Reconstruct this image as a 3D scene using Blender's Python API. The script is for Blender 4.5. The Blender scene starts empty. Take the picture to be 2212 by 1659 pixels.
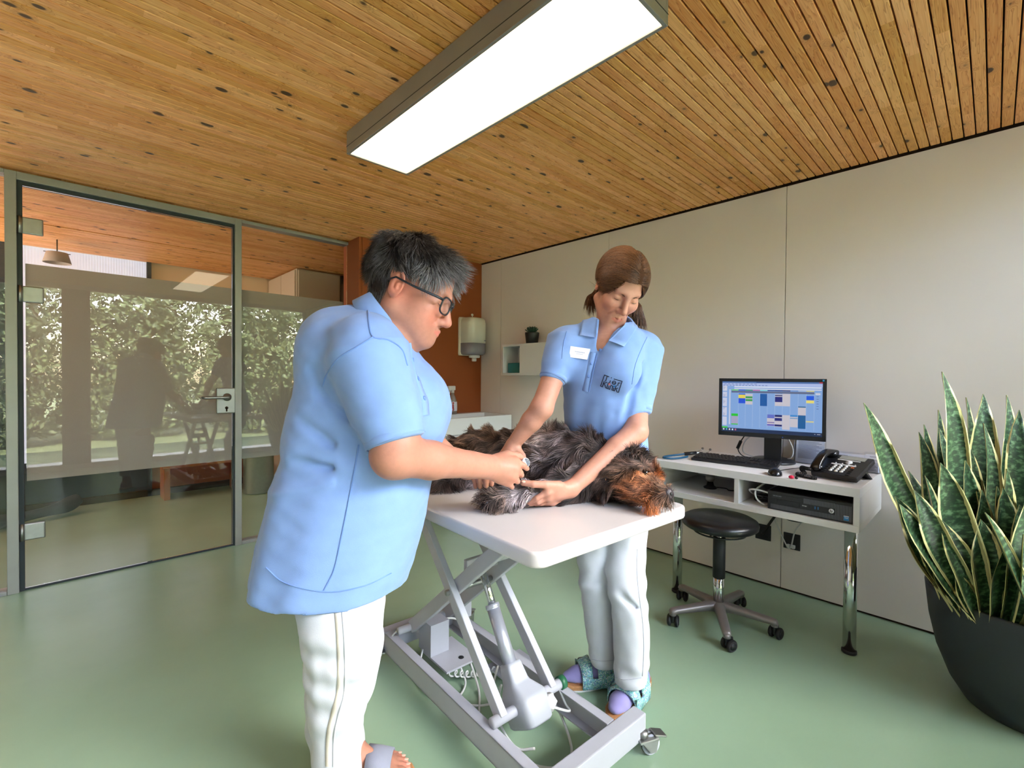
import bpy, bmesh, math, random
import numpy as np
from mathutils import Vector, Matrix
from mathutils.bvhtree import BVHTree

SC = bpy.context.scene
COL = SC.collection
PI = math.pi
random.seed(7)
RNG = np.random.default_rng(11)

# ------------------------------------------------------------------ camera
F_PX, CX, CY = 1007.0, 1106.0, 829.5
ROT = np.array([[0.719, 0.004, -0.695], [-0.695, 0.016, -0.719], [0.008, 1.0, 0.015]])
_x = np.array([0.71897, -0.69499, 0.00790]); _x /= np.linalg.norm(_x)
_z = np.array([-0.69490, -0.71897, 0.01467]); _z -= _x * (_x @ _z); _z /= np.linalg.norm(_z)
_y = np.cross(_z, _x)
ROT = np.stack([_x, _y, _z], axis=1)
EYE = np.array([0.0, 0.0, 1.2])
cam = bpy.data.cameras.new('camera')
cam.sensor_width = 36.0
cam.lens = F_PX / 2212.0 * 36.0
cam.clip_start = 0.02
camo = bpy.data.objects.new('camera', cam)
COL.objects.link(camo)
camo.matrix_world = Matrix([[*ROT[0], 0], [*ROT[1], 0], [*ROT[2], 1.2], [0, 0, 0, 1]])
SC.camera = camo

def at(px, py, d):
    """world point seen at photo pixel (px, py), d metres ahead of the camera"""
    return EYE + ROT @ np.array([(px - CX) * d / F_PX, -(py - CY) * d / F_PX, -d])
IR = ROT[:, 0].copy(); IR[2] = 0; IR /= np.linalg.norm(IR)      # level, towards the right of the picture
IF = -ROT[:, 2].copy(); IF[2] = 0; IF /= np.linalg.norm(IF)     # level, away from the camera
UP = np.array([0.0, 0.0, 1.0])

# ------------------------------------------------------------------ light and colour
vs = SC.view_settings
vs.view_transform = 'Standard'; vs.look = 'None'; vs.gamma = 1.0; vs.use_curve_mapping = False
vs.exposure = 0.54
w = bpy.data.worlds.new('sky'); SC.world = w; w.use_nodes = True
nt = w.node_tree; nt.nodes.clear()
wo = nt.nodes.new('ShaderNodeOutputWorld'); bg = nt.nodes.new('ShaderNodeBackground'); sk = nt.nodes.new('ShaderNodeTexSky')
sk.sky_type = 'NISHITA'; sk.sun_disc = False; sk.sun_elevation = math.radians(48); sk.sun_rotation = math.radians(150)
sk.altitude = 400; sk.air_density = 1.0; sk.dust_density = 4.0; sk.ozone_density = 1.0
bg.inputs['Strength'].default_value = 3.5
nt.links.new(sk.outputs[0], bg.inputs[0]); nt.links.new(bg.outputs[0], wo.inputs[0])

def lamp(name, kind, energy, color, loc, direction, **kw):
    l = bpy.data.lights.new(name, kind); l.energy = energy; l.color = color
    for k, v in kw.items(): setattr(l, k, v)
    o = bpy.data.objects.new(name, l); COL.objects.link(o); o.location = loc
    o.rotation_euler = Vector(direction).to_track_quat('-Z', 'Y').to_euler()
    return o
lamp('sun', 'SUN', 52.0, (1.0, 0.93, 0.82), (-4, 9, 9), (0.42, -0.62, -0.80), angle=0.01)
# daylight through the glazed garden wall behind the camera; an unseen warm light added to brighten the far room
po = lamp('garden_window_daylight', 'AREA', 1.0, (1, 1, 1), (0.4, -0.62, 1.17), (0, 1, 0), shape='RECTANGLE', size=5.0, size_y=2.2)
po.data.cycles.is_portal = True
lamp('far_room_fill', 'AREA', 44, (1.0, 0.74, 0.52), (-1.2, 5.55, 1.5), (1, -0.55, 0.75), shape='RECTANGLE', size=1.6, size_y=1.6)

# ------------------------------------------------------------------ helpers
def lin(r, g, b):
    f = lambda v: (v / 255 / 12.92) if v / 255 <= 0.04045 else ((v / 255 + 0.055) / 1.055) ** 2.4
    return (f(r), f(g), f(b), 1.0)

def nodes_of(m):
    return m.node_tree.nodes, m.node_tree.links

def mat(name, col, rough=0.5, metal=0.0, var=0.06, scale=12.0, bump=0.0, bscale=150.0, coat=0.0, spec=0.5, emit=None, estr=0.0):
    """principled material with a slight procedural colour variation and fine relief"""
    m = bpy.data.materials.new(name); m.use_nodes = True
    n, l = nodes_of(m); p = n['Principled BSDF']
    p.inputs['Roughness'].default_value = rough; p.inputs['Metallic'].default_value = metal
    p.inputs['Coat Weight'].default_value = coat; p.inputs['Specular IOR Level'].default_value = spec
    g = n.new('ShaderNodeNewGeometry')
    if var > 0:
        t = n.new('ShaderNodeTexNoise'); t.inputs['Scale'].default_value = scale; t.inputs['Detail'].default_value = 4
        l.new(g.outputs['Position'], t.inputs['Vector'])
        r = n.new('ShaderNodeValToRGB')
        r.color_ramp.elements[0].position = 0.3; r.color_ramp.elements[1].position = 0.7
        r.color_ramp.elements[0].color = tuple(c * (1 - var) for c in col[:3]) + (1,)
        r.color_ramp.elements[1].color = tuple(min(1, c * (1 + var)) for c in col[:3]) + (1,)
        l.new(t.outputs['Fac'], r.inputs['Fac']); l.new(r.outputs['Color'], p.inputs['Base Color'])
    else:
        p.inputs['Base Color'].default_value = col
    if bump > 0:
        t2 = n.new('ShaderNodeTexNoise'); t2.inputs['Scale'].default_value = bscale; t2.inputs['Detail'].default_value = 3
        l.new(g.outputs['Position'], t2.inputs['Vector'])
        b = n.new('ShaderNodeBump'); b.inputs['Strength'].default_value = bump; b.inputs['Distance'].default_value = 0.002
        l.new(t2.outputs['Fac'], b.inputs['Height']); l.new(b.outputs['Normal'], p.inputs['Normal'])
    if emit is not None:
        p.inputs['Emission Color'].default_value = emit; p.inputs['Emission Strength'].default_value = estr
    return m

def glass_mat(name, tint=(0.96, 0.985, 0.975, 1), ior=1.5):
    m = bpy.data.materials.new(name); m.use_nodes = True
    n, l = nodes_of(m); n.clear()
    o = n.new('ShaderNodeOutputMaterial'); mx = n.new('ShaderNodeMixShader'); tr = n.new('ShaderNodeBsdfTransparent')
    gl = n.new('ShaderNodeBsdfGlossy'); fr = n.new('ShaderNodeFresnel')
    fr.inputs['IOR'].default_value = ior; gl.inputs['Roughness'].default_value = 0.0; tr.inputs['Color'].default_value = tint
    l.new(fr.outputs[0], mx.inputs[0]); l.new(tr.outputs[0], mx.inputs[1]); l.new(gl.outputs[0], mx.inputs[2]); l.new(mx.outputs[0], o.inputs[0])
    return m

def V(*a): return np.array(a, float)
def nrm(v):
    v = np.asarray(v, float); return v / max(1e-12, np.linalg.norm(v))

class MB:
    """collects shapes as vertices and faces"""
    def __init__(s): s.v = []; s.f = []; s.m = []; s.sm = []
    def add(s, verts, faces, mi=0, smooth=True):
        o = len(s.v); s.v.extend([tuple(map(float, p)) for p in verts])
        for fc in faces: s.f.append(tuple(i + o for i in fc)); s.m.append(mi); s.sm.append(smooth)
        return s
    def bm(s, b, M=None, mi=0, smooth=False):
        b.verts.ensure_lookup_table(); b.verts.index_update()
        vs_ = [(M @ v.co) if M else v.co.copy() for v in b.verts]
        fs = [tuple(v.index for v in f.verts) for f in b.faces]; b.free()
        return s.add(vs_, fs, mi, smooth)
    def box(s, lo, hi, bev=0.0, M=None, mi=0, seg=2):
        b = bmesh.new(); bmesh.ops.create_cube(b, size=1.0)
        for v in b.verts: v.co = Vector([(lo[i] + hi[i]) / 2 + v.co[i] * (hi[i] - lo[i]) for i in range(3)])
        if bev > 0: bmesh.ops.bevel(b, geom=b.edges[:], offset=bev, segments=seg, profile=0.5, affect='EDGES')
        return s.bm(b, M, mi, False)
    def obox(s, c, ax, ay, az, half, bev=0.0, mi=0, seg=2):
        """box with its own axes"""
        M = Matrix([[ax[0], ay[0], az[0], c[0]], [ax[1], ay[1], az[1], c[1]], [ax[2], ay[2], az[2], c[2]], [0, 0, 0, 1]])
        return s.box([-h for h in half], half, bev, M, mi, seg)
    def bar(s, p0, p1, wdt, dep, up=(0, 0, 1), bev=0.003, mi=0):
        p0 = np.array(p0, float); p1 = np.array(p1, float); a = nrm(p1 - p0); b = nrm(np.cross(up, a)); c = np.cross(a, b)
        return s.obox((p0 + p1) / 2, a, b, c, (np.linalg.norm(p1 - p0) / 2, wdt / 2, dep / 2), bev, mi)
    def tube(s, pts, r, n=10, mi=0, cap=True, closed=False):
        pts = [np.array(p, float) for p in pts]; m = len(pts)
        rs = r if hasattr(r, '__len__') else [r] * m
        vs_, fs = [], []; ref = None
        for i, p in enumerate(pts):
            a = pts[(i - 1) % m] if (closed or i > 0) else p
            b = pts[(i + 1) % m] if (closed or i < m - 1) else p
            t = nrm(b - a) if np.linalg.norm(b - a) > 1e-7 else nrm(pts[-1] - pts[0])
            if ref is None: ref = nrm(np.cross(t, V(0.3, 0.2, 1) if abs(t[2]) < .9 else V(1, .1, 0)))
            ref = nrm(ref - t * (ref @ t)); bi = np.cross(t, ref)
            for k in range(n):
                an = 2 * PI * k / n; vs_.append(p + rs[i] * (ref * math.cos(an) + bi * math.sin(an)))
        for i in range(m if closed else m - 1):
            j = (i + 1) % m
            for k in range(n):
                k2 = (k + 1) % n; fs.append((i * n + k, i * n + k2, j * n + k2, j * n + k))
        if cap and not closed:
            fs.append(tuple(range(n - 1, -1, -1))); fs.append(tuple((m - 1) * n + k for k in range(n)))
        return s.add(vs_, fs, mi)
    def cyl(s, p0, p1, r0, r1=None, n=20, mi=0, bev=0.0):
        r1 = r0 if r1 is None else r1; p0 = np.array(p0, float); p1 = np.array(p1, float)
        if bev > 0:
            d = nrm(p1 - p0)
            return s.tube([p0, p0 + d * .0, p0 + d * bev, p1 - d * bev, p1, p1], [max(r0 - bev, 1e-4), r0 - bev, r0, r1, r1 - bev, max(r1 - bev, 1e-4)], n, mi)
        return s.tube([p0, p1], [r0, r1], n, mi)
    def lathe(s, prof, c=(0, 0, 0), n=40, M=None, mi=0):
        vs_, fs = [], []
        for r, z in prof:
            for k in range(n):
                an = 2 * PI * k / n; p = Vector((c[0] + r * math.cos(an), c[1] + r * math.sin(an), c[2] + z)); vs_.append(M @ p if M else p)
        for i in range(len(prof) - 1):
            for k in range(n):
                k2 = (k + 1) % n; fs.append((i * n + k, i * n + k2, (i + 1) * n + k2, (i + 1) * n + k))
        return s.add(vs_, fs, mi)
    def prism(s, poly, p0, ax, ay, ext, mi=0):
        """polygon given in the plane (ax, ay) at p0, pushed out along ext"""
        p0, ax, ay, ext = [np.array(q, float) for q in (p0, ax, ay, ext)]; n = len(poly)
        a = [p0 + ax * u + ay * v for u, v in poly]; b = [q + ext for q in a]
        fs = [tuple(range(n - 1, -1, -1)), tuple(range(n, 2 * n))] + [(i, (i + 1) % n, n + (i + 1) % n, n + i) for i in range(n)]
        return s.add(a + b, fs, mi, False)
    def ball(s, c, r, M3=None, nu=16, nv=10, mi=0):
        r = r if hasattr(r, '__len__') else (r, r, r); c = np.array(c, float); vs_, fs = [], []
        for i in range(nv + 1):
            th = PI * i / nv
            for k in range(nu):
                ph = 2 * PI * k / nu; q = V(r[0] * math.sin(th) * math.cos(ph), r[1] * math.sin(th) * math.sin(ph), r[2] * math.cos(th))
                vs_.append(c + (M3 @ q if M3 is not None else q))
        for i in range(nv):
            for k in range(nu): fs.append((i * nu + k, (i + 1) * nu + k, (i + 1) * nu + (k + 1) % nu, i * nu + (k + 1) % nu))
        return s.add(vs_, fs, mi)

ROOTLOC = {}
def obj(name, mb, m, parent=None, autosmooth=True):
    me = bpy.data.meshes.new(name)
    off = ROOTLOC.get(parent.name, V(0, 0, 0)) if parent is not None else V(0, 0, 0)
    verts = np.array(mb.v) - off if len(mb.v) else np.zeros((0, 3))
    me.from_pydata(verts.tolist(), [], mb.f)
    for x in (m if isinstance(m, (list, tuple)) else [m]): me.materials.append(x)
    me.polygons.foreach_set('material_index', mb.m); me.polygons.foreach_set('use_smooth', mb.sm)
    me.update()
    o = bpy.data.objects.new(name, me); COL.objects.link(o)
    if parent is not None:
        o.parent = parent; ROOTLOC[o.name] = off
    return o

def tag(o, label=None, cat=None, group=None, kind=None):
    if label: o['label'] = label
    if cat: o['category'] = cat
    if group: o['group'] = group
    if kind: o['kind'] = kind
    return o

def thing(name, label, cat, loc, group=None):
    o = bpy.data.objects.new(name, None); COL.objects.link(o); o.empty_display_size = 0.05
    o.location = [float(x) for x in loc]; ROOTLOC[o.name] = np.array(loc, float)
    return tag(o, label, cat, group)

def one(name, mb, m, label, cat, group=None):
    """a thing that is one mesh, its origin at its base"""
    a = np.array(mb.v); loc = V((a[:, 0].min() + a[:, 0].max()) / 2, (a[:, 1].min() + a[:, 1].max()) / 2, a[:, 2].min())
    mb.v = (a - loc).tolist(); o = obj(name, mb, m); o.location = loc.tolist(); ROOTLOC[o.name] = loc
    return tag(o, label, cat, group)

def struct(name, mb=None, m=None, parent=None):
    if mb is None:
        o = bpy.data.objects.new(name, None); COL.objects.link(o); ROOTLOC[o.name] = V(0, 0, 0)
    else:
        o = obj(name, mb, m, parent)
    if parent is None: o['kind'] = 'structure'
    return o

def place(name, src, parent, loc=(0, 0, 0), rz=0.0, scale=None):
    """another object sharing src's mesh"""
    o = src.copy(); o.name = name; COL.objects.link(o); o.parent = parent; o.location = [float(x) for x in loc]; o.rotation_euler = (0, 0, rz)
    if scale: o.scale = scale
    return o

def catmull(pts, n=8):
    P = [np.array(p, float) for p in pts]; P = [2 * P[0] - P[1]] + P + [2 * P[-1] - P[-2]]; out = []
    for i in range(1, len(P) - 2):
        for k in range(n):
            t = k / n; a, b, c, d = P[i - 1:i + 3]
            out.append(0.5 * (2 * b + (c - a) * t + (2 * a - 5 * b + 4 * c - d) * t * t + (3 * b - a - 3 * c + d) * t ** 3))
    out.append(P[-2]); return out

# ------------------------------------------------------------------ common materials
M_wall = mat('white_wall_panel', lin(236, 227, 222), 0.55, var=0.012, scale=3, bump=0.03, bscale=60)
M_white = mat('white_laminate', lin(222, 219, 218), 0.4, var=0.012, scale=8)
M_tabletop = mat('white_table_laminate', lin(199, 192, 190), 0.28, var=0.012, scale=6, coat=0.15)
M_lacq = mat('light_grey_lacquer', lin(176, 176, 186), 0.35, var=0.02, scale=15)
M_black = mat('black_plastic', lin(22, 23, 27), 0.4, var=0.08, scale=60)
M_black_soft = mat('black_leatherette', lin(12, 12, 16), 0.33, var=0.1, scale=30, bump=0.05, bscale=400)
M_rubber = mat('black_rubber', lin(20, 20, 22), 0.6)
M_chrome = mat('chrome', (0.75, 0.77, 0.78, 1), 0.09, 1.0, var=0.02)
M_alu = mat('brushed_aluminium', lin(165, 166, 166), 0.42, 1.0, var=0.04, scale=40)
M_greyal = mat('grey_powder_coat', lin(132, 124, 124), 0.38, 0.35, var=0.04, scale=20)
M_frame = mat('grey_metal_frame', lin(152, 152, 150), 0.45, 0.5, var=0.03)
M_darkline = mat('dark_gasket', lin(34, 44, 50), 0.6)
M_cable_w = mat('white_cable', lin(205, 205, 205), 0.5)
M_cable_k = mat('black_cable', lin(18, 18, 20), 0.5)
M_glass = glass_mat('clear_glass')
M_orange = mat('orange_wall_paint', lin(150, 74, 28), 0.55, var=0.02, scale=4, bump=0.03)
M_offw = mat('offwhite_plastic', lin(224, 220, 206), 0.3, var=0.015)
# ------------------------------------------------------------------ the room
XW, YG, YO, ZC, YB = 2.951, 3.711, 3.488, 2.302, -0.60
YFAR = 5.80

def floor_mat():
    m = bpy.data.materials.new('green_resin_floor'); m.use_nodes = True
    n, l = nodes_of(m); p = n['Principled BSDF']; g = n.new('ShaderNodeNewGeometry')
    t = n.new('ShaderNodeTexNoise'); t.inputs['Scale'].default_value = 1.3; t.inputs['Detail'].default_value = 5
    l.new(g.outputs['Position'], t.inputs['Vector'])
    r = n.new('ShaderNodeValToRGB'); r.color_ramp.elements[0].position = 0.3; r.color_ramp.elements[1].position = 0.72
    r.color_ramp.elements[0].color = lin(142, 168, 142); r.color_ramp.elements[1].color = lin(153, 178, 153)
    l.new(t.outputs['Fac'], r.inputs['Fac']); l.new(r.outputs['Color'], p.inputs['Base Color'])
    t2 = n.new('ShaderNodeTexNoise'); t2.inputs['Scale'].default_value = 9; t2.inputs['Detail'].default_value = 2
    l.new(g.outputs['Position'], t2.inputs['Vector'])
    b = n.new('ShaderNodeBump'); b.inputs['Strength'].default_value = 0.05; b.inputs['Distance'].default_value = 0.02
    l.new(t2.outputs['Fac'], b.inputs['Height']); l.new(b.outputs['Normal'], p.inputs['Normal'])
    p.inputs['Roughness'].default_value = 0.24; p.inputs['Specular IOR Level'].default_value = 0.5
    return m
struct('floor', MB().box((-2.3, YB - 0.1, -0.12), (3.1, 6.2, 0.0)), floor_mat())

def wood_mat():
    m = bpy.data.materials.new('knotty_pine'); m.use_nodes = True
    n, l = nodes_of(m); p = n['Principled BSDF']
    g = n.new('ShaderNodeNewGeometry'); oi = n.new('ShaderNodeObjectInfo')
    def math_(op, a, b=None, c=None):
        q = n.new('ShaderNodeMath'); q.operation = op
        for i, x in enumerate((a, b, c)):
            if x is None: continue
            if isinstance(x, (int, float)): q.inputs[i].default_value = x
            else: l.new(x, q.inputs[i])
        return q.outputs[0]
    sep = n.new('ShaderNodeSeparateXYZ'); l.new(g.outputs['Position'], sep.inputs[0])
    # every board is made of finger-jointed lengths of about 0.55 m
    xoff = math_('MULTIPLY_ADD', oi.outputs['Random'], 63.7, sep.outputs[0])
    seg = math_('FLOOR', math_('MULTIPLY', xoff, 1.7))
    wn = n.new('ShaderNodeTexWhiteNoise'); wn.noise_dimensions = '2D'
    cb = n.new('ShaderNodeCombineXYZ'); l.new(seg, cb.inputs[0]); l.new(oi.outputs['Random'], cb.inputs[1]); l.new(cb.outputs[0], wn.inputs['Vector'])
    segr = wn.outputs['Value']
    def vec(sx, sy, oz):
        c = n.new('ShaderNodeCombineXYZ')
        l.new(math_('MULTIPLY', xoff, sx), c.inputs[0]); l.new(math_('MULTIPLY', sep.outputs[1], sy), c.inputs[1]); l.new(math_('MULTIPLY', segr, oz), c.inputs[2])
        return c.outputs[0]
    # knots
    vo = n.new('ShaderNodeTexVoronoi'); vo.voronoi_dimensions = '3D'; vo.inputs['Scale'].default_value = 1.0
    kv = n.new('ShaderNodeCombineXYZ'); l.new(math_('MULTIPLY', xoff, 9.5), kv.inputs[0]); l.new(math_('MULTIPLY', sep.outputs[1], 15.0), kv.inputs[1])
    l.new(math_('MULTIPLY', oi.outputs['Random'], 0.4), kv.inputs[2]); l.new(kv.outputs[0], vo.inputs['Vector'])
    cs = n.new('ShaderNodeSeparateColor'); l.new(vo.outputs['Color'], cs.inputs[0])
    kr = math_('MULTIPLY', math_('MAXIMUM', math_('SUBTRACT', cs.outputs[0], 0.30), 0.0), 0.36)
    kd = math_('SUBTRACT', vo.outputs['Distance'], kr)
    knot = n.new('ShaderNodeMapRange'); knot.interpolation_type = 'SMOOTHSTEP'
    l.new(kd, knot.inputs[0]); knot.inputs[1].default_value = -0.05; knot.inputs[2].default_value = 0.02; knot.inputs[3].default_value = 1; knot.inputs[4].default_value = 0
    halo = n.new('ShaderNodeMapRange'); halo.interpolation_type = 'SMOOTHSTEP'
    l.new(kd, halo.inputs[0]); halo.inputs[1].default_value = 0.0; halo.inputs[2].default_value = 0.28; halo.inputs[3].default_value = 1; halo.inputs[4].default_value = 0
    # grain
    w1 = n.new('ShaderNodeTexNoise'); w1.inputs['Scale'].default_value = 1.0; w1.inputs['Detail'].default_value = 3; l.new(vec(2.2, 46, 9), w1.inputs['Vector'])
    gsum = math_('MULTIPLY_ADD', halo.outputs[0], 0.25, w1.outputs['Fac'])
    band = math_('FRACT', math_('MULTIPLY', gsum, 9.0))
    br = n.new('ShaderNodeValToRGB'); e = br.color_ramp.elements
    e[0].position = 0.0; e[0].color = lin(230, 170, 108); e[1].position = 0.78; e[1].color = lin(220, 152, 88)
    e2 = br.color_ramp.elements.new(0.93); e2.color = lin(190, 120, 62); e3 = br.color_ramp.elements.new(1.0); e3.color = lin(226, 164, 100)
    l.new(band, br.inputs['Fac'])
    hs = n.new('ShaderNodeHueSaturation'); l.new(br.outputs['Color'], hs.inputs['Color'])
    l.new(math_('MULTIPLY_ADD', segr, 0.26, 0.93), hs.inputs['Value']); l.new(math_('MULTIPLY_ADD', segr, -0.12, 1.06), hs.inputs['Saturation'])
    l.new(math_('MULTIPLY_ADD', oi.outputs['Random'], 0.012, 0.494), hs.inputs['Hue'])
    mx = n.new('ShaderNodeMixRGB'); mx.inputs[2].default_value = lin(150, 92, 44); l.new(math_('MULTIPLY', halo.outputs[0], 0.22), mx.inputs[0]); l.new(hs.outputs[0], mx.inputs[1])
    mx2 = n.new('ShaderNodeMixRGB'); mx2.inputs[2].default_value = lin(58, 34, 16); l.new(math_('MULTIPLY', knot.outputs[0], 0.95), mx2.inputs[0]); l.new(mx.outputs[0], mx2.inputs[1])
    l.new(mx2.outputs[0], p.inputs['Base Color'])
    p.inputs['Roughness'].default_value = 0.5
    return m
M_wood = wood_mat()
M_woodback = mat('dark_ceiling_void', lin(46, 28, 14), 0.9)

ceil_root = struct('ceiling')
obj('backing_board', MB().box((-2.3, YB - 0.45, ZC + 0.030), (3.1, 6.0, ZC + 0.12)), M_woodback, ceil_root)
PITCH = 0.0385
pm = MB(); b = bmesh.new(); bmesh.ops.create_cube(b, size=1.0)
for v in b.verts: v.co = Vector((v.co.x * 5.14, v.co.y * 0.0340, v.co.z * 0.022))
bmesh.ops.bevel(b, geom=[e for e in b.edges if abs((e.verts[0].co - e.verts[1].co).x) > 1], offset=0.002, segments=1, affect='EDGES')
pm.bm(b)
plank0 = obj('plank', pm, M_wood, ceil_root)
y = 0.036 + PITCH / 2 - PITCH * 15; k = 0
while y < YFAR - 0.02:
    zz = ZC + 0.011 + random.uniform(-0.0006, 0.0006) - (0.0 if y < 4.87 else 0.006)
    if abs(y - YG) < 0.02: y += PITCH; continue
    if k == 0: plank0.location = (0.372, y, zz)
    else: place('plank', plank0, ceil_root, (0.372 + random.uniform(-0.001, 0.001), y, zz))
    k += 1; y += PITCH

# right-hand wall: tall white panels with open joints
wr = struct('wall_right', MB().box((XW + 0.012, YB - 0.1, 0), (XW + 0.15, 6.1, 2.42)), M_woodback)
edges = [YB, 0.831, 2.02, 3.208, YO + 0.02]
for a, c in zip(edges[:-1], edges[1:]):
    obj('panel', MB().box((XW, a + 0.0015, 0.012), (XW + 0.02, c - 0.0015, ZC - 0.012), 0.001), M_wall, wr)
# orange wall block at the end
wb = struct('wall_back', MB().box((1.715, YO, 0), (XW, YG + 0.06, ZC - 0.004), 0.003), M_orange)
obj('corner_post', MB().box((1.69, YO + 0.004, 0), (1.7145, YG + 0.06, ZC - 0.004), 0.002), M_orange, wb)
struct('wall_left', MB().box((-2.3, YB - 0.1, 0), (-2.2, 6.1, 2.42)), M_wall)

# ------------------------------------------------------------------ glass partition with door
FW = 0.045
def film_mat():
    m = bpy.data.materials.new('frosted_film'); m.use_nodes = True
    n, l = nodes_of(m); n.clear(); o = n.new('ShaderNodeOutputMaterial')
    tr = n.new('ShaderNodeBsdfTransparent'); di = n.new('ShaderNodeBsdfDiffuse'); tl = n.new('ShaderNodeBsdfTranslucent')
    a = n.new('ShaderNodeMixShader'); c = n.new('ShaderNodeMixShader')
    di.inputs[0].default_value = lin(186, 184, 182); tl.inputs[0].default_value = lin(196, 188, 182)
    # the film is a fine dot print: mostly covering, a little open
    g = n.new('ShaderNodeNewGeometry'); t = n.new('ShaderNodeTexNoise'); t.inputs['Scale'].default_value = 420; l.new(g.outputs['Position'], t.inputs['Vector'])
    mr = n.new('ShaderNodeMapRange'); l.new(t.outputs['Fac'], mr.inputs[0]); mr.inputs[1].default_value = 0.35; mr.inputs[2].default_value = 0.65; mr.inputs[3].default_value = 0.84; mr.inputs[4].default_value = 0.92
    a.inputs[0].default_value = 0.55; l.new(di.outputs[0], a.inputs[1]); l.new(tl.outputs[0], a.inputs[2])
    l.new(mr.outputs[0], c.inputs[0]); l.new(tr.outputs[0], c.inputs[1]); l.new(a.outputs[0], c.inputs[2]); l.new(c.outputs[0], o.inputs[0])
    return m
M_film = film_mat()
d1 = struct('door_1')
obj('door_frame', MB().box((-0.215, YG - 0.03, 0), (-0.170, YG + 0.05, ZC - 0.012), 0.002).box((0.872, YG - 0.03, 0), (0.914, YG + 0.05, ZC - 0.012), 0.002)
    .box((-0.170, YG - 0.03, ZC - 0.055), (0.872, YG + 0.05, ZC - 0.012), 0.002), M_frame, d1)
obj('gasket', MB().box((-0.170, YG - 0.012, 0.0), (-0.150, YG + 0.03, ZC - 0.055)).box((0.862, YG - 0.012, 0.0), (0.872, YG + 0.03, ZC - 0.055))
    .box((-0.150, YG - 0.012, ZC - 0.075), (0.862, YG + 0.03, ZC - 0.055)), M_darkline, d1)
obj('glass_leaf', MB().box((-0.148, YG - 0.005, 0.012), (0.860, YG + 0.005, ZC - 0.077)), M_glass, d1)
obj('frosted_band', MB().box((-0.140, YG + 0.0062, 0.603), (0.858, YG + 0.0068, 1.805)), M_film, d1)
obj('threshold_seal', MB().box((-0.150, YG - 0.01, 0.0), (0.862, YG + 0.01, 0.010), 0.002), M_darkline, d1)
for z0, z1 in ((1.963, 2.054), (1.590, 1.678), (0.279, 0.371)):
    b = MB(); b.obox(V(-0.110, YG - 0.014, (z0 + z1) / 2), V(1, 0, 0), V(0, 1, 0), V(0, 0, 1), (0.042, 0.008, (z1 - z0) / 2), 0.006)
    h = obj('hinge', b, M_alu, d1)
    obj('hinge_pin', MB().cyl((-0.158, YG - 0.02, z0), (-0.158, YG - 0.02, z1), 0.009), M_alu, h)
lk = obj('lock_plate', MB().obox(V(0.822, YG - 0.014, 1.022), V(1, 0, 0), V(0, 1, 0), V(0, 0, 1), (0.060, 0.008, 0.088), 0.006), M_alu, d1)
obj('handle_lever', MB().tube(catmull([(0.824, YG - 0.02, 1.046), (0.824, YG - 0.062, 1.046), (0.806, YG - 0.072, 1.046), (0.70, YG - 0.072, 1.046), (0.683, YG - 0.064, 1.046), (0.681, YG - 0.03, 1.046)], 5), 0.0095, 12)
    .cyl((0.824, YG - 0.022, 1.046), (0.824, YG - 0.032, 1.046), 0.026, n=28), M_alu, lk)
obj('keyhole', MB().cyl((0.822, YG - 0.021, 0.972), (0.822, YG - 0.0235, 0.972), 0.010, n=20).box((0.817, YG - 0.0235, 0.947), (0.827, YG - 0.021, 0.969)), M_woodback, lk)
def sidelight(name, x0, x1):
    s = struct(name)
    obj('window_frame', MB().box((x0, YG - 0.03, ZC - 0.035), (x1, YG + 0.05, ZC - 0.012), 0.002).box((x0, YG - 0.03, 0.0), (x1, YG + 0.05, 0.022), 0.002), M_frame, s)
    obj('glass_pane', MB().box((x0, YG - 0.005, 0.022), (x1, YG + 0.005, ZC - 0.035)), M_glass, s)
    return s
s1 = sidelight('window_1', 0.9145, 1.6895)
obj('frosted_band', MB().box((0.918, YG + 0.0062, 0.603), (1.66, YG + 0.0068, 1.805)), M_film, s1)
s2 = sidelight('window_2', -2.2, -0.2155)

# glazed garden wall behind the camera (seen in the door glass)
M_gframe = mat('grey_window_frame', lin(120, 120, 122), 0.5)
wf = struct('wall_front', MB().box((-2.2, YB - 0.09, 2.256), (XW, YB, 2.42)).box((-2.2, YB - 0.09, 0.0), (XW, YB, 0.062)), M_white)
obj('post', MB().box((0.035, YB - 0.10, 0.062), (0.24, YB, 2.256)), M_gframe, wf)
obj('post', MB().box((-0.44, YB - 0.10, 0.062), (-0.34, YB, 2.256)), M_gframe, wf)
for i, (x0, x1) in enumerate(((0.24, XW), (-0.34, 0.035), (-2.2, -0.44))):
    s = struct('window_%d' % (i + 3))
    obj('window_frame', MB().box((x0, YB - 0.08, 0.062), (x0 + 0.03, YB - 0.02, 2.256)).box((x1 - 0.03, YB - 0.08, 0.062), (x1, YB - 0.02, 2.256)), M_gframe, s)
    obj('glass_pane', MB().box((x0 + 0.03, YB - 0.052, 0.062), (x1 - 0.03, YB - 0.046, 2.256)), M_glass, s)
struct('roof', MB().box((-2.6, YB - 0.5, 2.43), (3.4, 6.4, 2.6)), M_woodback)

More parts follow.
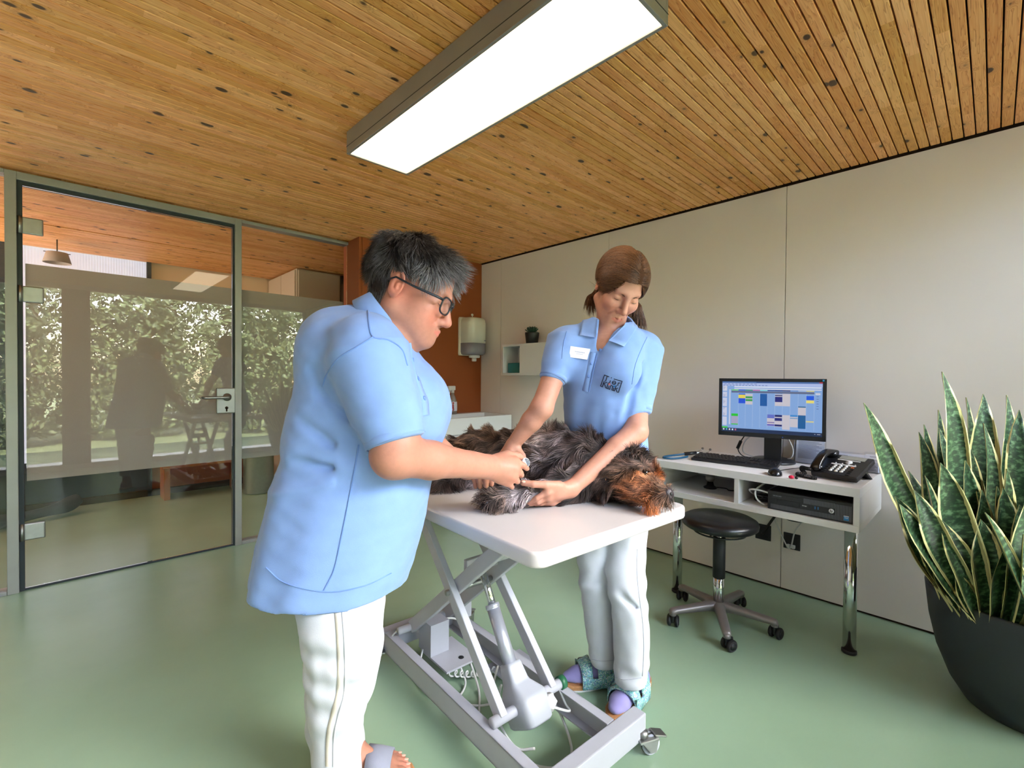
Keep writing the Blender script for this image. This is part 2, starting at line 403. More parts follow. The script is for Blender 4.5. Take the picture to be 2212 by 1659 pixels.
# ------------------------------------------------------------------ garden outside (seen reflected in the glass)
def grass_mat():
    m = mat('lawn', lin(132, 140, 98), 0.8, var=0.3, scale=14, bump=0.6, bscale=60); return m
struct('ground', MB().box((-30, -40, -0.22), (30, YB - 0.12, -0.06)), grass_mat())
struct('trim_1', MB().box((-2.4, YB - 0.75, -0.06), (3.1, YB - 0.12, 0.0)), M_wall)
M_leaf = mat('tree_leaf', lin(126, 136, 92), 0.55, var=0.4, scale=3.0)
M_bark = mat('bark', lin(70, 56, 44), 0.9, var=0.3, scale=20)
def leaf_cloud(mb, c, r, n, size):
    P = RNG.normal(size=(n, 3)); P /= np.linalg.norm(P, axis=1)[:, None]; P *= RNG.uniform(0.55, 1.0, (n, 1)) ** 0.6
    lump = 1 + 0.22 * np.sin(P[:, :1] * 7 + c[0] * 3) * np.cos(P[:, 2:] * 6 + c[1])
    P = c + P * r * lump
    a = RNG.normal(size=(n, 3)); a /= np.linalg.norm(a, axis=1)[:, None]
    b_ = np.cross(a, RNG.normal(size=(n, 3))); b_ /= np.linalg.norm(b_, axis=1)[:, None]
    s = RNG.uniform(0.6, 1.3, (n, 1)) * size
    q = np.stack([P - a * s, P + b_ * s * .5, P + a * s, P - b_ * s * .5], 1).reshape(-1, 3)
    o = len(mb.v); mb.v.extend(q.tolist())
    for i in range(n): mb.f.append((o + 4 * i, o + 4 * i + 1, o + 4 * i + 2, o + 4 * i + 3))
    mb.m.extend([0] * n); mb.sm.extend([False] * n)
def tree(x, yy, h, r, label, n=11000):
    r *= 0.62
    t = thing('garden_tree', label, 'tree', (x, yy, -0.06), 'trees in the garden')
    obj('trunk', MB().tube([(x, yy, -0.06), (x + .05, yy, h * .4), (x - .04, yy + .05, h * .75)], [.11, .09, .04], 8), M_bark, t)
    m_ = MB()
    for i in range(5):
        leaf_cloud(m_, V(x + RNG.uniform(-.2, .2) * r, yy + RNG.uniform(-.2, .2) * r, h * (.14 + .19 * i)), V(r * (1.0 - .06 * i), r * (.9 - .06 * i), h * .2), n // 5, 0.062)
    f = obj('foliage', m_, M_leaf, t); f['kind'] = 'stuff'
where = ('at its far left edge', 'left of the dark window post', 'behind the dark window post', 'right of the dark window post', 'next to the door handle', 'in the side pane', 'right of the side pane')
for i, x in enumerate((-5.2, -3.1, -1.0, 1.1, 3.2, 5.3, 7.4)):
    tree(x, -4.3 - .25 * (i % 2), 2.75 + .15 * (i % 3), 1.75, 'low leafy garden tree mirrored in the glass partition, ' + where[i])
for i, x in enumerate((-5.6, -3.0, -.4, 2.2, 4.8, 7.4, 10.0)):
    tree(x, -7.4 - .3 * (i % 2), 3.9, 2.1, 'taller garden tree mirrored in the glass partition, ' + where[i], 8000)

# ------------------------------------------------------------------ the room behind the glass
M_poly = mat('glowing_sheet', lin(215, 215, 228), 0.5, emit=lin(214, 218, 240), estr=0.45)  # daylight coming through the sheet is put in as its own glow
M_bluepost = mat('dark_blue_post', lin(44, 58, 78), 0.5)
M_warmwall = mat('apricot_wall', lin(250, 226, 198), 0.6, var=0.01)
M_cab = mat('beige_cabinet', lin(206, 194, 180), 0.5, var=0.01)
wfar = struct('wall_far', MB().box((0.62, YFAR, 0.42), (2.951, YFAR + 0.1, 2.42)).box((-2.2, YFAR, 2.30), (0.62, YFAR + 0.1, 2.42)), M_warmwall)
obj('base_panel', MB().box((0.62, YFAR - 0.004, 0.0), (2.951, YFAR + 0.1, 0.42)), M_orange, wfar)
obj('side_wall', MB().box((-2.2, YFAR, 0.42), (-0.46, YFAR + 0.1, 2.30)), M_orange, wfar)
obj('dark_base', MB().box((-2.2, YFAR, 0.0), (0.62, YFAR + 0.1, 0.42)), M_bluepost, wfar)
g6 = struct('window_6')
obj('window_frame', MB().box((0.605, YFAR - 0.04, 0), (0.64, YFAR, 2.30)).box((-0.375, YFAR - 0.04, 0), (-0.325, YFAR, 2.30)).box((-2.2, YFAR - 0.04, 2.0), (-0.375, YFAR, 2.04)), M_bluepost, g6)
b = MB()
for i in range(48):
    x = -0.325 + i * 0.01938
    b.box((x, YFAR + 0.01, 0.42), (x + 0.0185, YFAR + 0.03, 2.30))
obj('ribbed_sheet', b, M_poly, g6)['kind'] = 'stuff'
obj('sun_block', MB().box((-0.46, YFAR + 0.032, 0.42), (0.62, YFAR + 0.045, 2.42)), M_warmwall, g6)  # unseen board added to stop sun leaking between the ribs
obj('side_panel', MB().box((-0.46, YFAR - 0.03, 0.0), (-0.376, YFAR - 0.01, 2.3)), M_warmwall, g6)
cb_ = thing('tall_cabinet', 'tall beige cabinet block behind the glass, next to the orange pillar', 'cabinet', (1.94, 5.3, 0))
obj('body', MB().box((1.72, 4.93, 0.0), (2.17, 5.78, 2.285), 0.002), M_cab, cb_)
obj('door', MB().box((1.735, 4.915, 0.05), (2.155, 4.929, 2.27), 0.002), M_cab, cb_)
obj('door', MB().box((1.705, 4.95, 0.05), (1.719, 5.35, 2.27), 0.002), M_cab, cb_)
obj('door', MB().box((1.705, 5.36, 0.05), (1.719, 5.77, 2.27), 0.002), M_cab, cb_)
struct('trim_2', MB().box((2.20, 4.96, 0), (2.27, 5.05, 2.29)).box((2.20, 4.96, 2.2), (2.95, 5.05, 2.29)), M_frame)
bn = thing('waste_bin', 'cylindrical metal bin standing on the floor behind the side pane', 'bin', (1.456, 5.25, 0))
obj('body', MB().lathe([(0.0, 0.004), (0.135, 0.004), (0.14, 0.012), (0.14, 0.60), (0.143, 0.605), (0.136, 0.61), (0.13, 0.60), (0.13, 0.02), (0.0, 0.02)], (1.456, 5.25, 0)), M_alu, bn)
obj('rim', MB().lathe([(0.141, 0.585), (0.146, 0.592), (0.146, 0.606), (0.139, 0.612)], (1.456, 5.25, 0)), M_alu, bn)
# pendant lamp in the far room
pl = thing('pendant_lamp', 'grey fabric pendant lamp shade behind the top of the glass door', 'lamp', (-0.02, 5.35, 2.18))
obj('lamp_shade', MB().lathe([(0.066, 0.085), (0.088, 0.0), (0.085, 0.0), (0.063, 0.085)], (-0.02, 5.35, 2.105), n=36), mat('grey_shade', lin(170, 160, 160), 0.7), pl)
obj('cord', MB().cyl((-0.02, 5.35, 2.19), (-0.02, 5.35, 2.302), 0.004, n=8).cyl((-0.1, 5.35, 2.189), (0.06, 5.35, 2.189), 0.003, n=6), M_cable_k, pl)
# long dark cushion roll on the floor
b = MB(); b.tube(catmull([(-0.62, 5.10, 0.062), (-0.30, 5.28, 0.062), (-0.02, 5.42, 0.075), (0.10, 5.50, 0.115)], 8), [0.05 + 0.012 * math.sin(i * .4) for i in range(25)], 14)
one('floor_cushion', b, mat('dark_fabric', lin(44, 46, 54), 0.9, bump=0.3), 'long dark fabric draught roll lying on the floor behind the glass door', 'cushion')
bt = thing('low_bench', 'low orange-brown wooden bench by the far wall, seen under the frosted band', 'bench', (1.02, 5.58, 0))
M_bench = mat('bench_wood', lin(166, 92, 30), 0.4, var=0.12, scale=9)
obj('seat', MB().box((0.68, 5.44, 0.30), (1.36, 5.72, 0.34), 0.004), M_bench, bt)
for x in (0.72, 1.32):
    obj('leg', MB().box((x - 0.025, 5.46, 0.0), (x + 0.025, 5.70, 0.30), 0.003), M_bench, bt)
struct('baseboard_far', MB().box((-2.2, 5.76, 0), (1.70, 5.799, 0.06)), M_woodback)

# ------------------------------------------------------------------ ceiling light
cl = thing('ceiling_light', 'long rectangular ceiling light with grey metal housing and bright white diffuser', 'ceiling light', (1.085, 1.355, 2.2))
LX0, LX1, LY0, LY1 = 0.930, 1.244, 0.660, 2.048
b = MB(); t = 0.012
b.box((LX0, LY0, 2.2), (LX0 + t, LY1, 2.300), 0.0015).box((LX1 - t, LY0, 2.2), (LX1, LY1, 2.300), 0.0015)
b.box((LX0 + t, LY0, 2.2), (LX1 - t, LY0 + t, 2.300), 0.0015).box((LX0 + t, LY1 - t, 2.2), (LX1 - t, LY1, 2.300), 0.0015)
b.box((LX0 + t, LY0 + t, 2.288), (LX1 - t, LY1 - t, 2.300))
obj('housing', b, M_frame, cl)
M_diff = mat('lamp_diffuser', lin(255, 250, 240), 0.6, var=0.0, emit=lin(255, 232, 200), estr=3.6)
obj('diffuser', MB().box((LX0 + t, LY0 + t, 2.206), (LX1 - t, LY1 - t, 2.210)), M_diff, cl)
obj('cover_lip', MB().box((LX0 - 0.001, LY0 - 0.001, 2.232), (LX0, LY1 + 0.001, 2.234)).box((LX0, LY0 - 0.001, 2.232), (LX1, LY0, 2.234)), M_darkline, cl)
# ------------------------------------------------------------------ examination table
TZ = 0.77
TU = nrm(V(0.706, -0.047, 0)); TV = V(-TU[1], TU[0], 0)
T0 = V(0.826, 0.762, 0)
def tp(u, v, z): return T0 + TU * u + TV * v + V(0, 0, z)
et = thing('examination_table', 'white scissor-lift examination table with the dog lying on it', 'table', tp(0.36, 0.55, 0))
def rrect(x0, y0, x1, y1, r, n=6):
    out = []
    for cx_, cy_, a0 in ((x1 - r, y0 + r, -90), (x1 - r, y1 - r, 0), (x0 + r, y1 - r, 90), (x0 + r, y0 + r, 180)):
        for k in range(n + 1):
            a = math.radians(a0 + 90 * k / n); out.append((cx_ + r * math.cos(a), cy_ + r * math.sin(a)))
    return out
def slab(poly, z0, z1, bev, P):
    """rounded slab: polygon rings with eased edges"""
    c = np.mean(poly, axis=0); rings = []
    for z, ins in ((z0, bev), (z0 + bev * .3, bev * .3), (z0 + bev, 0), (z1 - bev, 0), (z1 - bev * .3, bev * .3), (z1, bev)):
        rings.append([P(*(np.array(q) - nrm(np.array(q) - c) * ins), z) for q in poly])
    n = len(poly); v = [p for r in rings for p in r]; f = [tuple(range(n - 1, -1, -1)), tuple(5 * n + k for k in range(n))]
    for i in range(5):
        for k in range(n): f.append((i * n + k, i * n + (k + 1) % n, (i + 1) * n + (k + 1) % n, (i + 1) * n + k))
    mb = MB(); mb.add(v, f); mb.sm[0] = mb.sm[1] = False
    return mb
obj('tabletop', slab(rrect(0, 0, 0.708, 1.22, 0.035), TZ - 0.042, TZ, 0.008, tp), M_tabletop, et)
# base frame
b = MB(); bx0, bx1, by0, by1 = 0.072, 0.412, 0.028, 1.04; rw = 0.034; ex1 = 0.513
for u0, u1, v0, v1 in ((bx0, ex1, by0, by0 + 0.048), (bx0, ex1, by1 - 0.05, by1)):
    obj('end_rail', MB().obox(tp((u0 + u1) / 2, (v0 + v1) / 2, 0.09), TU, TV, UP, ((u1 - u0) / 2, (v1 - v0) / 2, 0.04), 0.004), M_lacq, et)
for s_, uc in ((0, bx0 + rw / 2), (1, bx1 - rw / 2)):
    b = MB()
    vc, hv = (by0 + by1) / 2, (by1 - by0) / 2 - 0.05
    outer = -1 if s_ == 0 else 1
    b.obox(tp(uc + outer * (rw / 2 - 0.003), vc, 0.09), TU, TV, UP, (0.003, hv, 0.04), 0.001)
    b.obox(tp(uc, vc, 0.127), TU, TV, UP, (rw / 2, hv, 0.003), 0.001); b.obox(tp(uc, vc, 0.053), TU, TV, UP, (rw / 2, hv, 0.003), 0.001)
    obj('side_rail', b, M_lacq, et)
def uX(x): return x - T0[0]
# scissor arms: two crossing pairs
AL, AR = 0.130, 0.345      # u of left and right arm planes
A0, A1 = (0.29, 0.145), (0.83, 0.70)     # near-bottom -> far-top   (v, z)
B0, B1 = (0.91, 0.165), (0.28, 0.70)     # far-bottom -> near-top
for u in (AL, AR):
    obj('scissor_arm', MB().bar(tp(u, *A0), tp(u, *A1), 0.044, 0.025, up=TU), M_lacq, et)
    obj('scissor_arm', MB().bar(tp(u + (0.026 if u == AL else -0.026), *B0), tp(u + (0.026 if u == AL else -0.026), *B1), 0.048, 0.025, up=TU), M_lacq, et)
def cross(name, v, z, r, u0=None, u1=None, m=M_lacq):
    return obj(name, MB().cyl(tp(AL - 0.04 if u0 is None else u0, v, z), tp(AR + 0.04 if u1 is None else u1, v, z), r, n=16), m, et)
cross('axle', *A0, 0.017, bx0 + 0.02, bx1 - 0.012); cross('axle', *B0, 0.015, bx0 + 0.02, bx1 - 0.012); cross('axle', *A1, 0.014); cross('axle', *B1, 0.014)
cross('pivot_bolt', 0.575, 0.438, 0.010, AL - 0.024, AR + 0.024, M_alu)
obj('arm_bracket', MB().bar(tp(AL + 0.036, 0.545, 0.525), tp(AR - 0.036, 0.545, 0.525), 0.05, 0.02, up=TV), M_lacq, et)
obj('arm_bracket', MB().bar(tp(AL + 0.036, 0.43, 0.585), tp(AR - 0.036, 0.43, 0.585), 0.02, 0.045, up=TV), M_lacq, et)
for u in (AL, AR):
    obj('top_rail', MB().obox(tp(u + 0.01, 0.56, 0.714), TU, TV, UP, (0.02, 0.44, 0.0135), 0.002), M_lacq, et)
obj('roller', MB().cyl(tp(bx1 - 0.028, *A0), tp(bx1 - 0.007, *A0), 0.022, n=20), mat('green_roller', lin(30, 90, 60), 0.5), et)
# actuator
P_top = tp(0.238, 0.552, 0.52); P_mid = tp(0.238, 0.475, 0.385); P_low = tp(0.238, 0.375, 0.225); P_end = tp(0.238, 0.295, 0.09)
axd = nrm(P_top - P_end)
obj('piston_rod', MB().cyl(P_top, P_mid - axd * .03, 0.0135, n=20), M_chrome, et)
obj('piston_tube', MB().cyl(P_mid + axd * .012, P_mid - axd * .004, 0.025, n=24, bev=.002).cyl(P_mid, P_low - axd * .04, 0.023, n=24), mat('satin_tube', lin(178, 180, 192), 0.3, 0.6), et)
M_motor = mat('grey_motor_plastic', lin(168, 170, 180), 0.38, var=0.02)
b = MB()
sd = TU; fr = nrm(np.cross(sd, axd)); fr = fr if fr[1] < 0 else -fr
def motor_ring(t, a, bwd, fwd): # rounded section
    c = P_low - axd * t; pts = []
    for k in range(24):
        an = 2 * PI * k / 24; cx_, sx_ = math.cos(an), math.sin(an)
        e = 0.40; px_ = math.copysign(abs(cx_) ** e, cx_) * a; q = math.copysign(abs(sx_) ** e, sx_); py_ = q * (fwd if q > 0 else bwd)
        pts.append(c + sd * px_ + fr * py_)
    return pts
rings = [motor_ring(*r) for r in ((-0.01, .028, .028, .028), (0, .031, .031, .031), (0.045, .036, .034, .036), (0.055, .040, .036, .040), (0.085, .056, .038, .085), (0.10, .058, .038, .092), (0.165, .054, .036, .088), (0.172, .048, .03, .080))]
v = [p for r in rings for p in r]; f = [tuple(range(23, -1, -1)), tuple(7 * 24 + k for k in range(24))]
for i in range(7):
    for k in range(24): f.append((i * 24 + k, i * 24 + (k + 1) % 24, (i + 1) * 24 + (k + 1) % 24, (i + 1) * 24 + k))
b.add(v, f)
mo = obj('actuator_motor', b, M_motor, et)
obj('mount_lug', MB().bar(tp(0.275, 0.26, 0.155), tp(0.315, 0.245, 0.135), 0.03, 0.03).cyl(tp(0.30, 0.25, 0.115), tp(0.30, 0.25, 0.165), 0.013, n=14), M_white, mo)
# control box on a plate between the rails at the far end, pedal, cables
obj('mount_plate', MB().obox(tp(0.25, 0.775, 0.075), TU, TV, UP, (0.075, 0.10, 0.004), 0.001), M_lacq, et)
b = MB(); poly = [(-0.045, 0), (0.05, 0), (0.05, 0.085), (0.02, 0.125), (-0.045, 0.125)]
b.prism(poly, tp(0.175, 0.84, 0.08), TV, UP, TU * 0.085)
cbx = obj('control_box', b, M_motor, et)
obj('bolt_hole', MB().cyl(tp(0.27, 0.72, 0.0785), tp(0.27, 0.72, 0.0805), 0.011, n=18), M_rubber, et)
sp = [tp(0.20 + 0.011 * math.cos(a), 0.70 - 0.0012 * a + 0.0, 0.055 + 0.011 * math.sin(a)) for a in np.linspace(0, 26 * PI, 420)]
sp = [p + TU * 0.0016 * i * 0.4 for i, p in enumerate(sp)]
for i, p in enumerate(sp): p[2] -= 0.028 * math.sin(PI * i / len(sp))
obj('coiled_cord', MB().tube(sp, 0.0034, 5), M_cable_w, et)
def cable(name, pts, r, m, parent, n=8): return obj(name, MB().tube([V(p[0], p[1], max(p[2], r + .0005)) for p in catmull(pts, n)], r, 8), m, parent)
cable('cable', [tp(0.17, 0.85, 0.09), tp(0.12, 0.80, 0.02), tp(0.11, 0.70, 0.008), tp(0.17, 0.62, 0.006), tp(0.25, 0.66, 0.012), tp(0.26, 0.72, 0.06)], 0.004, M_cable_w, et)
cable('cable', [tp(0.10, 0.93, 0.16), tp(0.085, 0.95, 0.12), tp(0.10, 0.88, 0.07), tp(0.13, 0.80, 0.012), tp(0.12, 0.72, 0.006), tp(0.20, 0.56, 0.006), tp(0.27, 0.50, 0.02), tp(0.25, 0.44, 0.12)], 0.004, M_cable_w, et)
cable('cable', [tp(0.30, 0.70, 0.06), tp(0.27, 0.60, 0.01), tp(0.20, 0.50, 0.006), tp(0.165, 0.42, 0.006), tp(0.17, 0.33, 0.006), tp(0.20, 0.22, 0.006), tp(0.26, 0.16, 0.006), tp(0.33, 0.18, 0.006), tp(0.385, 0.27, 0.03), tp(0.388, 0.32, 0.065)], 0.0045, M_cable_w, et)
cable('cable', [tp(0.25, 0.46, 0.18), tp(0.205, 0.43, 0.12), tp(0.19, 0.37, 0.05), tp(0.20, 0.30, 0.01), tp(0.235, 0.25, 0.02)], 0.004, M_cable_w, et)
cable('cable', [tp(0.30, 0.24, 0.13), tp(0.36, 0.22, 0.10), tp(0.375, 0.25, 0.10), tp(0.38, 0.285, 0.13)], 0.004, M_cable_w, et)
cable('cable', [tp(0.26, 0.86, 0.18), tp(0.32, 0.84, 0.17), tp(0.38, 0.82, 0.12), tp(0.40, 0.78, 0.09)], 0.004, M_cable_w, et)
obj('pedal_plate', MB().obox(tp(0.45, 0.62, 0.03), TU, TV, UP, (0.09, 0.055, 0.004), 0.001), M_lacq, et)
obj('foot_pedal', MB().obox(tp(0.455, 0.64, 0.046), TU, TV, nrm(V(-.2, 0, 1)), (0.04, 0.03, 0.012), 0.006), M_rubber, et)
obj('hand_switch', MB().obox(tp(0.045, 0.02, TZ - 0.05), TU, TV, UP, (0.014, 0.010, 0.008), 0.002), mat('navy_plastic', lin(20, 30, 60), 0.4), et).location = tuple(TU * 0.0 + TV * 0.13)
# castors
def castor(p, yaw, parent, name='castor', q=1.25):
    d = V(math.cos(yaw), math.sin(yaw), 0); s = V(-d[1], d[0], 0); p = np.array(p, float)
    c = obj(name, MB().cyl(p + V(0, 0, 0.050 * q), p + V(0, 0, 0.064 * q), 0.016, n=16).obox(p + d * .010 * q + V(0, 0, 0.046 * q), d, s, UP, (0.028 * q, 0.019 * q, 0.004), 0.002)
            .prism([(-.012 * q, 0.046 * q), (.036 * q, 0.046 * q), (.030 * q, 0.014 * q), (.014 * q, 0.014 * q)], p - s * 0.018 * q, d, UP, s * 0.003).prism([(-.012 * q, 0.046 * q), (.036 * q, 0.046 * q), (.030 * q, 0.014 * q), (.014 * q, 0.014 * q)], p + s * 0.015 * q, d, UP, s * 0.003)
            .obox(p + d * .046 * q + V(0, 0, 0.048 * q), nrm(d - UP * .3), s, nrm(UP + d * .3), (0.018 * q, 0.014 * q, 0.003), 0.002), M_alu, parent)
    w_ = p + d * .022 * q + V(0, 0, 0.0262 * q)
    obj('wheel', MB().cyl(w_ - s * 0.010 * q, w_ + s * 0.010 * q, 0.0245 * q, n=28, bev=0.003), mat('grey_wheel', lin(170, 175, 190), 0.4), c)
    obj('tyre', MB().tube([w_ + 0.0235 * q * (d * math.cos(a) + UP * math.sin(a)) for a in np.linspace(0, 2 * PI, 28, endpoint=False)], 0.0035, 8, closed=True), M_rubber, c)
castor(tp(ex1 - 0.016, 0.030, 0), math.radians(-25), et); castor(tp(bx0 - 0.018, 0.028, 0), math.radians(200), et)
castor(tp(ex1 - 0.016, 1.01, 0), math.radians(30), et); castor(tp(bx0 - 0.018, 1.0, 0), math.radians(150), et)

# ------------------------------------------------------------------ desk
DX0, DX1, DY0, DY1, DZ0, DZ1 = 2.400, 2.949, 0.383, 1.330, 0.555, 0.743
dk = thing('desk', 'white laminate desk with open shelf compartments on chrome tube legs', 'desk', (2.67, 0.86, 0))
obj('worktop', MB().box((DX0, DY0, DZ1 - 0.038), (DX1, DY1, DZ1), 0.0015), M_white, dk)
obj('bottom_panel', MB().box((DX0, DY0, DZ0), (DX1, DY1, DZ0 + 0.03), 0.0015), M_white, dk)
for y0, y1 in ((DY0, DY0 + 0.022), (0.868, 0.890), (DY1 - 0.022, DY1)):
    obj('side_panel', MB().box((DX0 + 0.001, y0, DZ0 + 0.03), (DX1, y1, DZ1 - 0.038), 0.001), M_white, dk)
obj('back_panel', MB().box((DX1 - 0.02, DY0 + 0.022, DZ0 + 0.03), (DX1 - 0.004, DY1 - 0.022, DZ1 - 0.038)), M_white, dk)
for y in (0.425, 1.222):
    lg = obj('leg', MB().cyl((2.487, y, 0.014), (2.487, y, DZ0), 0.025, n=32), M_chrome, dk)
    obj('foot', MB().cyl((2.487, y, 0.0), (2.487, y, 0.016), 0.029, n=28, bev=0.003), M_rubber, lg)

# ---- monitor
mnC, ml, mr = None, V(2.660, 1.075, 0), V(2.770, 0.585, 0)
mu = nrm(mr - ml); mn = nrm(V(-mu[1], mu[0], 0)); mn = mn if mn[0] < 0 else -mn   # mn looks into the room
mc = (ml + mr) / 2; mw = np.linalg.norm(mr - ml) / 2; zb, zt = 0.886, 1.203
mon = thing('computer_monitor', 'black flat computer monitor showing a blue calendar screen on the desk', 'monitor', (2.80, 0.84, DZ1))
def mp(u, z, n=0): return mc + mu * u + mn * n + V(0, 0, z)
b = MB(); b.obox(mp(0, (zb + zt) / 2, -0.018), mu, mn, UP, (mw, 0.014, (zt - zb) / 2), 0.004); b.obox(mp(0, (zb + zt) / 2, -0.042), mu, mn, UP, (mw * .7, 0.016, (zt - zb) * .34), 0.01)
case = obj('case', b, M_black, mon)
bz = 0.017
obj('bezel', MB().obox(mp(0, zt - bz / 2, -0.001), mu, mn, UP, (mw, 0.004, bz / 2), 0.001).obox(mp(0, zb + 0.0115, -0.001), mu, mn, UP, (mw, 0.004, 0.0115), 0.001)
    .obox(mp(-mw + bz / 2, (zb + zt) / 2, -0.001), mu, mn, UP, (bz / 2, 0.004, (zt - zb) / 2), 0.001).obox(mp(mw - bz / 2, (zb + zt) / 2, -0.001), mu, mn, UP, (bz / 2, 0.004, (zt - zb) / 2), 0.001), M_black, case)
SCR = {}
def scr(r, g, b_):
    k = (r, g, b_)
    if k not in SCR: SCR[k] = mat('screen_%d_%d_%d' % k, (0.01, 0.01, 0.01, 1), 0.3, var=0, emit=lin(*k), estr=0.60)
    return SCR[k]
sx0, sx1, sz0, sz1 = -mw + bz, mw - bz, zb + 0.023, zt - bz
rects = []
def R_(x0, y0, x1, y1, col, lay=1): rects.append((x0, y0, x1, y1, col, lay))
# screen in unit coordinates, x right, y down
R_(0, 0, 1, 1, (132, 170, 224), 0); R_(0, 0, 1, .03, (74, 110, 170)); R_(.36, .005, .60, .02, (30, 60, 120), 2); R_(0, .03, 1, .09, (176, 192, 236)); R_(.97, .0, 1, .02, (200, 60, 70), 2)
R_(0, .93, 1, 1, (14, 42, 84)); R_(0, .905, .062, .935, (70, 200, 80), 2)
R_(.005, .09, .052, .19, (214, 216, 232), 2); R_(.005, .21, .052, .31, (206, 210, 232), 2); R_(.005, .33, .052, .50, (206, 210, 232), 2); R_(.005, .52, .052, .69, (206, 210, 232), 2); R_(.005, .71, .052, .88, (206, 210, 232), 2)
R_(.13, .095, .99, .115, (232, 236, 248), 2); R_(.13, .135, .99, .15, (236, 232, 240), 2); R_(.075, .16, .09, .86, (200, 208, 230), 2)
colx = [.10 + .075 * i for i in range(12)]
for i, c in enumerate(((120, 220, 90), (30, 80, 200), (40, 140, 80), (200, 90, 160), (130, 220, 220), (40, 70, 140), (20, 40, 120), (60, 30, 80), (110, 150, 210), (170, 190, 220), (225, 215, 130))):
    R_(colx[i], .16, colx[i + 1], .178, c, 2)
R_(.10, .185, .925, .222, (96, 106, 138), 2)
for x in colx[1:]: R_(x - .001, .222, x + .001, .90, (190, 206, 236), 2)
G = (204, 198, 208)
for i, y0, y1, c in ((0, .64, .69, (40, 200, 50)), (0, .69, .84, (170, 166, 200)), (0, .84, .862, (70, 200, 80)), (1, .24, .26, (30, 90, 220)), (1, .26, .33, (236, 216, 80)), (1, .33, .43, (20, 80, 220)),
                     (2, .24, .45, G), (2, .29, .33, (60, 160, 80)), (2, .345, .385, (60, 160, 80)), (4, .235, .47, (0, 88, 168)), (6, .235, .46, G), (6, .25, .27, (30, 40, 110)), (6, .285, .385, (24, 30, 120)), (7, .225, .46, G),
                     (11 - 1, .255, .335, (20, 90, 230)), (10, .335, .39, (236, 222, 120)), (9, .455, .475, (20, 100, 150)), (9, .475, .62, G), (9, .62, .87, (0, 92, 158)), (5, .63, .70, (96, 110, 200)), (5, .70, .85, G), (5, .775, .79, (100, 80, 160)), (5, .815, .845, (96, 90, 190)),
                     (6, .63, .67, (26, 34, 110)), (6, .67, .86, G), (6, .69, .745, (26, 34, 120)), (6, .815, .85, (26, 34, 110)), (7, .63, .905, G), (8, .62, .655, (60, 140, 210)), (8, .655, .85, G), (8, .675, .69, (90, 150, 200)), (10, .72, .745, (214, 206, 150))):
    R_(colx[i] + .001, y0, colx[i + 1] - .002, y1, c, 3 if c == G else 4)
R_(.935, .20, .98, .235, (206, 210, 226), 2)
for i in range(6): R_(.945, .26 + i * .045, .965, .268 + i * .045, (60, 80, 140), 2)
for i, c in enumerate(((230, 235, 245), (90, 190, 220), (230, 230, 230), (220, 240, 255), (200, 110, 140))): R_(.012 + .032 * i, .945, .028 + .032 * i, .975, c, 2)
R_(.955, .955, .985, .965, (200, 205, 220), 2); R_(.93, .955, .94, .965, (200, 205, 220), 2)
for i in range(9): R_(.02 + .04 * i, .045, .045 + .04 * i, .053, (70, 90, 150), 2)
for i in range(14): R_(.01 + .034 * i, .07, .03 + .034 * i, .08, (90, 110, 170), 2)
for bx in range(5):
    for j in range(5): R_(.010, .10 + .125 * bx + .014 * j + .03 * (bx > 0), .022 + .005 * (j * 7 % 4), .104 + .125 * bx + .014 * j + .03 * (bx > 0), (110, 116, 160), 3)
mats_, idx = [], {}
b = MB()
for x0, y0, x1, y1, col, lay in rects:
    if col not in idx: idx[col] = len(mats_); mats_.append(scr(*col))
    q = [mp(sx0 + (sx1 - sx0) * x, sz1 - (sz1 - sz0) * y, -0.003 + 0.00012 * lay) for x, y in ((x0, y0), (x0, y1), (x1, y1), (x1, y0))]
    b.add(q, [(0, 1, 2, 3)], idx[col], False)
obj('screen', b, mats_, case)
obj('power_led', MB().obox(mp(0.062, zb + 0.009, 0.0035), mu, mn, UP, (0.002, 0.001, 0.0015)), scr(40, 120, 255), case)
obj('sticker', MB().obox(mp(mw - 0.014, zt - 0.008, 0.0035), mu, mn, UP, (0.004, 0.0004, 0.004)), mat('cyan_sticker', lin(60, 170, 220), 0.4), case)
obj('neck', MB().obox(mc + mu * 0.012 - mn * 0.075 + V(0, 0, 0.88), mu, mn, UP, (0.041, 0.016, 0.12), 0.004).obox(mc + mu * .012 - mn * 0.05 + V(0, 0, 0.985), mu, mn, UP, (0.035, 0.03, 0.03), 0.004), M_black, mon)
obj('foot', MB().lathe([(0, 0.022), (0.09, 0.020), (0.108, 0.012), (0.112, 0.004), (0.11, 0.0), (0, 0)], (2.826, 0.846, DZ1), n=48), M_black, mon)
for i, pts in enumerate(([(2.80, 0.97, 0.90), (2.80, 1.0, 0.85), (2.80, 1.02, 0.80), (2.83, 1.0, 0.755), (2.86, 0.93, 0.750)],
                         [(2.80, 0.93, 0.90), (2.82, 0.99, 0.84), (2.83, 1.0, 0.78), (2.87, 0.95, 0.750)],
                         [(2.82, 0.78, 0.90), (2.85, 0.755, 0.83), (2.86, 0.76, 0.78), (2.87, 0.80, 0.750)])):
    c = MB().tube(catmull(pts, 8), 0.0035 if i else 0.003, 8)
    if i == 0: c.cyl((2.80, 1.004, 0.845), (2.80, 1.022, 0.80), 0.009, n=12)
    obj('cable', c, M_cable_k if i == 0 else M_cable_w, mon)

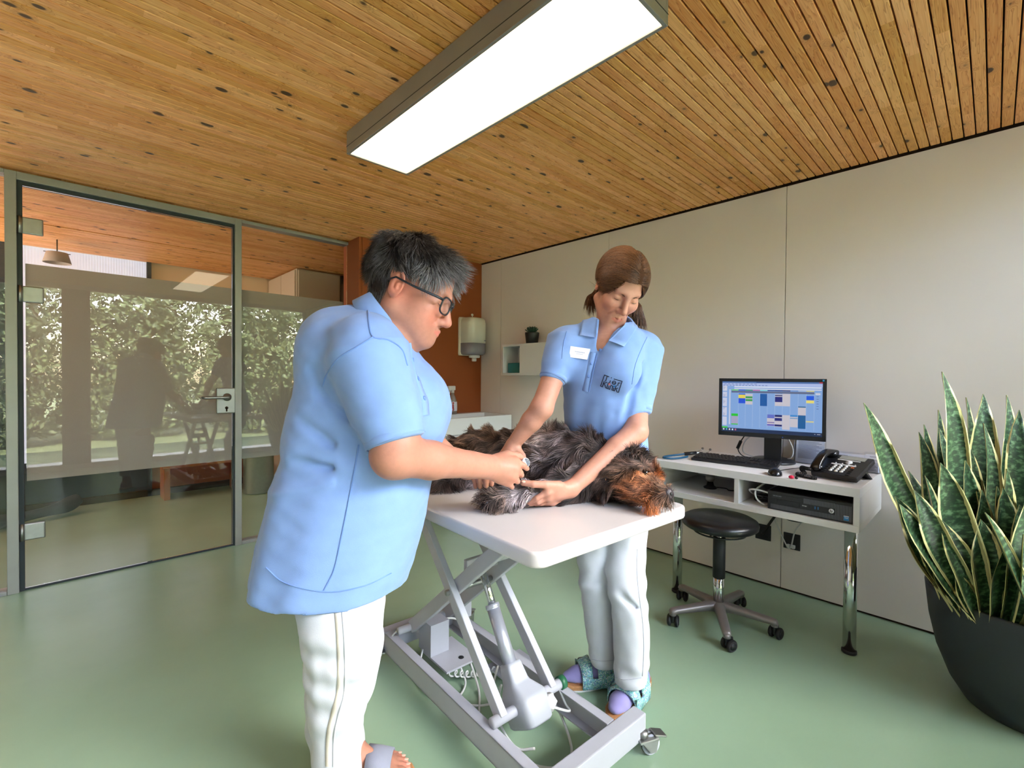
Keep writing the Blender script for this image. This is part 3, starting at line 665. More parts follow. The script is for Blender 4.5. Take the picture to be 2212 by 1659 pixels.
# ---- keyboard with single keys
kb = thing('keyboard', 'black full-size keyboard in front of the monitor', 'keyboard', (2.60, 0.985, DZ1))
kA = V(2.530, 1.172, 0); kB = V(2.570, 0.752, 0); ku = nrm(kB - kA); kn = V(-ku[1], ku[0], 0); kn = kn if kn[0] > 0 else -kn; kl = np.linalg.norm(kB - kA)
ks = nrm(kn + UP * 0.10); kup = nrm(np.cross(ku, ks)); kup = kup if kup[2] > 0 else -kup
kc = (kA + kB) / 2 + kn * 0.068 + V(0, 0, DZ1 + 0.0145)
obj('body', MB().obox(kc, ku, ks, kup, (kl / 2, 0.068, 0.0075), 0.003), M_black, kb)
for sg in (-1, 1):
    obj('foot', MB().obox(kc + ku * sg * kl * .38 + ks * .058 - kup * 0.012, ku, ks, kup, (0.012, 0.006, 0.006), 0.001), M_rubber, kb)
kp = kl / 22.8
krows = [(0.052, [(0, 1)] + [(2 + i, 1) for i in range(4)] + [(6.5 + i, 1) for i in range(4)] + [(11 + i, 1) for i in range(4)] + [(15.4 + i, 1) for i in range(3)]),
         (0.030, [(i, 1) for i in range(13)] + [(13, 2)] + [(15.4 + i, 1) for i in range(3)] + [(18.7 + i, 1) for i in range(4)]),
         (0.0115, [(0, 1.5)] + [(1.5 + i, 1) for i in range(12)] + [(13.5, 1.5)] + [(15.4 + i, 1) for i in range(3)] + [(18.7 + i, 1) for i in range(4)]),
         (-0.007, [(0, 1.8)] + [(1.8 + i, 1) for i in range(11)] + [(12.8, 2.2)] + [(18.7 + i, 1) for i in range(3)]),
         (-0.0255, [(0, 1.3)] + [(1.3 + i, 1) for i in range(11)] + [(12.3, 2.7)] + [(16.4, 1)] + [(18.7 + i, 1) for i in range(4)]),
         (-0.044, [(0, 1.4), (1.4, 1.1), (2.5, 1.4), (3.9, 6.2), (10.1, 1.3), (11.4, 1.1), (12.5, 1.1), (13.6, 1.4)] + [(15.4 + i, 1) for i in range(3)] + [(18.7, 2), (20.7, 1)])]
kcache = {}
for off, row in krows:
    for x0, wdt in row:
        c = kc + ku * (-kl / 2 + 0.006 + (x0 + wdt / 2) * (kl - 0.012) / 22.75) + ks * off + kup * 0.0075
        key = round(wdt, 2); kw = (kl - 0.012) / 22.75 * wdt / 2 - 0.0009
        if key not in kcache:
            bm_ = MB(); z = V(0, 0, 0)
            lo = [(-kw, -.0084), (kw, -.0084), (kw, .0084), (-kw, .0084)]; hi = [(-kw + .0016, -.0066), (kw - .0016, -.0066), (kw - .0016, .0070), (-kw + .0016, .0070)]
            bm_.add([ku * u + ks * v_ for u, v_ in lo] + [ku * u + ks * v_ + kup * 0.0062 for u, v_ in hi], [(4, 5, 6, 7), (0, 1, 5, 4), (1, 2, 6, 5), (2, 3, 7, 6), (3, 0, 4, 7)], 0, False)
            off0 = ROOTLOC[kb.name]; ROOTLOC[kb.name] = V(0, 0, 0); o = obj('key', bm_, M_black, kb); ROOTLOC[kb.name] = off0; kcache[key] = o
            o.location = (c - off0).tolist()
        else:
            place('key', kcache[key], kb, c - ROOTLOC[kb.name])
# ---- mouse
mo_ = thing('computer_mouse', 'black computer mouse beside the keyboard', 'mouse', (2.452, 0.722, DZ1))
d = nrm(V(0.9, 0.30, 0)); s = V(-d[1], d[0], 0)
b = MB(); vv, ff = [], []
for i in range(9):
    for k in range(20):
        th = PI / 2 * i / 8; an = 2 * PI * k / 20; r_ = math.cos(th)
        vv.append(V(2.452, 0.722, DZ1) + d * (0.052 * r_ * math.cos(an)) + s * (0.031 * r_ * math.copysign(abs(math.sin(an)) ** .8, math.sin(an))) + UP * (0.002 + 0.032 * math.sin(th) * (1 - 0.12 * math.cos(an))))
for i in range(8):
    for k in range(20): ff.append((i * 20 + k, i * 20 + (k + 1) % 20, (i + 1) * 20 + (k + 1) % 20, (i + 1) * 20 + k))
ff.append(tuple(range(19, -1, -1))); b.add(vv, ff)
obj('shell', b, mat('black_gloss_plastic', lin(20, 21, 25), 0.25), mo_)
obj('scroll_wheel', MB().cyl(V(2.452, 0.722, DZ1) + d * .03 + UP * .026 - s * .003, V(2.452, 0.722, DZ1) + d * .03 + UP * .026 + s * .003, 0.006, n=14), M_rubber, mo_)
obj('cable', MB().tube(catmull([V(2.50, 0.738, DZ1 + .012), V(2.54, 0.735, DZ1 + .004), V(2.62, 0.722, DZ1 + .003), V(2.74, 0.68, DZ1 + .003), V(2.84, 0.60, DZ1 + .003)], 8), 0.0018, 6), M_cable_k, mo_)
# ---- small beads
one('plastic_cap', MB().ball((2.390 + .02, 0.641, DZ1 + 0.008), (0.010, 0.012, 0.008)), mat('red_plastic', lin(214, 30, 66), 0.3), 'small red plastic cap lying on the desk in front of the phone', 'cap')
one('plastic_cap', MB().ball((2.417, 0.622, DZ1 + 0.0075), 0.0075), M_black, 'small round black cap lying on the desk next to the red cap', 'cap')

# ---- desk phone
ph = thing('desk_phone', 'black office desk telephone with white keypad buttons on the right of the desk', 'telephone', (2.62, 0.49, DZ1))
fL, fR = V(2.535, 0.592, DZ1 + 0.004), V(2.500, 0.428, DZ1 + 0.004)
pu = nrm(fR - fL); pn0 = V(-pu[1], pu[0], 0); pn0 = pn0 if pn0[0] > 0 else -pn0
ps = nrm(pn0 + UP * 0.38); pup = nrm(np.cross(pu, ps)); pup = pup if pup[2] > 0 else -pup
plen, pwid = 0.195, np.linalg.norm(fR - fL) + 0.02
def pp(u, v, h=0.0): return fL + pu * u + ps * v + pup * h     # u across 0..pwid, v up the slope
obj('body', MB().obox(pp(pwid / 2, plen / 2, 0.013), pu, ps, pup, (pwid / 2, plen / 2, 0.013), 0.006), M_black, ph)
for u in (0.03, pwid - 0.03):
    pa, pb = pp(u, plen * .78, 0.0), pp(u, plen * .86, 0.0)
    foot = V(*(pp(u, plen * .95)[:2]), DZ1 + 0.001)
    obj('stand_foot', MB().add([pp(u - .02, plen * .55, 0.001), pp(u + .02, plen * .55, .001), pp(u + .02, plen * .62, .001), pp(u - .02, plen * .62, .001),
        foot - pu * .02, foot + pu * .02, foot + pu * .02 + pn0 * .008, foot - pu * .02 + pn0 * .008], [(0, 1, 5, 4), (1, 2, 6, 5), (2, 3, 7, 6), (3, 0, 4, 7), (4, 5, 6, 7), (0, 3, 2, 1)], 0, False), M_black, ph)
M_lcd = mat('grey_lcd', lin(150, 152, 146), 0.2); M_key = mat('white_key', lin(224, 226, 230), 0.4)
obj('display', MB().obox(pp(0.112, plen * .86, 0.0275), pu, ps, pup, (0.052, 0.016, 0.001), 0.0005), M_lcd, ph)
obj('label_strip', MB().obox(pp(0.104, plen * .735, 0.0275), pu, ps, pup, (0.046, 0.003, 0.001)).obox(pp(0.100, plen * .50, 0.0275), pu, ps, pup, (0.050, 0.004, 0.001)), M_key, ph)
obj('navigation_key', MB().cyl(pp(0.112, plen * .635, 0.026), pp(0.112, plen * .635, 0.030), 0.014, n=24), M_key, ph)
for r_ in range(4):
    for c_ in range(3):
        o = obj('key', MB().cyl(pp(0.072 + c_ * 0.022, plen * (.43 - .085 * r_), 0.026), pp(0.072 + c_ * 0.022, plen * (.43 - .085 * r_), 0.029), 0.0075, n=14), M_key, ph)
for i in range(4): obj('key', MB().cyl(pp(0.065 + .026 * i, plen * .555, 0.026), pp(0.065 + .026 * i, plen * .555, 0.0285), 0.003, n=10), M_key, ph)
obj('message_key', MB().obox(pp(0.142, plen * .42, 0.0275), pu, ps, pup, (0.006, 0.004, 0.001)), mat('orange_key', lin(230, 120, 70), 0.4), ph)
for r_ in range(5):
    for c_ in (0.046, 0.146):
        if not (c_ > .1 and r_ == 0): obj('function_key', MB().obox(pp(c_, plen * (.42 - .085 * r_), 0.0275), pu, ps, pup, (0.007, 0.005, 0.0015), 0.0006), M_rubber, ph)
hs_ = catmull([pp(0.020, 0.012, 0.034), pp(0.020, 0.030, 0.050), pp(0.022, 0.085, 0.068), pp(0.022, 0.14, 0.062), pp(0.022, 0.176, 0.044), pp(0.022, 0.19, 0.034)], 6)
hb = MB(); hv, hf = [], []
for i, p in enumerate(hs_):
    t_ = i / (len(hs_) - 1); wd = 0.024 - 0.006 * math.sin(PI * t_); th = 0.012 + 0.004 * (abs(t_ - .5) * 2) ** 2
    tn = nrm(hs_[min(i + 1, len(hs_) - 1)] - hs_[max(i - 1, 0)]); nn = nrm(np.cross(pu, tn)); nn = nn if nn[2] > 0 else -nn
    for k in range(16):
        an = 2 * PI * k / 16; e = .6; hv.append(p + pu * wd * math.copysign(abs(math.cos(an)) ** e, math.cos(an)) + nn * th * math.copysign(abs(math.sin(an)) ** e, math.sin(an)))
for i in range(len(hs_) - 1):
    for k in range(16): hf.append((i * 16 + k, i * 16 + (k + 1) % 16, (i + 1) * 16 + (k + 1) % 16, (i + 1) * 16 + k))
hf += [tuple(range(15, -1, -1)), tuple((len(hs_) - 1) * 16 + k for k in range(16))]
hb.add(hv, hf); hb.cyl(pp(0.022, 0.170, 0.024), pp(0.022, 0.172, 0.05), 0.023, n=20).cyl(pp(0.020, 0.028, 0.024), pp(0.020, 0.026, 0.048), 0.023, n=20)
obj('handset', hb, mat('handset_plastic', lin(16, 16, 18), 0.25), ph)
path = catmull([pp(0.012, 0.004, 0.034), pp(-0.02, 0.01, 0.030), pp(-0.045, 0.02, 0.026), V(2.55, 0.635, DZ1 + .026), V(2.52, 0.615, DZ1 + .014), V(2.51, 0.640, DZ1 + .010), V(2.49, 0.632, DZ1 + .009), V(2.475, 0.60, DZ1 + .009), V(2.465, 0.572, DZ1 + .009), V(2.472, 0.555, DZ1 + .010)], 26)
co = []
for i, p in enumerate(path):
    tn = nrm(path[min(i + 1, len(path) - 1)] - path[max(i - 1, 0)]); a_ = nrm(np.cross(tn, UP + V(.1, 0, 0))); b_ = np.cross(tn, a_); an = i * 1.15
    co.append(p + 0.0075 * (a_ * math.cos(an) + b_ * math.sin(an)))
obj('coiled_cord', MB().tube(catmull(co, 3), 0.0022, 5), M_cable_k, ph)

# ---- stethoscope
st = thing('stethoscope', 'blue-tubed stethoscope lying at the left end of the desk', 'stethoscope', (2.56, 1.26, DZ1))
M_blue = mat('blue_rubber_tube', lin(12, 76, 108), 0.4)
zt_ = DZ1 + 0.007
obj('tube', MB().tube(catmull([(2.60, 1.225, zt_), (2.56, 1.225, zt_), (2.50, 1.235, zt_), (2.455, 1.265, zt_), (2.455, 1.298, zt_), (2.50, 1.312, zt_), (2.57, 1.30, zt_), (2.63, 1.27, zt_ + .004), (2.66, 1.24, zt_ + .008)], 8), 0.0055, 10), M_blue, st)
obj('joint', MB().cyl((2.64, 1.262, zt_ + .006), (2.69, 1.215, zt_ + .012), 0.010, n=14), M_black, st)
obj('binaural', MB().tube(catmull([(2.67, 1.235, zt_ + .01), (2.72, 1.235, zt_ + .012), (2.78, 1.235, zt_ + .012), (2.80, 1.225, zt_ + .022)], 6), 0.003, 8).tube(catmull([(2.67, 1.235, zt_ + .01), (2.71, 1.20, zt_ + .012), (2.76, 1.18, zt_ + .012), (2.79, 1.175, zt_ + .022)], 6), 0.003, 8), M_chrome, st)
for p in ((2.80, 1.225, zt_ + .026), (2.79, 1.175, zt_ + .026)): obj('ear_tip', MB().ball(p, 0.0075), M_greyal, st)

# ---- leaflet holders
M_acr = glass_mat('clear_acrylic', (0.95, 0.96, 0.98, 1), 1.45)
M_paper = mat('white_paper', lin(228, 228, 238), 0.7, var=0.01); M_ink = mat('grey_print', lin(150, 152, 172), 0.7)
def holder(name, label, c, wdt, h, tilt, sheets, lines, bold=None):
    c = np.array(c, float); u = V(0, -1, 0); n_ = nrm(V(-1, 0, tilt)); upv = nrm(np.cross(n_, u)); upv = upv if upv[2] > 0 else -upv
    t_ = thing(name, label, 'leaflet holder', c)
    obj('tray', MB().obox(c + upv * (h * .5) - n_ * 0.02, u, n_, upv, (wdt / 2 + .004, 0.0012, h * .5)).obox(c + upv * (h * .25) + n_ * 0.014, u, n_, upv, (wdt / 2 + .004, 0.0012, h * .25)).obox(c + upv * .0015 - n_ * .003, u, n_, upv, (wdt / 2 + .004, 0.018, 0.0015))
        .obox(c + upv * (h * .3) - n_ * .003 + u * (wdt / 2 + .003), u, n_, upv, (.001, 0.017, h * .3)).obox(c + upv * (h * .3) - n_ * .003 - u * (wdt / 2 + .003), u, n_, upv, (.001, 0.017, h * .3)), M_acr, t_)
    for i, (hh, oo) in enumerate(sheets):
        p_ = obj('leaflet', MB().obox(c + upv * (hh / 2 + .004) + n_ * oo, u, n_, upv, (wdt / 2 - .002, 0.003, hh / 2), 0.0004), M_paper, t_)
        b_ = MB()
        for (yy, x0, x1) in lines[i]:
            b_.obox(c + upv * yy + u * ((x0 + x1) / 2 - .5) * wdt * .9 + n_ * (oo + 0.0032), u, n_, upv, ((x1 - x0) * wdt * .45, 0.0002, 0.0013))
        if lines[i]: obj('print', b_, M_ink, p_)
    if bold:
        b_ = MB(); cc = c + upv * bold[1] + u * bold[0] + n_ * (sheets[-1][1] + .0034)
        b_.obox(cc, u, n_, upv, (.010, .0002, .010)); obj('print', b_, M_ink, t_)
    return t_
LN = lambda a, b_, n: [(a + (b_ - a) * i / n, 0.05, 0.95 - 0.3 * ((i * 7) % 3) / 3) for i in range(n)]
holder('leaflet_holder', 'tall acrylic leaflet holder with a white sheet behind the right edge of the monitor', (2.90, 0.690, DZ1 + .001), 0.135, 0.20, 0.16, [(0.185, -0.010)], [LN(0.03, 0.125, 14)])
holder('leaflet_holder', 'wide low acrylic holder with white cards behind the phone display', (2.905, 0.52, DZ1 + .001), 0.15, 0.085, 0.12, [(0.072, -0.010), (0.058, 0.002)], [[(0.066, .1, .5)], LN(0.02, 0.05, 5)])
holder('leaflet_holder', 'small acrylic holder with printed cards at the right end of the desk', (2.86, 0.412, DZ1 + .001), 0.058, 0.10, 0.10, [(0.085, -0.012), (0.068, -0.004), (0.05, 0.004)], [[(0.078, .3, .9)], [(0.061, .3, .95)], LN(0.012, 0.045, 6)])

# ---- computer in the right compartment
pc = thing('desktop_computer', 'black desktop computer with ribbed front in the right desk compartment', 'computer', (2.58, 0.573, DZ0 + 0.030))
px0 = DX0 + 0.016; py0, py1, pz0, pz1 = 0.4065, 0.741, DZ0 + 0.0305, DZ0 + 0.1165
obj('case', MB().box((px0 + 0.006, py0, pz0), (px0 + 0.33, py1, pz1), 0.003), M_black, pc)
M_rib = mat('dark_grey_rib', lin(96, 98, 106), 0.4)
fa = obj('front', MB().box((px0, py0, pz0), (px0 + 0.008, py1, pz1), 0.002), mat('front_plastic', lin(14, 15, 18), 0.35), pc)
def py_(t): return py1 - (py1 - py0) * t
def pz_(t): return pz0 + (pz1 - pz0) * t
b = MB()
def rib(t, a, c): b.box((px0 - 0.0015, py_(t) - 0.0014, pz_(a)), (px0 + 0.001, py_(t) + 0.0014, pz_(c)))
for i in range(58):
    t_ = 0.045 + i * 0.0163
    rib(t_, 0.07, 0.30 if t_ < .80 else .86)
    if .44 < t_ < .80: rib(t_, 0.62, .88)
obj('ribs', b, M_rib, fa)['kind'] = 'stuff'
obj('drive_slot', MB().box((px0 - 0.002, py_(.43), pz_(.66)), (px0 + .001, py_(.05), pz_(.86)), .0006).box((px0 - 0.002, py_(.40), pz_(.36)), (px0 + .001, py_(.12), pz_(.60)), .0006), M_black, fa)
obj('port', MB().box((px0 - .0016, py_(.52), pz_(.42)), (px0 + .001, py_(.508), pz_(.56))).box((px0 - .0016, py_(.556), pz_(.42)), (px0 + .001, py_(.544), pz_(.56))), M_rubber, fa)
obj('port', MB().box((px0 - .0018, py_(.588), pz_(.42)), (px0 + .001, py_(.576), pz_(.56))).box((px0 - .0018, py_(.622), pz_(.42)), (px0 + .001, py_(.610), pz_(.56))), mat('blue_port', lin(30, 100, 160), 0.4), fa)
obj('control_strip', MB().box((px0 - .0008, py_(.80), pz_(.32)), (px0 + .001, py_(.40), pz_(.60)), 0), M_black, fa)
lg_c = V(px0 - .002, py_(.765), pz_(.475))
lg = obj('round_logo', MB().cyl(lg_c + V(.003, 0, 0), lg_c, 0.0098, n=28), M_key, fa)
def strokes(name, lines, C, ax, ay, n_, wdt, m, parent, scale):
    b_ = MB()
    for ln_ in lines:
        for (x0, y0), (x1, y1) in zip(ln_[:-1], ln_[1:]):
            p0 = C + (ax * x0 + ay * y0) * scale; p1 = C + (ax * x1 + ay * y1) * scale; a_ = nrm(p1 - p0); c_ = np.cross(n_, a_) * wdt / 2
            e_ = a_ * wdt * .3
            b_.add([p0 - c_ - e_, p1 - c_ + e_, p1 + c_ + e_, p0 + c_ - e_], [(0, 1, 2, 3)], 0, False)
    return obj(name, b_, m, parent)
Yl = V(0, -1, 0)
strokes('letters', [[(-.32, .85), (-.62, -.55)], [(-.46, .18), (-.25, .32), (-.12, .2), (-.28, -.55)], [(.25, .3), (-.04, -.95)], [(.22, .2), (.48, .3), (.6, .1), (.46, -.4), (.2, -.5), (.08, -.35)]], lg_c + V(-.0004, 0, 0), Yl, UP, V(-1, 0, 0), 0.0014, M_rubber, lg, 0.0085)
stick = obj('sticker', MB().box((px0 - .002, py_(.953), pz_(.13)), (px0 + .001, py_(.90), pz_(.36))), mat('blue_sticker', lin(30, 130, 200), 0.35), fa)
obj('sticker_top', MB().box((px0 - .0023, py_(.953), pz_(.325)), (px0 - .002, py_(.90), pz_(.36))), M_key, stick)
strokes('letters', [[(-1, -.2), (-1, .5)], [(-.7, -.3), (-.7, .3), (-.3, .3), (-.3, -.3)], [(0, .6), (0, -.3), (.2, -.3)], [(.4, 0), (.8, 0), (.8, .3), (.4, .3), (.4, -.3), (.8, -.3)], [(1.1, .6), (1.1, -.3)]], V(px0 - .0022, py_(.9265), pz_(.255)), Yl, UP, V(-1, 0, 0), 0.0008, M_key, stick, 0.0058)
strokes('letters', [[(-.5 + i * .13, -.1), (-.5 + i * .13, .12)] for i in range(8)] + [[(-.5, .12), (-.37, .12)], [(.1, -.1), (.3, -.1)]], V(px0 - .0012, py_(.46), pz_(.49)), Yl, UP, V(-1, 0, 0), 0.0009, M_key, fa, 0.018)
strokes('letters', [[(0, 0), (.3, 0)], [(.5, 0), (.8, 0)], [(1.0, 0), (1.5, 0)]], V(px0 - .0022, py_(.075), pz_(.77)), Yl, UP, V(-1, 0, 0), 0.0045, M_rib, fa, 0.022)
# cables in the compartments and under the desk
one('white_cable_loop', MB().tube(catmull([(2.50, 0.775, 0.69), (2.44, 0.80, 0.66), (2.43, 0.795, 0.62), (2.45, 0.765, 0.592), (2.52, 0.76, 0.59)], 8), 0.0045, 8).tube(catmull([(2.44, 0.745, 0.655), (2.43, 0.79, 0.662), (2.44, 0.83, 0.655), (2.52, 0.84, 0.62), (2.60, 0.82, 0.592)], 8), 0.0045, 8), M_cable_w,
    'looped white cables in the desk compartment beside the black computer', 'cable')
one('black_cable_coil', MB().tube([(2.55 + .055 * math.cos(a), 0.80 + .04 * math.sin(a), 0.590 + .0012 * a) for a in np.linspace(0, 5 * PI, 60)], 0.0035, 6), M_cable_k, 'coiled black cable on the floor of the right desk compartment', 'cable')
wc = thing('webcam', 'small round grey webcam with black stand in the left desk compartment', 'webcam', (2.62, 1.10, DZ0 + .03))
obj('body', MB().ball((2.62, 1.10, DZ0 + .03 + .058), (.026, .026, .024)), M_alu, wc); obj('base', MB().lathe([(0, 0), (.034, 0), (.036, .006), (.020, .016), (.014, .04), (0, .042)], (2.62, 1.10, DZ0 + .0305)), M_black, wc)
obj('cable', MB().tube(catmull([(2.64, 1.08, DZ0 + .036), (2.66, 1.03, DZ0 + .034), (2.63, 1.0, DZ0 + .034), (2.66, 0.96, DZ0 + .034), (2.72, 0.93, DZ0 + .036)], 8), .003, 6).box((2.70, 0.915, DZ0 + .0305), (2.73, 0.94, DZ0 + .044), .002), M_cable_k, wc)
def socket(y, z, h, label, plug):
    t_ = thing('wall_socket', label, 'socket', (XW - .004, y, z - h))
    obj('plate', MB().box((XW - .008, y - .042, z - h), (XW - .0002, y + .042, z + h), .003), M_black, t_)
    obj('insert', MB().box((XW - .010, y - .030, z - h * .7), (XW - .008, y + .030, z + h * .7), .001), M_rubber, t_)
    if plug:
        for dy in (-.012, .012): obj('plug', MB().box((XW - .03, y + dy - .008, z - h * .75), (XW - .010, y + dy + .008, z - h * .35), .002), M_cable_w, t_)
socket(0.776, 0.290, 0.045, 'black wall socket with two white plugs under the desk', True)
socket(0.925, 0.306, 0.045, 'black wall socket behind the stool seat, without plugs', False)
one('hanging_cable', MB().tube(catmull([(2.90, 0.62, DZ0 - .002), (2.935, 0.69, 0.47), (2.935, 0.755, 0.36), (2.93, 0.776, 0.262), (2.93, 0.80, 0.27), (2.93, 0.86, 0.40), (2.90, 0.90, DZ0 - .002)], 10), .0035, 8), M_cable_w, 'grey white cable hanging in a V from the desk to the plugged socket', 'cable')
one('hanging_cable', MB().tube(catmull([(2.86, 0.585, DZ0 - .002), (2.90, 0.65, 0.455), (2.92, 0.74, 0.415), (2.92, 0.83, 0.435), (2.90, 0.91, DZ0 - .002)], 10), .0045, 8), M_cable_k, 'thin black cable hanging in a wide arc under the desk', 'cable')
one('hanging_cable', MB().tube(catmull([(2.86, 0.80, DZ0 - .002), (2.91, 0.835, 0.46), (2.93, 0.88, 0.38), (2.93, 0.925, 0.30)], 10), .007, 8), M_cable_k, 'thick black cable running from the desk to the socket behind the stool', 'cable')
one('hanging_cable', MB().tube(catmull([(2.84, 0.87, DZ0 - .002), (2.88, 0.93, 0.49), (2.88, 1.0, 0.50), (2.86, 1.06, DZ0 - .002)], 10), .004, 8), M_cable_k, 'short black cable sagging under the desk just above the stool seat', 'cable')

# ------------------------------------------------------------------ stool
sc_ = V(2.318, 0.925, 0)
sto = thing('stool', 'round black swivel stool with grey five-arm castor base in front of the desk', 'stool', sc_)
SZ = 0.530
obj('seat', MB().lathe([(0, SZ), (0.10, SZ - .001), (0.150, SZ - .006), (0.170, SZ - .017), (0.175, SZ - .031), (0.172, SZ - .046), (0.160, SZ - .055), (0, SZ - .056)], sc_, n=56), M_black_soft, sto)
obj('support_plate', MB().cyl(sc_ + V(0, 0, SZ - .064), sc_ + V(0, 0, SZ - .054), .09, n=28), M_rubber, sto)
obj('release_ring', MB().tube([sc_ + V(.118 * math.cos(a), .118 * math.sin(a), SZ - .078) for a in np.linspace(0, 2 * PI, 40, endpoint=False)], .004, 8, closed=True)
    .tube([sc_ + V(.02, 0, SZ - .066), sc_ + V(.118, 0, SZ - .078)], .003, 6).tube([sc_ + V(-.02, 0, SZ - .066), sc_ + V(-.118, 0, SZ - .078)], .003, 6), M_black, sto)
obj('gas_lift', MB().cyl(sc_ + V(0, 0, .34), sc_ + V(0, 0, SZ - .056), .013, n=20).cyl(sc_ + V(0, 0, .095), sc_ + V(0, 0, .24), .0245, n=28), M_chrome, sto)
obj('sleeve', MB().cyl(sc_ + V(0, 0, .225), sc_ + V(0, 0, .425), .0285, n=28, bev=.002), M_rubber, sto)
for i, w_ in enumerate(((2.075, 1.090), (2.052, 0.770), (2.370, 0.668), (2.585, 0.905), (2.405, 1.165))):
    w_ = V(*w_, 0); dr = nrm(w_ - sc_); L = 0.255; tip = sc_ + dr * L; sd = V(-dr[1], dr[0], 0)
    b = MB(); vv, ff = [], []
    for t_, hw, z0, z1 in ((0.0, .026, .068, .108), (.12, .025, .070, .110), (.3, .021, .074, .106), (.9, .018, .070, .092), (.97, .0175, .069, .089), (1.0, .014, .069, .083)):
        p = sc_ + dr * L * t_
        for sx, zz in ((-1, z0), (1, z0), (1.0, z1 - .008), (.6, z1), (-.6, z1), (-1.0, z1 - .008)): vv.append(p + sd * hw * sx + V(0, 0, zz))
    for q in range(5):
        for k in range(6): ff.append((q * 6 + k, q * 6 + (k + 1) % 6, q * 6 + 6 + (k + 1) % 6, q * 6 + 6 + k))
    ff += [tuple(range(5, -1, -1)), tuple(30 + k for k in range(6))]; b.add(vv, ff)
    b.cyl(tip - dr * .013 + V(0, 0, .058), tip - dr * .013 + V(0, 0, .075), .016, n=16)
    obj('base_arm', b, M_greyal, sto)
    pr = math.radians([20, -25, -10, 40, 10][i]); cd = V(math.cos(pr), math.sin(pr), 0); cs = V(-cd[1], cd[0], 0); cc = tip - dr * .013 + cd * .012 + V(0, 0, .027)
    cs2 = obj('castor', MB().obox(cc + V(0, 0, .012), cd, cs, UP, (.020, .008, .020), .006), M_black, sto)
    for sg in (-1, 1): obj('wheel', MB().cyl(cc + cs * sg * .009, cc + cs * sg * .026, .027, n=26, bev=.005).cyl(cc + cs * sg * .026, cc + cs * sg * .0275, .017, n=20), M_rubber, cs2)

# ------------------------------------------------------------------ wash place at the far end
sk_ = thing('wash_basin', 'white rectangular wash basin on the orange wall', 'basin', (2.60, 3.27, 0.62))
bx = (2.20, 3.03, 0.725, 2.93, 3.486, 0.862)
b = MB(); t = .022
b.box((bx[0], bx[1], bx[2]), (bx[3], bx[1] + t, bx[5]), .006).box((bx[0], bx[4] - .10, bx[2]), (bx[3], bx[4], bx[5]), .006).box((bx[0], bx[1] + t, bx[2]), (bx[0] + t, bx[4] - .10, bx[5]), .004).box((bx[3] - t, bx[1] + t, bx[2]), (bx[3], bx[4] - .10, bx[5]), .004).box((bx[0] + t, bx[1] + t, bx[2]), (bx[3] - t, bx[4] - .1, bx[2] + .02))
obj('bowl', b, mat('white_ceramic', lin(236, 234, 232), 0.12, var=.005), sk_)
obj('tap', MB().tube(catmull([(2.47, 3.43, 0.862), (2.47, 3.43, 0.97), (2.47, 3.41, 1.0), (2.47, 3.34, 1.0), (2.47, 3.32, 0.985)], 6), .012, 12).cyl((2.47, 3.43, 0.985), (2.47, 3.43, 1.03), .016, n=16), M_chrome, sk_)
vb = thing('vanity_cabinet', 'white cabinet under the wash basin', 'cabinet', (2.57, 3.26, 0))
obj('body', MB().box((2.215, 3.06, 0.08), (2.92, 3.484, 0.722), .002), M_white, vb)
for x0, x1 in ((2.22, 2.565), (2.57, 2.915)): obj('door', MB().box((x0, 3.040, 0.09), (x1, 3.059, 0.715), .002), M_white, vb)
obj('plinth', MB().box((2.235, 3.09, 0), (2.90, 3.48, 0.08)), M_greyal, vb)
sb = thing('spray_bottle', 'clear spray bottle with white trigger and red lettering on the wash basin', 'bottle', (2.52, 3.42, 0.862))
M_clr = mat('clear_plastic', lin(200, 190, 186), 0.15, var=.02)
M_clr.node_tree.nodes['Principled BSDF'].inputs['Transmission Weight'].default_value = 0.55
SB = V(2.545, 3.405, .862)
obj('bottle', MB().lathe([(0, 0), (.036, 0), (.040, .006), (.041, .07), (.038, .12), (.026, .155), (.016, .175), (.0145, .195), (0, .195)], SB, n=28), M_clr, sb)
obj('label', MB().lathe([(.0415, .03), (.0422, .07), (.0405, .112)], SB, n=28), M_paper, sb)
bk = IF * -1
strokes('letters', [[(.0, -.9), (.3, -.9), (.3, -.5), (.0, -.5)], [(.0, -.3), (.3, -.3), (.0, -.05), (.3, -.05)], [(.0, .15), (.3, .15)], [(.0, .35), (.3, .35), (.15, .35), (.15, .6)], [(0, .75), (.3, .75), (.3, 1.0), (0, 1.0)]], SB + bk * .0435 + IR * .006 + V(0, 0, .07), IR, UP, bk, .006, mat('red_print', lin(190, 40, 40), .5), sb, .036)
obj('trigger', MB().cyl(SB + V(0, 0, .19), SB + V(0, 0, .215), .0155, n=16).obox(SB + V(-.012, 0, .235), V(1, 0, 0), V(0, 1, 0), UP, (.038, .013, .02), .006).obox(SB + V(-.034, 0, .205), nrm(V(.3, 0, 1)), V(0, 1, 0), nrm(V(1, 0, -.3)), (.024, .008, .005), .002), M_white, sb)
one('soap_bottle', MB().lathe([(0, 0), (.03, 0), (.032, .01), (.032, .11), (.024, .13), (.012, .14), (.012, .16), (0, .16)], (2.40, 3.44, .862), n=24), mat('amber_plastic', lin(150, 110, 90), .2), 'brownish bottle standing behind the spray bottle on the basin', 'bottle')
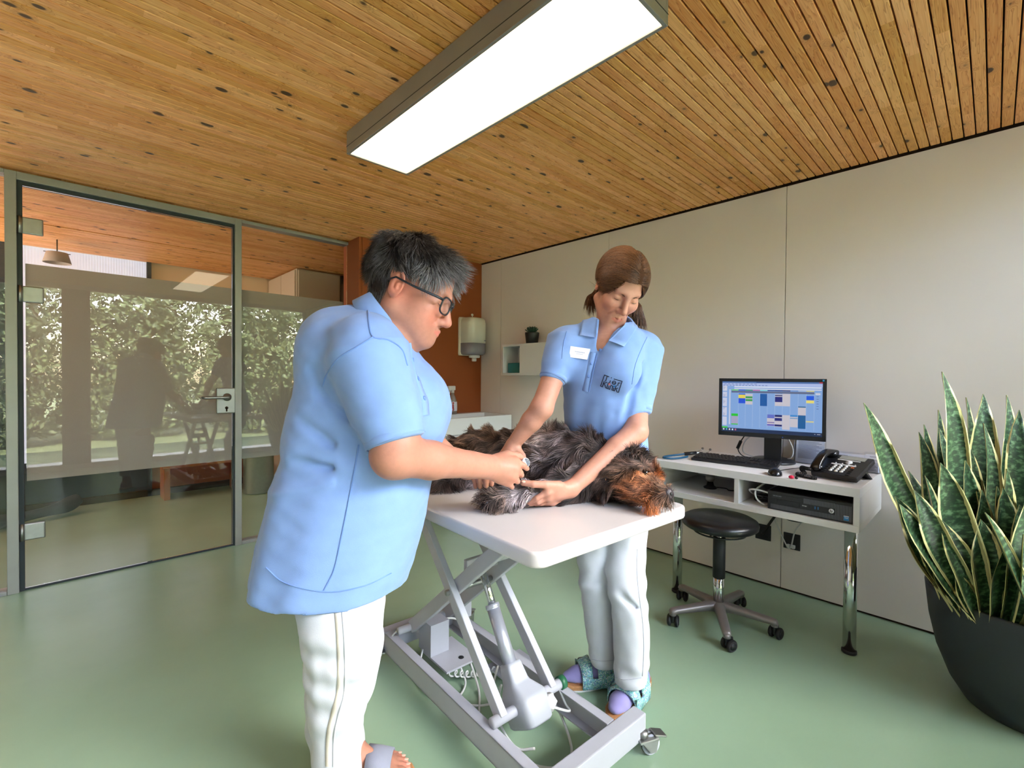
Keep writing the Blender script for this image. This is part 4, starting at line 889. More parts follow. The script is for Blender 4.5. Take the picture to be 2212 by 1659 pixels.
# towel dispenser
tdC = V(2.795, YO, 1.545)
td = thing('towel_dispenser', 'white and grey paper towel dispenser on the orange wall', 'dispenser', (tdC[0], YO - .09, 1.40))
def tdring(z, w_, dp, y1=0.0):
    pts = []
    for k in range(17):
        a = PI * k / 16; e = .62
        pts.append((tdC[0] - w_ * math.copysign(abs(math.cos(a)) ** e, math.cos(a)), YO - .002 - y1 - dp * abs(math.sin(a)) ** e, z))
    pts.append((tdC[0] + w_, YO - .001, z)); pts.append((tdC[0] - w_, YO - .001, z)); return pts
def tdpart(name, rows, m):
    r_ = [tdring(*q) for q in rows]; n_ = 19; vv = [p for q in r_ for p in q]; ff = [tuple(range(n_ - 1, -1, -1)), tuple((len(r_) - 1) * n_ + k for k in range(n_))]
    for i in range(len(r_) - 1):
        for k in range(n_): ff.append((i * n_ + k, i * n_ + (k + 1) % n_, (i + 1) * n_ + (k + 1) % n_, (i + 1) * n_ + k))
    return obj(name, MB().add(vv, ff), m, td)
tdpart('cover', [(1.515, .118, .165), (1.70, .118, .165), (1.735, .112, .158), (1.752, .096, .14), (1.756, .07, .11)], M_offw)
tdpart('window', [(1.405, .096, .14), (1.412, .110, .155), (1.43, .117, .163), (1.514, .118, .165)], mat('smoke_plastic', lin(138, 138, 150), .25))
tdpart('back_plate', [(1.40, .124, .03), (1.42, .128, .035), (1.74, .128, .035), (1.758, .12, .03)], M_offw)
obj('outlet', MB().cyl((tdC[0], YO - .085, 1.378), (tdC[0], YO - .085, 1.405), .052, n=24, bev=.006).box((tdC[0] - .022, YO - .10, 1.345), (tdC[0] + .016, YO - .07, 1.38), .006), M_white, td)
obj('lock_key', MB().cyl((tdC[0], YO - .05, 1.756), (tdC[0], YO - .05, 1.775), .004, n=8).ball((tdC[0], YO - .05, 1.785), (.014, .005, .012)), M_white, td)
obj('print', MB().box((tdC[0] + .05, YO - .1685, 1.535), (tdC[0] + .068, YO - .166, 1.545)), M_ink, td)
# wall shelf with succulent
ws = thing('wall_shelf', 'small white open wall shelf box on the white wall behind the younger person', 'shelf', (2.86, 2.66, 1.215))
b = MB(); y0, y1, z0, z1 = 2.42, 2.985, 1.218, 1.480; t = .018; x0 = 2.76
obj('frame', MB().box((x0, y0, z0), (XW - .001, y1, z0 + t), .001).box((x0, y0, z1 - t), (XW - .001, y1, z1), .001).box((x0, y0, z0 + t), (XW - .001, y0 + t, z1 - t)).box((x0, y1 - t, z0 + t), (XW - .001, y1, z1 - t)).box((XW - .012, y0 + t, z0 + t), (XW - .001, y1 - t, z1 - t)), M_white, ws)
obj('door', MB().box((x0 - .001, y0 + t, z0 + t), (x0 + .014, 2.765, z1 - t), .001), M_white, ws)
one('glass_box', MB().box((2.80, 2.785, z0 + t), (2.93, 2.95, z0 + .105), .004), mat('teal_glass', lin(40, 120, 124), .2), 'teal box standing inside the white wall shelf', 'box')
su = thing('succulent', 'small dark green succulent in a black pot on the white wall shelf', 'plant', (2.84, 2.70, z1))
sC = V(2.84, 2.700, z1)
obj('pot', MB().lathe([(0, 0), (.045, 0), (.050, .005), (.060, .085), (.060, .095), (.054, .095), (.052, .08), (0, .078)], sC, n=28), mat('black_pot', lin(26, 25, 26), .5), su)
M_succ = mat('succulent_green', lin(40, 74, 58), .5, var=.2, scale=40)
for i in range(22):
    a = i * 2.4; el = .25 + .95 * i / 22; ln_ = .062 - .015 * (i / 22); dr = V(math.cos(a) * math.cos(el), math.sin(a) * math.cos(el), math.sin(el)); sd = nrm(np.cross(dr, UP)); nn = np.cross(sd, dr)
    pts = [(0, .006), (.35, .013), (.7, .012), (1, .001)]; vv, ff = [], []
    for t_, w_ in pts:
        p = sC + V(0, 0, .09) + dr * ln_ * t_ + UP * .012 * t_ * t_; vv += [p - sd * w_, p + nn * .004, p + sd * w_, p - nn * .005]
    for q in range(3):
        for k in range(4): ff.append((q * 4 + k, q * 4 + (k + 1) % 4, q * 4 + 4 + (k + 1) % 4, q * 4 + 4 + k))
    obj('leaf', MB().add(vv, ff), M_succ, su)

# ------------------------------------------------------------------ snake plant in a big pot
pc_ = V(2.52, -0.115, 0)
sn = thing('potted_snake_plant', 'large snake plant with yellow-edged leaves in a big dark pot by the white wall', 'plant', pc_)
obj('pot', MB().lathe([(0, 0.0), (.17, 0.0), (.185, .006), (.225, .07), (.262, .17), (.285, .28), (.298, .40), (.299, .408), (.292, .412), (.286, .405), (.275, .34), (0, .34)], pc_, n=72), mat('anthracite_pot', lin(40, 44, 50), .55, var=.03, bump=.1, bscale=250), sn)
obj('soil', MB().lathe([(0, .352), (.15, .35), (.278, .345)], pc_, n=40), mat('soil', lin(34, 26, 20), .95, var=.4, scale=60, bump=.8, bscale=90), sn)
def leaf_mat():
    m = bpy.data.materials.new('snake_leaf'); m.use_nodes = True
    n, l = nodes_of(m); p = n['Principled BSDF']
    uv = n.new('ShaderNodeUVMap'); sp_ = n.new('ShaderNodeSeparateXYZ'); l.new(uv.outputs[0], sp_.inputs[0]); oi = n.new('ShaderNodeObjectInfo')
    def mt(op, a, b_=None, c=None):
        q = n.new('ShaderNodeMath'); q.operation = op
        for i, x in enumerate((a, b_, c)):
            if x is None: continue
            if isinstance(x, (int, float)): q.inputs[i].default_value = x
            else: l.new(x, q.inputs[i])
        return q.outputs[0]
    cb2 = n.new('ShaderNodeCombineXYZ'); l.new(mt('MULTIPLY', sp_.outputs[0], 3.0), cb2.inputs[0]); l.new(mt('MULTIPLY', sp_.outputs[1], 26.0), cb2.inputs[1]); l.new(mt('MULTIPLY', oi.outputs['Random'], 40), cb2.inputs[2])
    t = n.new('ShaderNodeTexNoise'); t.inputs['Scale'].default_value = 1.6; t.inputs['Detail'].default_value = 4; l.new(cb2.outputs[0], t.inputs['Vector'])
    r = n.new('ShaderNodeValToRGB'); e = r.color_ramp.elements; e[0].position = .42; e[0].color = lin(26, 50, 32); e[1].position = .68; e[1].color = lin(98, 130, 94); e3 = e.new(.5); e3.color = lin(40, 72, 42)
    l.new(t.outputs['Fac'], r.inputs['Fac'])
    edge = mt('ABSOLUTE', mt('SUBTRACT', sp_.outputs[0], .5)); t2 = n.new('ShaderNodeTexNoise'); t2.inputs['Scale'].default_value = 1.0; l.new(cb2.outputs[0], t2.inputs['Vector'])
    st_ = mt('GREATER_THAN', mt('ADD', edge, mt('MULTIPLY', mt('SUBTRACT', t2.outputs['Fac'], .5), .05)), .385)
    mx = n.new('ShaderNodeMixRGB'); l.new(st_, mx.inputs[0]); l.new(r.outputs[0], mx.inputs[1]); mx.inputs[2].default_value = lin(222, 212, 150); l.new(mx.outputs[0], p.inputs['Base Color'])
    p.inputs['Roughness'].default_value = .42
    return m
M_snake = leaf_mat()
def leaf(base, tip, wdt, bend, twist, face):
    base, tip = np.array(base, float), np.array(tip, float); n_ = 13; ax = nrm(tip - base); L = np.linalg.norm(tip - base)
    s0 = nrm(np.cross(face, ax)); f0 = np.cross(ax, s0); vv, ff, uvs = [], [], []
    for i in range(n_):
        t_ = i / (n_ - 1); p = base + (tip - base) * t_ + f0 * bend * L * math.sin(PI * t_) + s0 * .007 * L * math.sin(3.2 * t_ * PI + twist * 5)
        a = twist * (t_ - .3); s_ = s0 * math.cos(a) + f0 * math.sin(a); fn = np.cross(ax, s_)
        prof = (0.42 + 0.58 * min(1, t_ / .45) ** .8) if t_ < .62 else max(0.0, 1 - ((t_ - .62) / .38) ** 2.1)
        hw = wdt * prof * .5 + .0008
        for j, x in enumerate((-1, -.5, 0, .5, 1)):
            q = p + s_ * hw * x + fn * hw * .35 * (x * x) ; vv.append(q); uvs.append((j / 4, t_ * L * 2))
        for j, x in enumerate((1, .5, 0, -.5, -1)):
            q = p + s_ * hw * x * .96 + fn * (hw * .35 * (x * x) - .0035 * (1 - x * x * .8)); vv.append(q); uvs.append((1 - j / 4, t_ * L * 2))
    for i in range(n_ - 1):
        for j in range(10): ff.append((i * 10 + j, i * 10 + (j + 1) % 10, i * 10 + 10 + (j + 1) % 10, i * 10 + 10 + j))
    o = obj('leaf', MB().add(vv, ff), M_snake, sn)
    ul = o.data.uv_layers.new(name='UVMap'); li = [v_ for f_ in ff for v_ in f_]
    ul.data.foreach_set('uv', np.array([uvs[i] for i in li], np.float32).ravel())
def cropat(x, y, d): return at(1820 + x / 1.975, 780 + y / 1.975, d)
tc = -IF
# (tip, base) in the pot, real depth of each
for tx, ty, td_, bx_, by_, bd, wdt, bend, tw in (
    (85, 182, 1.62, 400, 880, 1.68, .052, -.05, .5), (427, 45, 1.72, 545, 900, 1.72, .062, .02, .9), (593, 140, 1.80, 590, 900, 1.76, .070, .02, .3), (697, 145, 1.78, 690, 880, 1.74, .050, .03, .6),
    (758, 208, 1.70, 690, 900, 1.68, .058, .02, -.4), (325, 303, 1.76, 480, 880, 1.78, .042, .04, .8), (352, 270, 1.84, 500, 880, 1.80, .040, -.03, -.7), (405, 208, 1.88, 470, 860, 1.82, .046, 0, .3),
    (415, 285, 1.82, 560, 880, 1.78, .044, .03, -.5), (412, 435, 1.58, 590, 1000, 1.62, .066, .03, .4), (605, 265, 1.72, 640, 900, 1.68, .052, .03, 1.0), (300, 553, 1.56, 575, 1000, 1.62, .050, -.03, .5),
    (222, 578, 1.62, 470, 930, 1.68, .050, .02, .7), (245, 610, 1.58, 560, 1020, 1.61, .056, -.05, -.4), (260, 545, 1.70, 470, 900, 1.74, .046, .02, .4), (528, 155, 1.86, 560, 880, 1.82, .036, .02, .8),
    (608, 648, 1.48, 880, 760, 1.45, .050, .03, .5), (585, 675, 1.56, 625, 1040, 1.60, .060, .02, .3), (700, 460, 1.60, 640, 980, 1.62, .050, .02, .7), (790, 560, 1.50, 690, 1060, 1.56, .064, .04, .5),
    (775, 740, 1.48, 680, 1060, 1.55, .052, .04, -.5), (350, 490, 1.68, 500, 920, 1.70, .054, 0, .5), (450, 450, 1.74, 600, 900, 1.72, .040, .02, .6), (300, 735, 1.64, 450, 960, 1.66, .046, .02, .3),
    (510, 600, 1.66, 560, 960, 1.67, .056, .02, -.3), (595, 550, 1.62, 560, 980, 1.64, .044, .02, .9), (480, 905, 1.60, 520, 1010, 1.61, .040, 0, .3), (760, 250, 1.84, 740, 880, 1.78, .050, 0, .4),
    (830, 180, 1.74, 760, 900, 1.70, .060, .02, .6), (870, 300, 1.62, 770, 960, 1.60, .058, .03, -.6), (900, 420, 1.52, 800, 1010, 1.54, .060, .03, .4), (700, 330, 1.90, 690, 860, 1.84, .046, 0, .3), (640, 400, 1.74, 660, 900, 1.72, .05, .02, -.6),
    (540, 370, 1.78, 600, 880, 1.76, .05, .02, .5), (690, 540, 1.58, 700, 960, 1.60, .05, .02, -.8), (320, 630, 1.66, 530, 960, 1.66, .046, .03, .6), (425, 680, 1.58, 555, 1010, 1.61, .054, .02, -.3),
    (680, 815, 1.53, 640, 1040, 1.585, .060, .02, .3), (385, 905, 1.64, 440, 960, 1.66, .03, 0, .2), (950, 250, 1.72, 850, 920, 1.68, .06, .02, .5), (1000, 520, 1.55, 860, 1000, 1.57, .06, .02, -.5), (740, 910, 1.55, 720, 1060, 1.57, .05, .02, .2)):
    B = cropat(bx_, by_, bd); B[2] = min(B[2], .34)
    dxy = B[:2] - pc_[:2]; r_ = np.linalg.norm(dxy)
    if r_ > .25: B[:2] = pc_[:2] + dxy / r_ * .25
    B[2] = .34
    T = cropat(tx, ty, td_)
    T[0] = min(T[0], XW - .03)
    leaf(B, T, wdt * 1.55, bend * .6, tw * .6, nrm(tc + RNG.normal(size=3) * .25))
rgl = np.random.default_rng(3)
for i in range(30):
    a_ = rgl.uniform(0, 2 * PI); r_ = .24 * math.sqrt(rgl.random()); B = pc_ + V(math.cos(a_) * r_, math.sin(a_) * r_, .34)
    T = B + V(math.cos(a_), math.sin(a_), 0) * rgl.uniform(.0, .16) * (r_ / .2) + V(rgl.uniform(-.05, .05), rgl.uniform(-.05, .05), rgl.uniform(.28, .62)); T[0] = min(T[0], XW - .04)
    leaf(B, T, rgl.uniform(.055, .085), rgl.uniform(-.04, .05), rgl.uniform(-.5, .5), nrm(tc + rgl.normal(size=3) * .4))
# ------------------------------------------------------------------ smooth bodies: distance fields turned into one continuous surface
class Field:
    def __init__(s, lo, hi, res):
        s.lo = np.array(lo, float); s.res = res; s.n = np.ceil((np.array(hi) - s.lo) / res).astype(int) + 1
        s.D = np.full(tuple(s.n), 1.0, np.float32)
    def grid(s, lo, hi):
        i0 = np.clip(np.floor((np.array(lo) - s.lo) / s.res).astype(int), 0, s.n); i1 = np.clip(np.ceil((np.array(hi) - s.lo) / s.res).astype(int) + 1, 0, s.n)
        if np.any(i1 <= i0): return None, None
        sl = tuple(slice(a, b) for a, b in zip(i0, i1))
        g = [(s.lo[k] + s.res * np.arange(i0[k], i1[k])).astype(np.float32).reshape([-1 if j == k else 1 for j in range(3)]) for k in range(3)]
        return sl, g
    def put(s, d, sl, k, mode):
        A = s.D[sl]; d = d.astype(np.float32)
        if mode == 'sub':
            if k > 0:
                h = np.clip(0.5 - 0.5 * (A + d) / k, 0, 1); s.D[sl] = A * (1 - h) - d * h + k * h * (1 - h)
            else: s.D[sl] = np.maximum(A, -d)
        elif mode == 'cut': s.D[sl] = np.maximum(A, d)
        else:
            if k > 0:
                h = np.clip(0.5 + 0.5 * (d - A) / k, 0, 1); s.D[sl] = d * (1 - h) + A * h - k * h * (1 - h)
            else: s.D[sl] = np.minimum(A, d)
    def cap(s, a, b, ra, rb=None, k=0.01, mode='add', flat=False, sq=None):
        """tapered limb from a to b; flat = squared-off ends; sq = (axis, factor) squashes the section along an axis"""
        rb = ra if rb is None else rb; a = np.array(a, float); b = np.array(b, float); m = max(ra, rb) * (max(1.0, 1 / sq[1]) if sq else 1) + k + 3 * s.res
        sl, g = s.grid(np.minimum(a, b) - m, np.maximum(a, b) + m)
        if sl is None: return s
        ab = b - a; L2 = max(ab @ ab, 1e-12)
        p = [g[i] - a[i] for i in range(3)]
        t = (p[0] * ab[0] + p[1] * ab[1] + p[2] * ab[2]) / L2; tc = np.clip(t, 0, 1)
        q = [p[i] - tc * ab[i] if not flat else p[i] - t * ab[i] for i in range(3)]
        d2 = q[0] ** 2 + q[1] ** 2 + q[2] ** 2
        if sq:
            e = nrm(sq[0]); w_ = q[0] * e[0] + q[1] * e[1] + q[2] * e[2]; d2 = d2 + w_ ** 2 * (1 / sq[1] ** 2 - 1)
        d = np.sqrt(d2) - (ra + (rb - ra) * tc)
        if flat: d = np.maximum(d, np.maximum(-t, t - 1) * math.sqrt(L2))
        s.put(d, sl, k, mode); return s
    def chain(s, pts, rs, k=0.008, **kw):
        for i in range(len(pts) - 1): s.cap(pts[i], pts[i + 1], rs[i], rs[i + 1], k if i == 0 else min(k, .006), **kw)
        return s
    def ell(s, c, r, R=None, k=0.01, mode='add'):
        c = np.array(c, float); r = np.array(r, float); R = np.eye(3) if R is None else np.array(R); m = r.max() + k + 3 * s.res
        sl, g = s.grid(c - m, c + m)
        if sl is None: return s
        p = [g[i] - c[i] for i in range(3)]
        l = [p[0] * R[j][0] + p[1] * R[j][1] + p[2] * R[j][2] for j in range(3)]      # R rows = local axes
        k0 = np.sqrt(sum((l[j] / r[j]) ** 2 for j in range(3))) + 1e-6; k1 = np.sqrt(sum((l[j] / r[j] ** 2) ** 2 for j in range(3))) + 1e-6
        s.put(k0 * (k0 - 1) / k1, sl, k, mode); return s
    def slices(s, rows, f, k=0.01, ex=2.3, zlo=None, zhi=None, warp=None):
        """rows of (z, centre xy, half along f, half across), an upright trunk"""
        rows = sorted(rows, key=lambda q: q[0]); z = np.array([q[0] for q in rows]); cx_ = np.array([q[1][0] for q in rows]); cy_ = np.array([q[1][1] for q in rows]); a_ = np.array([q[2] for q in rows]); b_ = np.array([q[3] for q in rows])
        m = max(a_.max(), b_.max()) + k + 3 * s.res + .02
        z0 = z[0] if zlo is None else zlo; z1 = z[-1] if zhi is None else zhi
        sl, g = s.grid((cx_.min() - m, cy_.min() - m, z0 - .03), (cx_.max() + m, cy_.max() + m, z1 + .03))
        zz = g[2].ravel()
        def ip(v):
            zs = np.linspace(z[0], z[-1], 240); vs_ = np.interp(zs, z, v); kk = np.ones(15) / 15
            vp = np.concatenate([np.full(7, vs_[0]), vs_, np.full(7, vs_[-1])]); vs_ = np.convolve(vp, kk, 'valid')
            return np.interp(zz, zs, vs_).astype(np.float32).reshape(1, 1, -1)
        X = g[0] - ip(cx_); Y = g[1] - ip(cy_); r = V(f[1], -f[0])
        u = X * f[0] + Y * f[1]; w_ = X * r[0] + Y * r[1]; A, B = ip(a_), ip(b_)
        d = ((np.abs(u / A) ** ex + np.abs(w_ / B) ** ex) ** (1 / ex) - 1) * np.minimum(A, B)
        if warp is not None: d = d + warp(u, w_, g[2], A, B)
        d = np.maximum(d, np.maximum(z0 - g[2], g[2] - z1))
        s.put(d, sl, k, 'add'); return s
    def bumps(s, amp, freq, seed, stretch=(1, 1, 1)):
        """soft unevenness of cloth"""
        rg = np.random.default_rng(seed); d = np.zeros_like(s.D); g = [(s.lo[k] + s.res * np.arange(s.n[k])).astype(np.float32) for k in range(3)]
        for _ in range(5):
            kx, ky, kz = rg.normal(size=3) * freq * np.array(stretch); p = rg.uniform(0, 6.28)
            d += np.sin(kx * g[0][:, None, None] + ky * g[1][None, :, None] + kz * g[2][None, None, :] + p).astype(np.float32)
        s.D += d * (amp / 2.2); return s
    def mesh(s):
        D = s.D; I = D < 0; n = np.array(D.shape)
        c = np.zeros(tuple(n - 1), np.uint8)
        for dx in (0, 1):
            for dy in (0, 1):
                for dz in (0, 1): c += I[dx:n[0] - 1 + dx, dy:n[1] - 1 + dy, dz:n[2] - 1 + dz]
        act = np.argwhere((c > 0) & (c < 8)); ids = np.full(tuple(n - 1), -1, np.int32); ids[act[:, 0], act[:, 1], act[:, 2]] = np.arange(len(act))
        acc = np.zeros((len(act), 3)); cnt = np.zeros(len(act))
        cor = [(a, b, e) for a in (0, 1) for b in (0, 1) for e in (0, 1)]
        for a in cor:
            for ax in range(3):
                if a[ax]: continue
                b = list(a); b[ax] = 1
                va = D[act[:, 0] + a[0], act[:, 1] + a[1], act[:, 2] + a[2]]; vb = D[act[:, 0] + b[0], act[:, 1] + b[1], act[:, 2] + b[2]]
                m = (va < 0) != (vb < 0); t = np.where(m, va / np.where(m, va - vb, 1), 0)
                p = np.tile(np.array(a, float), (len(act), 1)); p[:, ax] += t
                acc[m] += p[m]; cnt[m] += 1
        verts = s.lo + s.res * (act + acc / cnt[:, None])
        faces = []
        for ax in range(3):
            b, e = (ax + 1) % 3, (ax + 2) % 3
            sl0 = [slice(None)] * 3; sl1 = [slice(None)] * 3; sl0[ax] = slice(0, -1); sl1[ax] = slice(1, None)
            x = np.argwhere(I[tuple(sl0)] != I[tuple(sl1)])
            x = x[(x[:, b] > 0) & (x[:, e] > 0) & (x[:, b] < n[b] - 1) & (x[:, e] < n[e] - 1)]
            if not len(x): continue
            inside = I[x[:, 0], x[:, 1], x[:, 2]]
            def cell(db, de):
                y_ = x.copy(); y_[:, b] -= db; y_[:, e] -= de; return ids[y_[:, 0], y_[:, 1], y_[:, 2]]
            q = np.stack([cell(1, 1), cell(0, 1), cell(0, 0), cell(1, 0)], 1); q[~inside] = q[~inside][:, ::-1]
            faces.append(q)
        F = np.concatenate(faces); F = F[(F >= 0).all(1)]
        # keep the largest connected piece
        lab = np.arange(len(verts))
        while True:
            m = lab[F].min(1); l2 = lab.copy()
            for j in range(4): np.minimum.at(l2, F[:, j], m)
            l2 = l2[l2]
            if (l2 == lab).all(): break
            lab = l2
        u, ct = np.unique(lab[F[:, 0]], return_counts=True); keep = u[ct > max(60, ct.max() * 0.002)]
        F = F[np.isin(lab[F[:, 0]], keep)]
        used = np.unique(F); mp_ = np.full(len(verts), -1); mp_[used] = np.arange(len(used))
        return verts[used], mp_[F]

def relax(vv, F, it=2, lam=0.5):
    e = np.concatenate([F[:, [0, 1]], F[:, [1, 2]], F[:, [2, 3]], F[:, [3, 0]]]); e = np.concatenate([e, e[:, ::-1]])
    deg = np.bincount(e[:, 0], minlength=len(vv))[:, None]
    for _ in range(it):
        a = np.stack([np.bincount(e[:, 0], weights=vv[e[:, 1], k], minlength=len(vv)) for k in range(3)], 1) / np.maximum(deg, 1)
        vv = vv + lam * (a - vv)
    return vv

def quick(name, vv, F, m, parent=None, col=None):
    off = ROOTLOC.get(parent.name, V(0, 0, 0)) if parent is not None else V(0, 0, 0)
    me = bpy.data.meshes.new(name); nv, nf = len(vv), len(F)
    me.vertices.add(nv); me.vertices.foreach_set('co', (vv - off).astype(np.float32).ravel())
    me.loops.add(nf * 4); me.loops.foreach_set('vertex_index', F.astype(np.int32).ravel())
    me.polygons.add(nf); me.polygons.foreach_set('loop_start', (np.arange(nf) * 4).astype(np.int32)); me.polygons.foreach_set('loop_total', np.full(nf, 4, np.int32))
    me.polygons.foreach_set('use_smooth', np.ones(nf, bool)); me.update(calc_edges=True); me.validate()
    me.materials.append(m)
    if col is not None:
        a = me.color_attributes.new('col', 'FLOAT_COLOR', 'POINT'); a.data.foreach_set('color', np.concatenate([col, np.ones((nv, 1))], 1).astype(np.float32).ravel())
    o = bpy.data.objects.new(name, me); COL.objects.link(o)
    if parent is not None: o.parent = parent; ROOTLOC[o.name] = off
    return o

def vnormals(vv, F):
    n_ = np.cross(vv[F[:, 2]] - vv[F[:, 0]], vv[F[:, 3]] - vv[F[:, 1]]); out = np.zeros_like(vv)
    for j in range(4):
        for k in range(3): out[:, k] += np.bincount(F[:, j], weights=n_[:, k], minlength=len(vv))
    return out / (np.linalg.norm(out, axis=1)[:, None] + 1e-12)

def scatter(vv, F, N, mask, rg):
    """N random points on the quads whose weight (per vertex) is high, with their normals"""
    a = np.linalg.norm(np.cross(vv[F[:, 2]] - vv[F[:, 0]], vv[F[:, 3]] - vv[F[:, 1]]), axis=1) * mask[F].mean(1)
    i = rg.choice(len(F), N, p=a / a.sum()); s_, t_ = rg.random((N, 1)), rg.random((N, 1)); q = vv[F[i]]; nn = vnormals(vv, F)[F[i]]
    bl = lambda z: (z[:, 0] * (1 - s_) + z[:, 1] * s_) * (1 - t_) + (z[:, 3] * (1 - s_) + z[:, 2] * s_) * t_
    n_ = bl(nn); return bl(q), n_ / np.linalg.norm(n_, axis=1)[:, None]

def swirl(P, freq, seed, m=3):
    """smooth vector noise"""
    rg = np.random.default_rng(seed); o = np.zeros((len(P), 3))
    for _ in range(m):
        for k in range(3): o[:, k] += np.sin(P @ (rg.normal(size=3) * freq) + rg.uniform(0, 6.28))
    return o / m

def strands(name, roots, dirs, length, m, parent, npts=7, grav=0.3, curl=0.0, cfreq=60, rad=0.0005, seed=1, tint=None, bend=None, keep=None, out=None, olift=.06):
    off = ROOTLOC.get(parent.name, V(0, 0, 0)); N = len(roots); length = np.broadcast_to(np.asarray(length, float), (N,))
    P = np.zeros((N, npts, 3)); P[:, 0] = roots; d = dirs / np.linalg.norm(dirs, axis=1)[:, None]; p = roots.copy()
    for i in range(1, npts):
        t = i / (npts - 1); dd = d + np.array([0, 0, -grav * t]) + curl * swirl(p, cfreq, seed)
        if bend is not None: dd = dd + bend * t
        if out is not None: s_ = np.sum(dd * out, 1)[:, None]; dd = dd + out * np.maximum(0, olift * (1 - .5 * t) - s_)
        d = dd / np.linalg.norm(dd, axis=1)[:, None]; p = p + d * (length / (npts - 1))[:, None]
        if keep is not None: p = keep(p)
        P[:, i] = p
    cv = bpy.data.hair_curves.new(name); cv.add_curves([npts] * N)
    cv.attributes['position'].data.foreach_set('vector', (P - off).astype(np.float32).ravel())
    ra = cv.attributes.get('radius') or cv.attributes.new('radius', 'FLOAT', 'POINT')
    prof = np.array([1.0] + [1.0 - 0.75 * (i / (npts - 1)) ** 2 for i in range(1, npts)]); ra.data.foreach_set('value', (np.tile(prof, (N, 1)) * rad).astype(np.float32).ravel())
    if tint is not None:
        a = cv.attributes.new('tint', 'FLOAT_COLOR', 'POINT'); c = np.ones((N, npts, 4), np.float32); c[:, :, :3] = tint if tint.ndim == 3 else tint[:, None, :]; a.data.foreach_set('color', c.ravel())
    cv.materials.append(m); o = bpy.data.objects.new(name, cv); COL.objects.link(o); o.parent = parent; ROOTLOC[o.name] = off
    o['kind'] = 'stuff'
    return o

def attr_mat(name, attr, rough=0.5, sss=0.0, spec=0.4, bump=0.0, bscale=300, sheen=0.0):
    m = bpy.data.materials.new(name); m.use_nodes = True; n, l = nodes_of(m); p = n['Principled BSDF']
    a = n.new('ShaderNodeAttribute'); a.attribute_name = attr
    g = n.new('ShaderNodeNewGeometry'); t = n.new('ShaderNodeTexNoise'); t.inputs['Scale'].default_value = 90; t.inputs['Detail'].default_value = 3; l.new(g.outputs['Position'], t.inputs['Vector'])
    mr = n.new('ShaderNodeMapRange'); l.new(t.outputs['Fac'], mr.inputs[0]); mr.inputs[1].default_value = .3; mr.inputs[2].default_value = .7; mr.inputs[3].default_value = .95; mr.inputs[4].default_value = 1.05
    mx = n.new('ShaderNodeVectorMath'); mx.operation = 'SCALE'; l.new(a.outputs['Color'], mx.inputs[0]); l.new(mr.outputs[0], mx.inputs['Scale']); l.new(mx.outputs[0], p.inputs['Base Color'])
    p.inputs['Roughness'].default_value = rough; p.inputs['Specular IOR Level'].default_value = spec
    if sss > 0:
        p.inputs['Subsurface Weight'].default_value = sss; p.inputs['Subsurface Radius'].default_value = (.008, .003, .0015); p.inputs['Subsurface Scale'].default_value = 1.0
    if bump > 0:
        t2 = n.new('ShaderNodeTexNoise'); t2.inputs['Scale'].default_value = bscale; l.new(g.outputs['Position'], t2.inputs['Vector']); b = n.new('ShaderNodeBump'); b.inputs['Strength'].default_value = bump; b.inputs['Distance'].default_value = .001
        l.new(t2.outputs['Fac'], b.inputs['Height']); l.new(b.outputs['Normal'], p.inputs['Normal'])
    return m
M_skin = attr_mat('skin', 'col', .48, .12, .35, .15, 500)
M_hair = attr_mat('hair', 'tint', .38, 0, .4)
M_fur = attr_mat('fur', 'tint', .55, 0, .3)
M_furskin = attr_mat('fur_under', 'col', .8)
def cloth(name, c, weave=900, bump=.25):
    m = mat(name, c, .82, var=.03, scale=30, bump=bump, bscale=weave, spec=.2); p = m.node_tree.nodes['Principled BSDF']; p.inputs['Sheen Weight'].default_value = .15; return m
M_polo = cloth('light_blue_pique', lin(122, 150, 202))
M_jeans = cloth('white_cotton', lin(196, 198, 206), 600, .2)
M_seam = cloth('blue_seam', lin(104, 134, 192))
M_lens = glass_mat('spectacle_lens', (.97, .98, .98, 1), 1.06)
M_eye = mat('eye_white', lin(226, 216, 208), .2, var=.02); M_iris = mat('iris', lin(70, 52, 40), .2)

SKIN1 = np.array(lin(178, 123, 103)[:3]); SKIN2 = np.array(lin(184, 131, 111)[:3])

